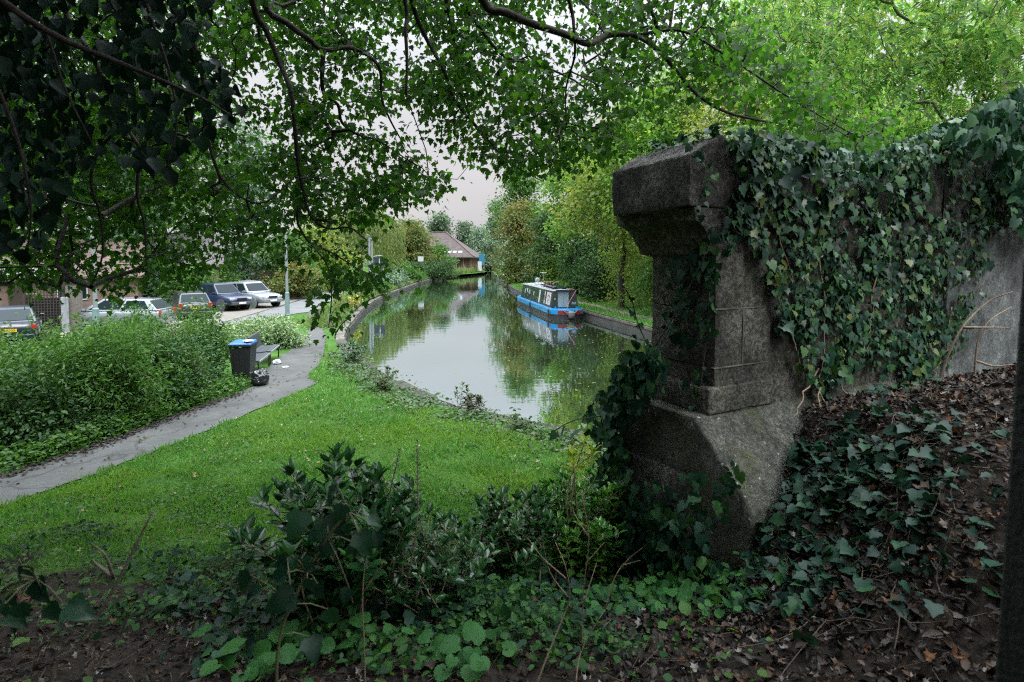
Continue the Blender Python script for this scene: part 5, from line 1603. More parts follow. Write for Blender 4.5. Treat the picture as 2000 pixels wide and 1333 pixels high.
M_UNDER = leaf_mat('undergrowth_leaf', [(.008, .03, .014), (.014, .048, .018), (.025, .075, .02), (.035, .1, .022), (.055, .13, .026)], .25, .5, .14)
tag(link('undergrowth', leaves_mesh('undergrowth', p, x, y, z, .042 * np.clip(rg.normal(1, .45, n), .35, 2.2), T_OVAL, rg.uniform(.9, 1.9, n)), None, M_UNDER), 'mixed dark green undergrowth in front of the laurels and pier', 'undergrowth', kind='stuff')
# bigger torn and curled maple leaves lying on top of the litter
xy = np.vstack([rect(2600, -4, 6, 1.3, 6), rect(2600, .8, 5, 1.3, 5.5)]); xy = xy[clear_pier(xy) & ((xy[:, 0] > .8) | (xy[:, 1] < soil_edge(xy) - .6))]; n = len(xy)
p = scatter(xy, .03 + rg.uniform(0, .03, n))
tip = norm(np.column_stack([rg.normal(0, 1, (n, 2)), rg.normal(0, .35, n)]))
x, y, z = leaf_frames(n, tip, np.tile([0, 0, 1.0], (n, 1)), .5, rg)
TM = (T_MAPLE[0] * np.array([.8, 1, 1]) + np.column_stack([0 * T_MAPLE[0][:, 0], 0 * T_MAPLE[0][:, 0], .9 * T_MAPLE[0][:, 0] ** 2 + .5 * (T_MAPLE[0][:, 1] - .5) ** 2 + .15 * np.sin(T_MAPLE[0][:, 1] * 7)]), T_MAPLE[1])
M_DEAD2 = leaf_mat('dead_maple_leaf', [(.018, .014, .011), (.045, .034, .024), (.03, .024, .02), (.07, .053, .036), (.11, .098, .085), (.12, .052, .02), (.055, .046, .038), (.22, .21, .19)], .08, .8, .3, tcol=(1.2, 1, .8))
tag(link('dead_maple_leaves', leaves_mesh('dead_maple_leaves', p, x, y, z, .044 * np.clip(rg.normal(1, .35, n), .4, 1.8), TM, rg.uniform(.5, 1.1, n)), None, M_DEAD2), 'torn dead maple leaves lying on the darker litter', 'leaf litter', kind='stuff')

# round leaved plants
M_ROUND = leaf_mat('round_leaf', [(.02, .08, .022), (.032, .115, .028), (.05, .15, .032)], .25, .5, .14)
def round_plant(label, px, py, n, r, size, seed, h=.16):
    rg = np.random.default_rng(seed)
    c0 = G(np.array(float(px)), np.array(float(py)))
    root = empty('round_leaved_plant', tuple(c0), 0, label, 'plant', 'round leaved plants in the foreground')
    q = c0[:2] + rg.normal(0, r * .5, (n, 2))
    hh = h * rg.uniform(.35, 1, n)
    p = scatter(q, hh)
    tip = norm(np.column_stack([q - c0[:2] + rg.normal(0, .06, (n, 2)), rg.normal(-.02, .04, n)]))
    x, y, z = leaf_frames(n, tip, np.tile([0, -.35, 1.0], (n, 1)), .3, rg)
    b_ = scatter(c0[:2] + (q - c0[:2]) * .6)
    V1, F1 = edges_tubes(b_, p, .0025, .002, 4)
    adopt(link('stem', mesh_np('stem', V1, [F1]), None, M_WEED), root)
    adopt(link('foliage', leaves_mesh('foliage', p, x, y, z, size * np.clip(rg.normal(.85, .25, n), .4, 1.4), T_ROUND), None, M_ROUND), root)
round_plant('clump of bright round leaved plants at the pier foot', 1290, 1200, 110, .34, .085, 1)
round_plant('smaller round leaved clump on the litter right of the bright one', 1420, 1215, 28, .2, .075, 2)
round_plant('large crinkled round leaves at the bottom edge, left of centre', 530, 1345, 26, .3, .12, 3)
round_plant('pair of large round leaves at the bottom edge near the bare twig', 740, 1330, 10, .16, .11, 4)
round_plant('large round leaves at the bottom edge, centre', 930, 1335, 22, .25, .115, 5)
round_plant('round leaved clump in the ivy right of the bare twig', 900, 1170, 26, .25, .08, 6)
round_plant('round leaved clump left of the pale dead shrub', 1010, 1225, 24, .22, .075, 7)
round_plant('single round leaves among ivy below the pier', 1130, 1245, 16, .2, .07, 8)

# lawn
M_GRASS = leaf_mat('grass_blade', [(.042, .14, .03), (.065, .19, .038), (.09, .23, .046), (.12, .25, .065), (.19, .24, .1)], .35, .5, .3, patch=(.15, .26, .05), patch_scale=.6)
def grass(name, xy, h, wmul, label, mat=None, lean=.5):
    n = len(xy)
    p = scatter(xy, -.005)
    tip = norm(np.column_stack([rg.normal(0, lean, (n, 2)), np.ones(n)]))
    x, y, z = leaf_frames(n, tip, np.column_stack([rg.normal(0, 1, (n, 2)), np.full(n, .1)]), .1, rg)
    hh = h * np.clip(rg.normal(1, .3, n), .4, 1.9) * (.65 + .7 * patchy(xy, 2.1, .4)) * (.8 + .4 * patchy(xy, 5.3, 1.9))
    o = link(name, leaves_mesh(name, p, x, y, z, hh, T_BLADE, wmul), None, mat or M_GRASS)
    return tag(o, label, 'grass', kind='stuff')
pathpoly = np.vstack([gpx(PATH_L), gpx(PATH_R)[::-1]])
bank = np.array(LB)
lawnpoly = np.vstack([gpx(PATH_R), [(-8.6, 24.0), (-7.9, 23.6), (-5.9, 19), (-3.6, 14.6), (-2.4, 12.9), (-.9, 11.4), (.2, 10.5), (1.2, 9.7), (2.2, 8.4), (2.0, 5.6), (0, 4.9), (-3, 4.2), (-6, 3.8), (-9, 4)]])
def fill(n, x0, x1, y0, y1, poly):
    q = rect(n, x0, x1, y0, y1)
    return q[in_poly(q[:, 0], q[:, 1], poly) & ~in_poly(q[:, 0], q[:, 1], CANAL_S) & ~in_poly(q[:, 0], q[:, 1], pathpoly)]
q1 = fill(150000, -9, 2.4, 4, 9, lawnpoly)
ed = soil_edge(q1); q1 = q1[rg.uniform(0, 1, len(q1)) < np.clip(sstep(-1.2, 1.4, q1[:, 1] - ed - .7) * (.12 + 1.3 * patchy(q1, 2.7, 1.2)), .03, 1)]
q2 = fill(110000, -9, 2.4, 9, 17, lawnpoly)
q3 = fill(26000, -10, -2, 17, 25, lawnpoly)
lawn_xy = np.vstack([q1, q2, q3])
dist = np.hypot(lawn_xy[:, 0], lawn_xy[:, 1])
grass('lawn_grass', lawn_xy, .075, .11 + .008 * dist, 'bright green mown lawn between path and canal')
k = rg.choice(len(lawn_xy), 420, replace=False); q = lawn_xy[k]; n = len(q)
p = scatter(q, .035); tip = norm(np.column_stack([rg.normal(0, 1, (n, 2)), rg.normal(0, .3, n)]))
x, y, z = leaf_frames(n, tip, np.tile([0, 0, 1.0], (n, 1)), .4, rg)
tag(link('lawn_leaves', leaves_mesh('lawn_leaves', p, x, y, z, .055 * np.clip(rg.normal(1, .3, n), .5, 1.6), TM), None, leaf_mat('fallen_leaf', [(.25, .2, .06), (.3, .27, .16), (.12, .07, .03), (.2, .22, .06)], .15, tcol=(1.2, 1, .8))), 'a few pale fallen leaves dotted over the lawn', 'leaves', kind='stuff')
# clover and broad weeds through the turf
q = lawn_xy[rg.choice(len(lawn_xy), 16000, replace=False)]; q = q[patchy(q, 1.3, 3.0) * patchy(q, 3.7, .3) > .32]; n = len(q)
p = scatter(q, rg.uniform(.02, .055, n)); tip = norm(np.column_stack([rg.normal(0, 1, (n, 2)), rg.uniform(0, .5, n)]))
x, y, z = leaf_frames(n, tip, np.tile([0, 0, 1.0], (n, 1)), .35, rg)
tag(link('lawn_clover', leaves_mesh('lawn_clover', p, x, y, z, .04 * np.clip(rg.normal(1, .4, n), .4, 2), T_OVAL, 1.6), None, M_WEED), 'patches of clover and broad leaved weeds in the lawn', 'weeds', kind='stuff')
# longer grass by path edges, towpath, far banks
q = rect(30000, -9, 3, 3, 18)
def near_line(xy, line, w):
    d = np.full(len(xy), 1e9)
    for a, c in zip(line[:-1], line[1:]):
        ab = c - a; t = np.clip(((xy - a) @ ab) / (ab @ ab), 0, 1)
        d = np.minimum(d, np.linalg.norm(xy - (a + t[:, None] * ab), axis=1))
    return d < w
PLs, PRs = gpx(PATH_L), gpx(PATH_R)
def along(line, n, w):
    L = np.concatenate([[0], np.cumsum(np.linalg.norm(np.diff(line, axis=0), axis=1))])
    s = rg.uniform(0, L[-1], n)
    p = np.column_stack([np.interp(s, L, line[:, k]) for k in (0, 1)])
    return p + rg.normal(0, w, (n, 2))
tg = np.vstack([along(offset(RBs, .75), 26000, .25), along(offset(RBs, 2.5), 22000, .35)])
tg = tg[~in_poly(tg[:, 0], tg[:, 1], CANAL_S) & (tg[:, 1] < 110)]
inside = np.abs(np.min(np.linalg.norm(tg[:, None, :] - offset(RBs, 1.52)[None], axis=2), axis=1)) < .42
grass('towpath_grass', tg[~inside], .13, .35, 'green grass strips either side of the towpath')
fl = along(np.array([p for p in LB if 25 < p[1] < 112]) + np.array([-.75, 0]), 30000, .5)
fl = fl[~in_poly(fl[:, 0], fl[:, 1], CANAL_S)]
fo = along(np.array([p for p in LB if 44 < p[1] < 112]) + np.array([-.22, 0]), 15000, .12)
fl = np.vstack([fl, fo])
grass('bank_grass', fl, .3, .22, 'rough grass along the top of the curving canal wall', leaf_mat('rough_grass', [(.06, .13, .03), (.1, .17, .05), (.16, .19, .07)], .3), .75)
rd = along(np.array([(-13.2, 109), (-10, 124), (-7, 140)]) + np.array([-.9, .3]), 5000, .5)
rd = rd[~in_poly(rd[:, 0], rd[:, 1], CANAL_S)]
grass('reeds', rd, .8, .12, 'reeds at the water edge in front of the boathouse', leaf_mat('reed', [(.1, .15, .05), (.16, .2, .07)], .3), .2)

# weeds left of the path under the shrubs
vg = along(gpx([(0, 925), (200, 855), (380, 785), (470, 755)]), 9000, .28)
vg = vg[~in_poly(vg[:, 0], vg[:, 1], pathpoly)]
n = len(vg); p = scatter(vg, rg.uniform(.02, .3, n) * np.clip(rg.normal(.7, .3, n), .1, 1.3))
tip = norm(np.column_stack([rg.normal(0, 1, (n, 2)), rg.uniform(-.2, .6, n)]))
x, y, z = leaf_frames(n, tip, np.tile([0, 0, 1.0], (n, 1)), .4, rg)
tag(link('verge_weeds', leaves_mesh('verge_weeds', p, x, y, z, .07 * np.clip(rg.normal(1, .35, n), .4, 1.7), T_OVAL, 1.3), None, M_WEED), 'leafy weeds along the left edge of the footpath', 'weeds', kind='stuff')
# dead leaves and grit along the path edge
pl = np.vstack([along(gpx([(0, 945), (200, 876), (380, 806), (470, 773)]), 900, .1), along(PLs[1:7], 200, .5)])
n = len(pl); p = scatter(pl, .035); tip = norm(np.column_stack([rg.normal(0, 1, (n, 2)), np.zeros(n)]))
x, y, z = leaf_frames(n, tip, np.tile([0, 0, 1.0], (n, 1)), .3, rg)
tag(link('path_leaves', leaves_mesh('path_leaves', p, x, y, z, .06, T_DEAD), None, M_DEAD), 'dry leaves gathered along the footpath edge', 'leaf litter', kind='stuff')
# tangle of bank plants along the near water edge
bl_ = along(np.array([(-6.0, 20.3), (-4.4, 17.0), (-2.95, 14.6), (-1.85, 13.05), (-.76, 12.2), (.33, 11.4), (1.5, 10.55), (2.6, 10.2)]) + np.array([-.1, -.55]), 9000, .36)
pk = patchy(bl_, 1.7, 2.2) * .9 + .15
bl_ = bl_[(rg.uniform(0, 1, len(bl_)) < pk)]
n = len(bl_); z0 = np.maximum(gz(bl_[:, 0], bl_[:, 1]), .3)
p = np.column_stack([bl_, z0 + rg.uniform(0, .24, n) * patchy(bl_, 2.3, 1.1) * np.where(bl_[:, 0] > -.5, .6, 1)])
tip = norm(np.column_stack([rg.normal(0, 1, (n, 2)), rg.uniform(-.5, .6, n)]))
x, y, z = leaf_frames(n, tip, np.tile([0, 0, 1.0], (n, 1)), .45, rg)
M_BANKW = leaf_mat('bank_weed_leaf', [(.03, .075, .025), (.05, .11, .035), (.08, .13, .05), (.06, .05, .03)], .25, .5, .4)
tag(link('bank_weeds', leaves_mesh('bank_weeds', p, x, y, z, .075 * np.clip(rg.normal(1, .4, n), .4, 1.8), T_OVAL, 1.2), None, M_BANKW), 'straggling weeds over the stone edging by the water', 'weeds', kind='stuff')
def wplant(label, px, py, top, n, leaf, r, seed, mat=M_BANKW, name='waterside_plant', tmpl=T_OVAL):
    c0 = G(np.array(float(px)), np.array(float(py)))
    Yd = c0[1]; h = (py - top) / FPX * Yd
    shoot_plant(name, label, 'plant', tuple(c0), dome(c0[0], c0[1], c0[2], r, h, n, seed, .4), leaf, mat, tmpl, seed, 'plants at the water edge', leaf * .35, spread=.8, stem_r=.006)
wplant('dark leafy plant hanging over the canal wall by the path', 685, 712, 672, 26, .16, .55, 1, M_LAUREL)
wplant('bushy waterside plant left of the sky reflection', 752, 765, 722, 24, .12, .45, 2)
wplant('low dark dock plant standing against the sky reflection', 925, 806, 778, 20, .13, .28, 3, leaf_mat('dock_leaf', [(.035, .045, .02), (.06, .06, .025)], .2))
wplant('slender seedling tree rising against the sky reflection', 903, 800, 752, 5, .13, .16, 4, name='seedling_tree')
wplant('ferny plant at the water right of the dock plant', 1010, 838, 815, 14, .1, .3, 5)
wplant('yellow flowering plant beside the curving wall', 692, 605, 580, 14, .28, .5, 6, leaf_mat('yellow_flower', [(.3, .28, .03), (.45, .36, .03), (.1, .15, .03)], .2))
wplant('straw coloured tall weeds left of the yellow flowers', 672, 612, 576, 22, .3, .6, 7, leaf_mat('straw_leaf', [(.14, .16, .05), (.2, .19, .07)], .3), tmpl=T_LANCE)
# ---- leaves floating on the water
q = np.column_stack([rg.uniform(-12, 9, 2000), rg.uniform(12, 62, 2000)])
k = in_poly(q[:, 0], q[:, 1], CANAL_S) & (rg.uniform(0, 1, 2000) < np.clip(.22 + .2 * np.sin(q[:, 0] * .5) + .3 * (q[:, 0] > 1.5) + .35 * (q[:, 0] < -6), 0.04, 1))
q = q[k]; n = len(q)
tip = np.column_stack([rg.normal(0, 1, (n, 2)), np.zeros(n)]); tip = norm(tip)
x, y, z = leaf_frames(n, tip, np.tile([0, 0, 1.0], (n, 1)), .02, rg)
tag(link('floating_leaves', leaves_mesh('floating_leaves', np.column_stack([q, np.full(n, .006)]), x, y, z, .08 * np.clip(rg.normal(1, .4, n), .4, 2), (T_OVAL[0] * np.array([1.2, 1, .02]), T_OVAL[1])), None, leaf_mat('floating_leaf', [(.12, .12, .03), (.2, .17, .04), (.3, .26, .1), (.09, .12, .04)], .05)), 'scattered fallen leaves floating on the canal', 'leaves', kind='stuff')

# ---- shrubbery left of the path
SH = 'shrubs left of the footpath'
def shrub(label, px, py_b, py_t, Y, r, seed, mat='shrub', **k):
    x_ = pxX(px, Y); zt = pyZ(py_t, Y)
    bush(label, x_, Y, zt, r, mat, seed, SH, int(k.pop('n', 170) * .55), k.pop('per', 105), k.pop('leaf', .055 + .03 * ((seed * 7) % 4) / 3), k.pop('spread', .19), k.pop('tmpl', T_OVAL), 'shrub', 'shrub', up=.7, droop=.3, shoots=k.pop('shoots', 46), **k)
shrub('dense shrub at the left edge, in front of the parked saloon', 40, 900, 712, 11.1, 1.5, 81, 'shrub2')
shrub('yellowish topped shrub in front of the lattice porch', 140, 880, 672, 12.4, 1.4, 82, 'shrub2')
shrub('tall dark shrub left of the lamp column foot', 230, 860, 645, 12.0, 1.3, 83, 'green', tmpl=T_LANCE, leaf=.11)
shrub('tall leafy shrub in the middle of the shrubbery', 305, 840, 612, 13.6, 1.5, 84)
shrub('glossy shrub in front of the dark hatchback', 362, 810, 642, 15.4, .9, 85, 'shrub2')
shrub('rounded shrub just left of the wheelie bin', 390, 770, 672, 14.8, .7, 86, n=110)
shrub('low shrub overhanging the path at the left edge', 50, 930, 785, 10.3, 1.0, 87, 'dark', n=130, leaf=.09)
shrub('low twiggy shrub over the path edge', 175, 880, 755, 11.5, 1.0, 88, 'shrub2', n=130)
shrub('low shrub by the path before the wheelie bin', 305, 830, 715, 13.3, 1.0, 89, n=130, leaf=.1, per=60)
shrub('shrub behind the yellowish topped shrub', 70, 800, 692, 14.5, 1.7, 90)
shrub('shrub behind the tall leafy shrub', 215, 800, 630, 16.0, 1.7, 91, 'shrub2')
# variegated hedge behind the bench: one clipped mound
VG = 'variegated bushes behind the bench'
for i, (px, Y, zt, r, lb) in enumerate([(458, 21.2, 1.2, 1.1, 'pale variegated bush behind the wheelie bin'), (505, 22.4, 1.5, 1.35, 'large clipped variegated bush behind the bench'), (546, 21.6, 1.45, .75, 'variegated bush end touching the path'), (500, 23.4, 1.35, 1.3, 'variegated bush on the road side')]):
    bush(lb, pxX(px, Y), Y, zt, r, 'varieg', 95 + i, VG, 150, 60, .09, .2, T_OVAL, 'clipped_bush', 'bush', up=.9)
# garden planting by the drives
for i, (px, py, r, h, lb) in enumerate([(430, 598, .8, 1.2, 'spiky light green clump between the drives'), (455, 604, .9, .6, 'low golden bush before the navy car')]):
    c0 = G(np.array(float(px)), np.array(float(py)))
    bush(lb, c0[0], c0[1], c0[2] + h, r, 'lime', 110 + i, 'planting between the drives', 50, 40, .2, .25, T_LANCE, 'garden_plant', 'plant', up=.3, droop=-.6)

# ================================================================== OBJECTS
def paint(name, col, rough=.3, coat=.6, metal=0.0, var=.05):
    return plain(name, col, rough, metal, .5, var, 3.0, 0, 60, coat)
M_BLACK = plain('black_paint', (.012, .013, .015), .4, var=.2)
M_RUBBER = plain('rubber', (.015, .015, .016), .85, var=.2)
M_ALLOY = plain('alloy', (.5, .52, .54), .35, .8, var=.1)
M_GLASS = plain('dark_glass', (.012, .022, .026), .06, 0, .1, .1, 3)
M_RED = plain('red_lens', (.35, .015, .012), .25, coat=.5)
M_CLEAR = plain('clear_lens', (.55, .58, .6), .15, .2, coat=.6)
M_WHITE = plain('white_paint', (.5, .51, .52), .5, var=.08)
M_YPLATE = plain('yellow_plate', (.62, .42, .02), .4, var=.04)
M_WPLATE = plain('white_plate', (.7, .7, .68), .4, var=.04)
M_GALV = plain('galvanised_steel', (.3, .33, .34), .5, .5, var=.15, scale=12)
M_TIMBER = plain('dark_timber', (.05, .038, .03), .85, var=.3, scale=14, bump=.3)
M_TIMBERG = plain('grey_timber', (.16, .145, .125), .9, var=.25, scale=14, bump=.3)

# ---- narrowboat
HDG = norm(np.array([-.171, .985]))
boat = empty('narrowboat', (3.55, 36.5, 0), math.atan2(HDG[1], HDG[0]), 'dark narrowboat with a bright blue gunwale moored stern towards the viewer', 'boat')
boat.scale = (1.18, 1.0, 1.0)
M_HULL = paint('hull_black', (.018, .018, .02), .45, .1, var=.3)
M_BLUE = paint('gunwale_blue', (.008, .26, .56), .3, .5, var=.12)
M_CABIN = paint('cabin_green', (.018, .03, .03), .22, .6, var=.2)
M_BROOF = plain('boat_roof', (.25, .275, .28), .6, var=.15, scale=4)
M_DOOR = plain('boat_door', (.28, .32, .33), .55, var=.08)
M_BRED = paint('boat_red', (.25, .02, .025), .35, .4, var=.15)
def plan(k=0.0):
    half = [(-.62 - k, 0), (-.56 - k, .4), (-.38 - k, .75), (-.05, 1.02 + k), (.5, 1.1 + k), (9.4, 1.1 + k), (10.6, .92 + k), (11.6, .5 + k), (12.2 + k, 0)]
    return half + [(x, -y) for x, y in reversed(half[1:-1])]
mb = MB(); mb.prism(plan(), -.4, .3)
for i in range(1): mb.prism(plan(.02), .0, .05)
mb.build('hull', M_HULL, boat, .01)
mb = MB(); mb.prism(plan(.045), .3, .6); mb.build('gunwale', M_BLUE, boat, .015)
mb = MB(); mb.prism(plan(.02), .6, .63); mb.build('deck', M_BLUE, boat, .01)
mb = MB(); mb.prism(plan(.06), .285, .31); mb.build('rubbing_strake', M_HULL, boat)
pl = plan(.05)
for ia, ib in [((-.42, .76), (-.615, .2)), ((-.615, -.3), (-.42, -.76))]:
    mb = MB()
    (xa, ya), (xb, yb) = ia, ib
    n_ = np.array([-1, (ya + yb) * .35]); n_ = n_ / np.linalg.norm(n_) * .03
    lo = [(xa - .05, ya, .33), (xb - .05, yb, .33), (xb - .05 + n_[0], yb + n_[1], .33), (xa - .05 + n_[0], ya + n_[1], .33)]
    mb.hexa(lo, [(p[0], p[1], .57) for p in lo]); mb.build('stern_panel', M_BRED, boat)
cab_lo, cab_hi = [(.5, -.92), (9.6, -.92), (9.6, .92), (.5, .92)], [(.56, -.76), (9.3, -.76), (9.3, .76), (.56, .76)]
mb = MB(); mb.hexa([(*p, .62) for p in cab_lo], [(*p, 1.72) for p in cab_hi]); mb.build('cabin', M_CABIN, boat, .03)
mb = MB()
mb.add([(.45, -.8, 1.72), (9.4, -.8, 1.72), (9.4, .8, 1.72), (.45, .8, 1.72), (.45, -.8, 1.755), (9.4, -.8, 1.755), (9.4, .8, 1.755), (.45, .8, 1.755), (.45, 0, 1.82), (9.4, 0, 1.82)],
       [(0, 3, 2, 1), (0, 1, 5, 4), (2, 3, 7, 6), (4, 5, 9, 8), (8, 9, 6, 7), (0, 4, 8, 7, 3), (1, 2, 6, 9, 5)])
mb.build('roof', M_BROOF, boat, .01)
for s in (-1, 1):
    mb = MB(); mb.tube([(.7, s * .7, 1.82), (9.2, s * .7, 1.82)], .018, 6)
    for q in range(8): mb.box((.8 + q * 1.18, s * .7, 1.79), (.04, .03, .07))
    mb.build('handrail', M_BRED if s < 0 else M_BROOF, boat)
def side(x0, x1, z0, z1, mat, name, off=.012, sgn=1):
    f = lambda z: .92 + (.76 - .92) * (z - .62) / 1.1
    mb = MB()
    lo = [(x0, sgn * (f(z0) - .01), z0), (x1, sgn * (f(z0) - .01), z0), (x1, sgn * (f(z0) + off), z0), (x0, sgn * (f(z0) + off), z0)]
    hi = [(x0, sgn * (f(z1) - .01), z1), (x1, sgn * (f(z1) - .01), z1), (x1, sgn * (f(z1) + off), z1), (x0, sgn * (f(z1) + off), z1)]
    mb.hexa(lo, hi)
    return mb.build(name, mat, boat)
M_CREAM = plain('sign_cream', (.4, .42, .41), .5, var=.05)
sp_ = side(.85, 1.85, .78, 1.6, M_CREAM, 'sign_panel', .016)
side(.78, 1.92, .74, 1.64, M_BRED, 'sign_surround', .008)
# unreadable arched lettering band on the sign
mb = MB()
for k in range(9):
    a0, a1 = PI * (.16 + .68 * k / 9), PI * (.16 + .68 * (k + .72) / 9)
    f = lambda z: .92 + (.76 - .92) * (z - .62) / 1.1 + .02
    pts = [(1.35 - r * math.cos(a), 1.1 + r * .95 * math.sin(a)) for r, a in ((.26, a0), (.26, a1), (.36, a1), (.36, a0))]
    mb.add([(x, f(z), z) for x, z in pts], [(0, 1, 2, 3)])
for z in (1.12, 1.02, .92):
    for k in range(5):
        x0 = 1.12 + k * .1
        mb.add([(x0, f(z), z), (x0 + .07, f(z), z), (x0 + .07, f(z + .04), z + .04), (x0, f(z + .04), z + .04)], [(0, 1, 2, 3)])
mb.build('lettering', M_HULL, boat)
side(2.2, 2.42, .78, 1.6, M_CREAM, 'side_strip'); side(2.24, 2.36, 1.0, 1.36, M_BRED, 'strip_mark', .02)
side(3.5, 3.86, .72, 1.62, M_CREAM, 'side_strip')
for x in (5.3, 6.6, 8.1):
    side(x, x + .16, 1.1, 1.42, M_CREAM, 'porthole')
mb = MB(); mb.tube([(7.5, .86, 1.5), (7.0, .9, 1.25), (6.75, .9, 1.22), (6.95, .95, .95)], .02, 5); mb.build('mooring_rope', M_CREAM, boat)
for y in (-.27, .1):
    mb = MB(); mb.hexa([(.478, y, .68), (.52, y, .68), (.52, y + .36, .68), (.478, y + .36, .68)], [(.52, y, 1.68), (.57, y, 1.68), (.57, y + .36, 1.68), (.52, y + .36, 1.68)])
    d_ = mb.build('cabin_door', M_DOOR, boat, .006)
mb = MB(); mb.hexa([(.48, -.82, .66), (.52, -.82, .66), (.52, -.33, .66), (.48, -.33, .66)], [(.53, -.72, 1.62), (.57, -.72, 1.62), (.57, -.33, 1.62), (.53, -.33, 1.62)]); mb.build('rear_panel', M_CABIN, boat)
mb = MB(); mb.lathe([(.05, 0), (.05, .02)], (.5, .66, 1.22), 'X', 14); mb.build('roundel', M_CREAM, boat)
mb = MB(); mb.box((.5, -.62, .9), (.02, .3, .24)); mb.build('vent', M_GALV, boat)
mb = MB(); mb.tube([(-.3, .1, .66), (-.1, -.1, 1.05), (.1, -.62, 1.78)], .025, 6); mb.build('tiller_pole', M_BRED, boat)
mb = MB(); mb.box((.5, -.15, 1.8), (.3, 1.5, .035)); mb.build('hatch', M_CABIN, boat, .008)
for k in range(3):
    mb = MB(); mb.box((2.0 + k * 1.3, -.1, 1.9), (1.15, .95, .035), ry=R(-3))
    for q in (-.3, .3): mb.box((2.0 + k * 1.3, q - .1, 1.84), (.9, .03, .1))
    mb.build('solar_panel', M_GLASS, boat)
mb = MB(); mb.box((6.6, .05, 1.88), (.9, .6, .16)); mb.build('roof_box', M_WHITE, boat, .03)
mb = MB()
rr = np.random.default_rng(3)
for k in range(7):
    mb = MB(); mb.lathe([(.001, 0), (.1, .05), (.12, .14), (.07, .2), (.001, .22)], (1.2 + k * .42, .45 + rr.normal(0, .05), 1.8), 'Z', 8)
    mb.build('roof_pot', M_BLACK, boat)
mb = MB()
for k in range(26):
    a = rr.uniform(0, 6.28); mb.tube([(5.0 + rr.normal(0, .15), rr.normal(-.2, .2), 1.84), (5.0 + rr.normal(0, .35), rr.normal(-.2, .3), 2.15)], .02, 4)
mb.build('firewood', TWIG, boat)
mb = MB(); mb.tube([(6.4, -.2, 1.82), (6.4, -.2, 2.75)], .018, 6); mb.tube([(6.1, -.2, 2.72), (6.75, -.2, 2.76)], .015, 5)
for k in range(5): mb.tube([(6.15 + k * .14, -.4, 2.74), (6.15 + k * .14, 0, 2.74)], .008, 4)
mb.build('aerial', M_GALV, boat)
mb = MB(); mb.lathe([(.02, 0), (.14, .02), (.2, .05)], (7.1, .1, 2.15), 'X', 16); mb.tube([(7.1, .1, 1.82), (7.1, .1, 2.2)], .02, 6); mb.build('satellite_dish', M_GALV, boat)
mb = MB(); mb.lathe([(.05, 0), (.16, .05), (.2, .2), (.2, .36), (.14, .44), (.04, .46)], (-.8, -.02, .1), 'Z', 12)
mb.tube([(-.62, .5, .6), (-.75, .25, .42), (-.84, 0, .45), (-.75, -.25, .42), (-.62, -.5, .6)], .03, 6)
mb.build('stern_fender', M_TIMBERG, boat)
for x in (.2, 5.2):
    mb = MB(); mb.lathe([(.02, 0), (.055, .03), (.055, .45), (.02, .48)], (x, 1.19, .1), 'Z', 8); mb.tube([(x, 1.19, .55), (x, 1.1, .75)], .012, 4)
    mb.build('side_fender', M_RUBBER, boat)
mb = MB(); mb.lathe([(.04, 0), (.05, .12), (.06, .14)], (.1, -.7, .62), 'Z', 10); mb.lathe([(.04, 0), (.05, .12), (.06, .14)], (.1, .75, .62), 'Z', 10); mb.build('mooring_bollard', M_BLUE, boat)

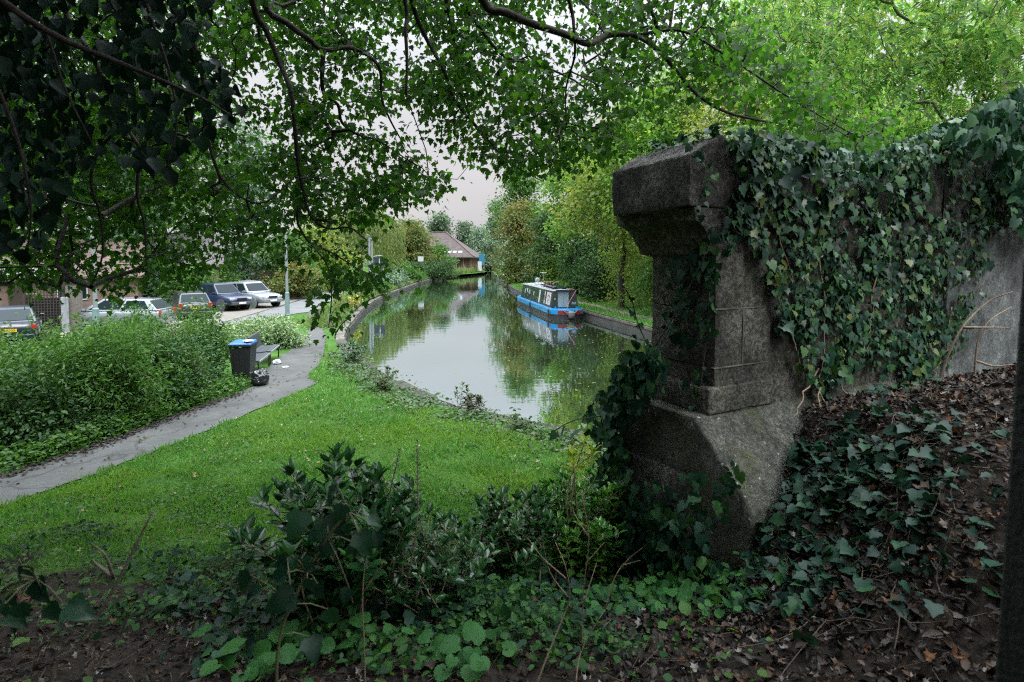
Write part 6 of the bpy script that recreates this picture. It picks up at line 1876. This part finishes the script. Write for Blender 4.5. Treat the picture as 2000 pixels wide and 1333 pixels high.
# ---- cars
def car(label, x, y, hdg, body_m, L=4.3, Wd=1.76, H=1.45, kind='hatch', plate=None, trim=None, lower=None):
    root = empty('parked_car', (x, y, float(gz(x, y)) + .02), math.atan2(hdg[1], hdg[0]), label, 'car', 'cars parked on the drives')
    w = Wd / 2
    suv = kind == 'suv'
    belt = .62 * H; hood = belt - .02; zb = .34 if suv else .24
    if kind == 'saloon':
        st = [(-L / 2, .55, .8), (-L / 2 + .12, .42, .95), (-L / 2 + .7, .38, 1.0)]
        gh = [(-L / 2 + .75, belt), (-L / 2 + 1.45, H - .03), (.25, H), (1.15, belt)]
    elif suv:
        st = [(-L / 2, .55, .98), (-L / 2 + .1, .42, 1.04)]
        gh = [(-L / 2 + .08, belt), (-L / 2 + .3, H - .03), (.35, H), (1.0, belt)]
    else:
        st = [(-L / 2, .5, .85), (-L / 2 + .12, .4, .95)]
        gh = [(-L / 2 + .15, belt), (-L / 2 + .6, H - .05), (.3, H), (1.25, belt)]
    # body loft: (x, z_low, z_top, half width)
    S = [(-L / 2, zb + .12, belt - .2, w * .84), (-L / 2 + .07, zb, belt - .04, w * .93), (-L / 2 + .4, zb, belt, w), (0, zb - .02, belt, w), (gh[3][0] - .05, zb, belt - .01, w),
         (L / 2 - .75, zb, hood - .06, w * .98), (L / 2 - .3, zb, hood - .12, w * .93), (L / 2 - .06, zb + .02, hood - .26, w * .84), (L / 2, zb + .14, hood - .36, w * .76)]
    ring = []
    for (sx_, lo, hi, hw) in S:
        m_ = (lo + hi) / 2
        half = [(0, lo), (hw * .86, lo), (hw * .97, lo + .1), (hw, m_), (hw * .97, hi - .1), (hw * .9, hi - .02), (hw * .6, hi), (0, hi + .015)]
        pts = half + [(-a, b_) for a, b_ in reversed(half[1:-1])]
        ring.append([(sx_, a, b_) for a, b_ in pts])
    n = len(ring[0]); mb = MB()
    V = [p for r_ in ring for p in r_]
    F = [(i * n + k, i * n + (k + 1) % n, (i + 1) * n + (k + 1) % n, (i + 1) * n + k) for i in range(len(ring) - 1) for k in range(n)]
    F += [tuple(range(n))[::-1], tuple((len(ring) - 1) * n + k for k in range(n))]
    mb.add(V, F)
    # cabin shell
    yb, yt = w * .92, w * .74
    c = [(*gh[0], yb), (*gh[1], yt), (*gh[2], yt), (*gh[3], yb)]
    V = [(a, s * q, z) for s in (1, -1) for a, z, q in c]
    V += [((gh[1][0] + gh[2][0]) / 2, 0, H + .03)]
    mb.add(V, [(0, 1, 2, 3), (7, 6, 5, 4), (0, 4, 5, 1), (3, 2, 6, 7), (1, 5, 8), (5, 6, 8), (6, 2, 8), (2, 1, 8)])
    mb.build('body', body_m, root, .03, True)
    def lerp(p, q, t): return tuple(p[i] + (q[i] - p[i]) * t for i in range(3))
    # windows, set just proud of the shell
    for s in (1, -1):
        A, B, Cc, D = [(gh[i][0], s * (yb if i in (0, 3) else yt), gh[i][1]) for i in range(4)]
        for (t0, t1) in ((.06, .36), (.4, .67), (.7, .95)) if suv else ((.1, .46), (.5, .92)):
            q = [lerp(lerp(A, D, t0), lerp(B, Cc, t0), .1), lerp(lerp(A, D, t1), lerp(B, Cc, t1), .1), lerp(lerp(A, D, t1), lerp(B, Cc, t1), .86), lerp(lerp(A, D, t0), lerp(B, Cc, t0), .86)]
            m2 = MB(); o_ = np.array([0, s * .012, .004])
            m2.hexa([np.array(p) - o_ for p in q], [np.array(p) + o_ for p in q]); m2.build('side_window', M_GLASS, root)
    for nm, i, j, dx in (('windscreen', 3, 2, .012), ('rear_window', 0, 1, -.012)):
        q = [(gh[i][0], -yb * .9, gh[i][1]), (gh[i][0], yb * .9, gh[i][1]), (gh[j][0], yt * .9, gh[j][1]), (gh[j][0], -yt * .9, gh[j][1])]
        q = [lerp(q[0], q[3], .1), lerp(q[1], q[2], .1), lerp(q[1], q[2], .88), lerp(q[0], q[3], .88)]
        m2 = MB(); o_ = np.array([dx, 0, .01]); m2.hexa([np.array(p) - o_ for p in q], [np.array(p) + o_ for p in q]); m2.build(nm, M_GLASS, root)
    wr = .36 if suv else .31
    for sx_ in (-L / 2 + .8, L / 2 - .85):
        for s in (1, -1):
            m2 = MB(); m2.lathe([(wr * 1.02, 0), (wr * 1.2, .005), (wr * 1.2, .03), (wr * 1.02, .035)], (sx_, s * (w - .01) - (.03 if s < 0 else 0), wr), 'Y', 22); m2.build('wheel_arch', trim or body_m, root)
            m2 = MB(); m2.lathe([(wr * .62, -.11), (wr * .96, -.11), (wr, -.08), (wr, .08), (wr * .96, .11), (wr * .62, .11)], (sx_, s * (w - .11), wr), 'Y', 22)
            wh = m2.build('wheel', M_RUBBER, root, smooth=False)
            m2 = MB(); yo = s * (w - .005)
            m2.lathe([(wr * .6, -.01), (wr * .66, -.01), (wr * .66, .012), (wr * .6, .012)], (sx_, yo, wr), 'Y', 20)
            m2.lathe([(.001, -.01), (.07, -.01), (.07, .012), (.001, .012)], (sx_, yo, wr), 'Y', 12)
            for k in range(5):
                a = k * 2 * PI / 5 + .3
                m2.box((sx_ + math.cos(a) * wr * .34, yo, wr + math.sin(a) * wr * .34), (wr * .6, .02, .06), ry=-a)
            rim = m2.build('rim', M_ALLOY, None); rim.parent = wh
    for s in (1, -1):
        m2 = MB(); m2.box((L / 2 - .1, s * w * .66, hood - .27), (.16, .3, .14), rz=-s * .35); m2.build('headlight', M_CLEAR, root, .02)
        m2 = MB(); m2.box((-L / 2 + .05, s * w * .84, belt - .14), (.1, .16, .3 if kind != 'saloon' else .18), rz=s * .25); m2.build('tail_light', M_RED, root, .02)
        m2 = MB(); m2.box((gh[3][0] - .22, s * (w + .06), belt + .06), (.1, .16, .11)); m2.build('mirror', body_m, root, .02)
    m2 = MB(); m2.box((L / 2 - .0, 0, zb + .16), (.14, Wd * .8, .2)); m2.build('front_bumper', lower or M_BLACK, root, .03)
    m2 = MB(); m2.box((-L / 2 + .0, 0, zb + .12), (.14, Wd * .86, .2)); m2.build('rear_bumper', lower or body_m, root, .03)
    m2 = MB(); m2.box((L / 2 + .03, 0, hood - .28), (.03, .7, .12)); m2.build('grille', M_BLACK, root)
    if kind == 'saloon' or plate:
        m2 = MB(); m2.box((-L / 2 - .012, 0, belt - .26), (.02, .52, .12)); p_ = m2.build('number_plate', M_YPLATE, root)
        if plate:
            text_mesh('lettering', plate, .1, M_BLACK, p_, (-L / 2 - .024, 0, belt - .26), (R(90), 0, R(-90)))
    m2 = MB(); m2.box((L / 2 + .075, 0, zb + .17), (.012, .5, .11)); m2.build('number_plate', M_WPLATE, root)
    return root
NAVY = paint('navy_paint', (.01, .02, .055), .3, .3)
SILV = paint('silver_paint', (.25, .275, .3), .3, .7, .35)
SILV2 = paint('pale_silver_paint', (.2, .22, .24), .28, .8, .3)
WHT = paint('white_car_paint', (.45, .46, .47), .3, .7)
BLK = paint('black_car_paint', (.008, .012, .028), .3, .25)
GREYT = plain('grey_trim', (.06, .065, .07), .7)
car('navy blue four by four with grey wheel arches, facing the road', -19.15, 37.2, (.88, -.47), NAVY, 4.4, 1.8, 1.72, 'suv', None, GREYT, GREYT)
car('large silver four by four parked beyond the navy one', -18.25, 39.5, (.88, -.47), SILV, 4.7, 1.92, 1.7, 'suv', None, None, SILV)
car('white hatchback with a red tail light behind the silver four by four', -22.2, 47.2, (-.93, .36), WHT, 4.0, 1.7, 1.5)
car('pale silver estate car side on behind the shrubs', -19.0, 27.4, (-.99, -.12), SILV2, 4.5, 1.76, 1.45)
car('dark hatchback showing its yellow rear plate behind the shrubs', -18.5, 32.5, (-.62, .78), paint('dark_grey_paint', (.02, .024, .028), .3, .3), 4.1, 1.72, 1.48, 'hatch', 'KV12 LDO')
car('black saloon at the left edge with a yellow rear plate', -20.5, 23.2, (-.62, .78), BLK, 4.6, 1.8, 1.42, 'saloon', 'HV70 FXE')
car('distant dark car under the trees by the road bend', -22.6, 63, (.5, .87), paint('dark_blue_paint', (.02, .03, .06), .3, .6), 4.2, 1.75, 1.5)

# ---- wheelie bin, bag, litter, benches
bx, by = -7.35, 15.45
bz = float(gz(bx, by))
wb = empty('wheelie_bin', (bx, by, bz), R(8), 'tall black wheelie bin with a bright blue lid beside the bench', 'bin')
wb.scale = (1.06, 1.06, 1.06)
M_BIN = plain('bin_plastic', (.014, .015, .018), .5, var=.2)
mb = MB(); mb.hexa([(-.2, -.22, .06), (.2, -.22, .06), (.2, .2, .06), (-.2, .2, .06)], [(-.26, -.27, .99), (.26, -.27, .99), (.26, .28, .99), (-.26, .28, .99)])
for q in (-.14, 0, .14): mb.box((q, -.248, .55), (.035, .02, .8), rx=R(3.1))
mb.build('body', M_BIN, wb, .03)
mb = MB(); mb.box((0, 0, .975), (.56, .6, .05)); mb.build('rim', M_BIN, wb, .015)
M_LID = plain('blue_lid', (.015, .11, .28), .45, var=.1)
mb = MB(); mb.hexa([(-.29, -.32, 1.0), (.29, -.32, 1.0), (.29, .3, 1.0), (-.29, .3, 1.0)], [(-.26, -.28, 1.05), (.26, -.28, 1.05), (.25, .26, 1.08), (-.25, .26, 1.08)]); mb.build('lid', M_LID, wb, .025)
mb = MB(); mb.tube([(-.22, .34, .98), (.22, .34, .98)], .018, 8); mb.build('handle', M_BIN, wb)
for s in (-1, 1):
    mb = MB(); mb.lathe([(.03, -.03), (.1, -.03), (.1, .03), (.03, .03)], (s * .27, .3, .1), 'X', 16); mb.build('wheel', M_RUBBER, wb)
# crumpled paper on the lid
def blob_bag(name, label, cat, loc, r, h, mat, seed, squash=1.0):
    rg2 = np.random.default_rng(seed)
    bm = bmesh.new(); bmesh.ops.create_icosphere(bm, subdivisions=4, radius=1)
    for v in bm.verts:
        c_ = v.co.copy()
        k = 1 + .22 * mnoise.noise(c_ * 1.7 + Vector((seed, 0, 0))) + .13 * abs(mnoise.noise(c_ * 4.5)) + .05 * mnoise.noise(c_ * 11)
        v.co = Vector((c_.x * r * k, c_.y * r * squash * k, max(-.02, (c_.z * .5 + .48) * h * (k if c_.z > 0 else 1))))
    me = bpy.data.meshes.new(name); bm.to_mesh(me); bm.free()
    o = link(name, me, None, mat); o.location = loc
    return tag(o, label, cat)
M_BAG = plain('bin_bag', (.012, .013, .016), .22, 0, .7, .3, 9, .5, 12)
blob_bag('bin_bag', 'knotted black bin bag slumped against the wheelie bin', 'bag', (-6.72, 15.0, bz), .24, .42, M_BAG, 3)
blob_bag('carrier_bag', 'crumpled white bag lying on the blue bin lid', 'bag', (-7.14, 15.3, bz + 1.135), .12, .05, M_WHITE, 5)
blob_bag('litter', 'white crumpled litter on the ground by the far bench legs', 'litter', (-7.5, 18.0, bz + .01), .13, .14, M_WHITE, 6)
blob_bag('litter', 'flat scrap of white litter on the footpath near the bench', 'litter', (-7.0, 17.4, bz + .02), .1, .04, M_WHITE, 8)

M_BENCH = plain('bench_metal', (.06, .068, .078), .4, .4, var=.15)
def bench(label, p0, p1):
    p0 = np.array(p0); p1 = np.array(p1)
    t_ = norm(p1 - p0); L = np.linalg.norm(p1 - p0)
    rz = math.atan2(t_[1], t_[0]) - PI / 2          # local y runs along the bench, x towards the path
    zb = float(gz(*p0))
    root = empty('park_bench', (*p0, zb), rz, label, 'bench', 'benches beside the footpath')
    prof = [(.02, .40), (-.02, .435), (-.1, .44), (-.3, .415), (-.45, .41), (-.52, .45), (-.56, .56), (-.6, .74), (-.635, .87), (-.67, .9), (-.7, .875)]
    for nm, a, b_ in (('seat', 0, 6), ('backrest', 5, 11)):
        mb = MB()
        pts = prof[a:b_]
        n = len(pts)
        up = [(x, z) for x, z in pts]; dn = [(x - .004, z - .025) if i < 5 and nm == 'seat' else (x - .025, z - .004) for i, (x, z) in enumerate(pts)]
        ring = up + dn[::-1]
        k = len(ring)
        mb.add([(x, .02, z) for x, z in ring] + [(x, L - .02, z) for x, z in ring], [(i, (i + 1) % k, k + (i + 1) % k, k + i) for i in range(k)] + [tuple(range(k))[::-1], tuple(range(k, 2 * k))])
        mb.build(nm, M_BENCH, root)
    mb = MB(); mb.box((.025, L / 2, .405), (.02, L - .04, .05)); mb.build('front_rail', M_GALV, root)
    for yy in (.04, L - .04):
        mb = MB()
        mb.tube([(-.02, yy, 0), (-.01, yy, .2), (-.03, yy, .38), (-.12, yy, .41), (-.3, yy, .39), (-.46, yy, .38), (-.55, yy, .5), (-.64, yy, .8)], .022, 6, sub=3)
        mb.tube([(-.5, yy, 0), (-.5, yy, .2), (-.47, yy, .39)], .022, 6, sub=2)
        mb.build('leg', M_BLACK, root)
    return root
bench('nearer dark metal bench, half hidden by the wheelie bin', (-7.3, 16.25), (-7.62, 17.75))
bench('farther dark metal bench with its curved back in full view', (-7.68, 17.95), (-8.0, 19.4))

# ---- poles
def lamp_post(label, px, Y, ztop, r, head=True):
    x = pxX(px, Y); z = float(gz(x, Y))
    root = empty('lamp_post', (x, Y, z), 0, label, 'lamp post', 'lamp posts')
    mb = MB(); mb.tube([(0, 0, 1.3), (-.01, 0, 3), (-.03, 0, ztop - z)], [r, r * .9, r * .75], 10); mb.build('pole', M_GALV, root)
    mb = MB(); mb.lathe([(r * 1.5, -.05), (r * 1.5, 1.28), (r, 1.34)], (0, 0, 0), 'Z', 12); mb.build('base', plain('lamp_base_paint', (.16, .24, .24), .55, var=.2), root)
    mb = MB(); mb.box((0, -.3, ztop - z + .02), (.18, .7, .1), rx=R(-6)); mb.build('lamp_head', M_GALV, root, .03)
lamp_post('slim grey lamp post at the corner of the road and footpath', 560, 34.2, 6.3, .085)
lamp_post('tall grey lamp column rising out of the shrubs on the left', 184, 23.5, 9.2, .085)
lamp_post('taller pale post of the pair in front of the willow', 722, 60, 6.2, .14)
lamp_post('shorter pale post of the pair in front of the willow', 727, 61, 5.9, .14)
x = pxX(741, 58); z = float(gz(x, 58))
sg = empty('sign_board', (x, 58, z), 0, 'dark blue board with a white mark on posts by the bank', 'sign')
mb = MB(); mb.box((0, 0, 3.0), (1.0, .06, .95)); mb.build('board', paint('sign_navy', (.02, .03, .06), .5, .1), sg, .01)
mb = MB(); mb.box((.02, -.035, 3.1), (.1, .012, .5)); mb.build('mark', M_WHITE, sg)
mb = MB(); mb.tube([(-.6, 0, 3.52), (-.1, 0, 3.62), (.3, 0, 3.6)], .04, 6); mb.build('canopy_bar', M_GALV, sg)
for s in (-.4, .4):
    mb = MB(); mb.box((s, .05, 1.25), (.09, .05, 2.6)); mb.build('post', M_GALV, sg)
x = pxX(822, 92); z = float(gz(x, 92))
sg = empty('small_sign', (x, 92, z), 0, 'small pale sign standing above the dark bank bushes', 'sign')
mb = MB(); mb.box((0, 0, 3.2), (.9, .08, .8)); mb.build('board', M_WHITE, sg, .02)
mb = MB(); mb.tube([(0, .06, 0), (0, .06, 3.2)], .06, 8); mb.build('post', M_GALV, sg)
for (px, py, h, lb) in [(624, 624, .62, 'tall grey timber bollard at the path corner'), (645, 641, .5, 'short grey timber bollard in the grass by the canal wall'), (702, 583, .5, 'nearest pale bollard on the bank beyond the yellow flowers'), (708, 578, .5, 'middle pale bollard on the bank beyond the yellow flowers'), (714, 574, .5, 'farthest pale bollard on the bank beyond the yellow flowers')]:
    c0 = G(np.array(float(px)), np.array(float(py)))
    mb = MB(); mb.hexa([(-.07, -.07, -.1), (.07, -.07, -.1), (.07, .07, -.1), (-.07, .07, -.1)], [(-.065, -.065, h - .04), (.065, -.065, h - .04), (.065, .065, h - .04), (-.065, .065, h - .04)])
    mb.hexa([(-.065, -.065, h - .04), (.065, -.065, h - .04), (.065, .065, h - .04), (-.065, .065, h - .04)], [(-.03, -.03, h), (.03, -.03, h), (.03, .03, h), (-.03, .03, h)])
    o = mb.build('bollard', M_TIMBERG); o.location = c0
    tag(o, lb, 'bollard', 'timber bollards by the canal')

# dark post close at the right edge
gpz = float(gz(.95, 1.0))
gp_ = empty('gate_post', (.968, 1.02, gpz), 0, 'black post close to the viewer along the right edge', 'post')
mb = MB(); mb.hexa([(-.048, -.05, -.2), (.10, -.05, -.2), (.10, .05, -.2), (-.048, .05, -.2)], [(-.014, -.05, 3.905 - gpz), (.13, -.05, 3.905 - gpz), (.13, .05, 3.905 - gpz), (-.014, .05, 3.905 - gpz)])
mb.build('post', plain('weathered_black', (.006, .008, .008), .8, var=.4, scale=30, bump=.4), gp_, .012)
mb = MB(); mb.hexa([(-.012, -.048, 3.905 - gpz), (.128, -.048, 3.905 - gpz), (.128, .048, 3.905 - gpz), (-.012, .048, 3.905 - gpz)], [(.01, -.03, 3.93 - gpz), (.108, -.03, 3.93 - gpz), (.108, .03, 3.93 - gpz), (.01, .03, 3.93 - gpz)])
mb.build('post_cap', M_BLACK, gp_)

# ---- buildings
M_BRICK = brick_mat('red_brick', (.19, .08, .055), (.25, .115, .08), (.2, .18, .16))
M_BRICKP = brick_mat('pink_brick', (.2, .115, .085), (.25, .15, .115), (.2, .18, .165))
M_TILE = brick_mat('roof_tile', (.12, .078, .072), (.16, .105, .095), (.1, .07, .065), 1, .3, .12)
M_TILEG = brick_mat('grey_tile', (.12, .108, .108), (.16, .145, .145), (.1, .09, .09), 1, .3, .12)
def house(label, x, y, rz, L, D, eave, ridge, wall_m, roof_m, windows, doors, hip=0.0, over=.4, name='brick_house', cat='house'):
    z = float(gz(x, y))
    root = empty(name, (x, y, z), rz, label, cat)
    mb = MB(); mb.box((0, 0, eave / 2 - .15), (L, D, eave + .3))
    if not hip:
        mb.prism([(-D / 2, eave), (D / 2, eave), (0, ridge - .1)], -L / 2, L / 2, 'YZ')
    mb.build('wall', wall_m, root)
    l2, d2 = L / 2 + over, D / 2 + over
    ez = eave - over * (ridge - eave) / (D / 2) + .06
    mb = MB(); hx = l2 - hip
    A = [(-l2, -d2, ez), (l2, -d2, ez), (l2, d2, ez), (-l2, d2, ez), (-hx, 0, ridge), (hx, 0, ridge)]
    B = [(a, b_, c_ - .14) for a, b_, c_ in A]
    mb.add(A + B, [(0, 1, 5, 4), (2, 3, 4, 5), (1, 2, 5), (3, 0, 4), (6, 10, 11, 7), (8, 11, 10, 9), (7, 11, 8), (9, 10, 6), (0, 6, 7, 1), (1, 7, 8, 2), (2, 8, 9, 3), (3, 9, 6, 0)])
    mb.build('roof', roof_m, root)
    for (xx, zz, w_, h_) in windows:
        mb = MB(); t_ = .06
        for q in ((xx, zz + h_ / 2, w_ + t_, t_), (xx, zz - h_ / 2, w_ + t_, t_), (xx - w_ / 2, zz, t_, h_ - t_), (xx + w_ / 2, zz, t_, h_ - t_), (xx, zz, t_ * .8, h_ - t_)):
            mb.box((q[0], -D / 2 - .02, q[1]), (q[2], .08, q[3]))
        f = mb.build('window', M_WHITE, root)
        mb = MB(); mb.box((xx, -D / 2 - .005, zz), (w_ - .04, .03, h_ - .04)); p_ = mb.build('pane', M_GLASS, None); p_.parent = f
    for (xx, w_, h_, m_) in doors:
        mb = MB(); mb.box((xx, -D / 2 - .03, h_ / 2), (w_, .07, h_)); mb.build('door', m_, root, .01)
    return root
BLUED = paint('blue_door_paint', (.03, .12, .36), .4, .3)
house('single storey pinkish brick house behind the timber porch at the left edge', -30.0, 35.0, R(30), 12, 7, 2.5, 4.6, M_BRICKP, M_TILE, [(-3, 1.5, 1.4, 1.1), (2.8, 1.5, 1.4, 1.1)], [(.4, .95, 2.05, M_TIMBER)])
house('red brick house with a blue door behind the silver estate car', -29.5, 45.5, R(25), 11, 8, 3.0, 5.4, M_BRICK, M_TILEG, [(-3, 1.6, 1.5, 1.2), (3.4, 1.6, 1.4, 1.2)], [(-.6, 1.0, 2.1, BLUED)])
house('red brick house behind the navy and silver four by fours', -29, 60, R(18), 13, 8, 2.9, 5.6, M_BRICK, M_TILEG, [(-3.5, 1.6, 1.5, 1.2), (1, 1.6, 1.4, 1.2), (4.5, 1.6, 1.2, 1.2)], [(-1.2, 1.0, 2.1, M_WHITE)])
# timber porch
z = float(gz(-24.5, 26.5))
po = empty('timber_porch', (-24.6, 27.0, z), R(30), 'dark timber porch with tiled canopy at the left edge', 'porch')
for xx in (-2.6, -1.2, 0, 1.2):
    mb = MB(); mb.box((xx, 0, 1.0), (.16, .16, 2.1)); mb.build('post', M_TIMBER, po, .01)
mb = MB(); mb.box((-.7, 0, 2.15), (4.3, .18, .2)); mb.build('beam', M_TIMBER, po, .01)
mb = MB(); mb.hexa([(-3, -.4, 2.26), (1.6, -.4, 2.26), (1.6, 2.6, 2.8), (-3, 2.6, 2.8)], [(-3, -.4, 2.36), (1.6, -.4, 2.36), (1.6, 2.6, 2.9), (-3, 2.6, 2.9)]); mb.build('canopy', M_TILEG, po)
mb = MB(); mb.box((-1.9, .02, .5), (1.3, .06, .8)); mb.build('side_panel', M_TIMBER, po)
# hanging basket
hb = empty('hanging_basket', (*(np.array([-24.6, 27.0]) + 1.45 * np.array([math.cos(R(30)), math.sin(R(30))]) + np.array([.08, -.3])), z + 1.65), 0, 'hanging basket on the corner of the timber porch', 'basket')
mb = MB(); mb.lathe([(.02, -.18), (.14, -.14), (.22, 0), (.2, .02)], (0, 0, 0), 'Z', 14); mb.build('bowl', plain('coir', (.22, .17, .11), .9), hb)
mb = MB()
for a in (0, 2.1, 4.2): mb.tube([(.2 * math.cos(a), .2 * math.sin(a), 0), (0, 0, .5)], .006, 4)
mb.build('chain', M_BLACK, hb)
rgh = np.random.default_rng(4); pp_ = rgh.normal(0, .13, (120, 3)) * np.array([1, 1, .5]) + np.array([0, 0, .07])
xx_, yy_, zz_ = leaf_frames(120, rgh.normal(0, 1, (120, 3)), np.tile([0, 0, 1.], (120, 1)), .4, rgh)
link('planting', leaves_mesh('planting', pp_, xx_, yy_, zz_, .08, T_OVAL), hb, FOL['lime'])
# lattice trellis
tr = empty('trellis', (pxX(84, 26.3), 26.3, float(gz(-22, 26.3))), R(12), 'dark lattice trellis panel right of the timber porch', 'trellis')
mb = MB()
for k in range(13): mb.box((-.75 + k * .125, 0, 1.25), (.028, .03, 2.3))
for k in range(19): mb.box((0, .031, .16 + k * .125), (1.55, .03, .028))
mb.build('lattice', M_TIMBER, tr)
for s in (-.8, .8):
    mb = MB(); mb.box((s, .01, 1.25), (.1, .1, 2.5)); mb.build('post', M_TIMBER, tr, .01)
mb = MB(); mb.box((0, .12, .8), (1.5, .04, 1.5)); mb.build('backing_panel', plain('dark_panel', (.03, .04, .045), .8), tr)
wp = empty('white_board', (pxX(124, 26.1), 26.1, float(gz(-20.5, 26))), 0, 'narrow white board standing beside the lattice trellis', 'board')
mb = MB(); mb.box((0, 0, .8), (.34, .05, 1.6)); mb.build('board', plain('grubby_white', (.28, .3, .31), .7, var=.3, scale=5), wp, .01)
gpo = empty('gate_pillar', (pxX(143, 26.4), 26.4, float(gz(-20.3, 26))), 0, 'stout brown timber pillar right of the white board', 'pillar')
mb = MB(); mb.box((0, 0, 1.1), (.5, .4, 2.2)); mb.build('shaft', M_TIMBERG, gpo, .02)
mb = MB(); mb.box((0, 0, 2.26), (.62, .52, .12)); mb.build('cap', M_TIMBER, gpo, .02)

# ---- boathouse at the bend
z = .5
bh = empty('boathouse', (-17.8, 139.5, z), R(-6), 'timber boathouse with a large hipped plum coloured roof at the canal bend', 'boathouse')
bh.scale = (1.13, 1.13, 1.13)
M_PLUM = brick_mat('plum_tile', (.058, .046, .043), (.085, .068, .062), (.09, .06, .065), 1, .4, .2)
M_CLAD = brick_mat('red_cladding', (.15, .065, .045), (.22, .12, .08), (.05, .03, .02), 1, .35, 9)
mb = MB(); mb.box((0, 0, 1.6), (15.6, 11, 3.4)); mb.build('wall', M_CLAD, bh)
mb = MB(); e, r_ = 3.2, 8.5; l2, d2 = 8.8, 6.4
A = [(-l2, -d2, e), (l2, -d2, e), (l2, d2, e), (-l2, d2, e), (-1.6, 0, r_), (1.6, 0, r_)]; B = [(a, b_, c_ - .25) for a, b_, c_ in A]
mb.add(A + B, [(0, 1, 5, 4), (2, 3, 4, 5), (1, 2, 5), (3, 0, 4), (6, 10, 11, 7), (8, 11, 10, 9), (7, 11, 8), (9, 10, 6), (0, 6, 7, 1), (1, 7, 8, 2), (2, 8, 9, 3), (3, 9, 6, 0)])
mb.build('roof', M_PLUM, bh)
for k in range(4):
    xx = 2.2 + k * 1.15; yy = -5.2; zz = e + (r_ - e) * (6.4 - 5.2) / 6.4
    mb = MB(); mb.box((xx, yy, zz + .06), (.8, .5, .06), rx=math.atan2(r_ - e, 6.4)); mb.build('skylight', M_WHITE, bh)
mb = MB()
mb.tube([(1.6, 0, r_ + .05), (8.8, -6.4, e + .05)], .14, 6); mb.tube([(-1.6, 0, r_ + .05), (-8.8, -6.4, e + .05)], .14, 6); mb.tube([(-1.6, 0, r_ + .05), (1.6, 0, r_ + .05)], .14, 6)
mb.build('ridge_tile', M_TILE, bh)
for k in range(10):
    mb = MB(); mb.box((1.2 + k * .75, -5.6, 1.5), (.2, .2, 3.0)); mb.build('post', M_TIMBERG if k % 2 else M_TIMBER, bh)
mb = MB(); mb.box((5.4, -5.53, 1.2), (.9, .08, 2.4)); mb.build('door', M_BLACK, bh)
# blue banner and white kiosk beside it
ks = empty('blue_banner', (pxX(940, 133), 133, .5), 0, 'tall bright blue and white banner board at the boathouse corner', 'banner')
mb = MB(); mb.box((.1, 0, 3.0), (1.3, .12, 2.4)); mb.build('blue_panel', paint('banner_blue', (.015, .15, .26), .5, .2), ks, .02)
mb = MB(); mb.box((-.35, -.08, 1.4), (.9, .1, 2.2)); mb.build('white_panel', M_WHITE, ks, .02)
for s in (-.45, .65):
    mb = MB(); mb.tube([(s, .1, -.1), (s, .1, 4.2)], .06, 8); mb.build('post', M_GALV, ks)
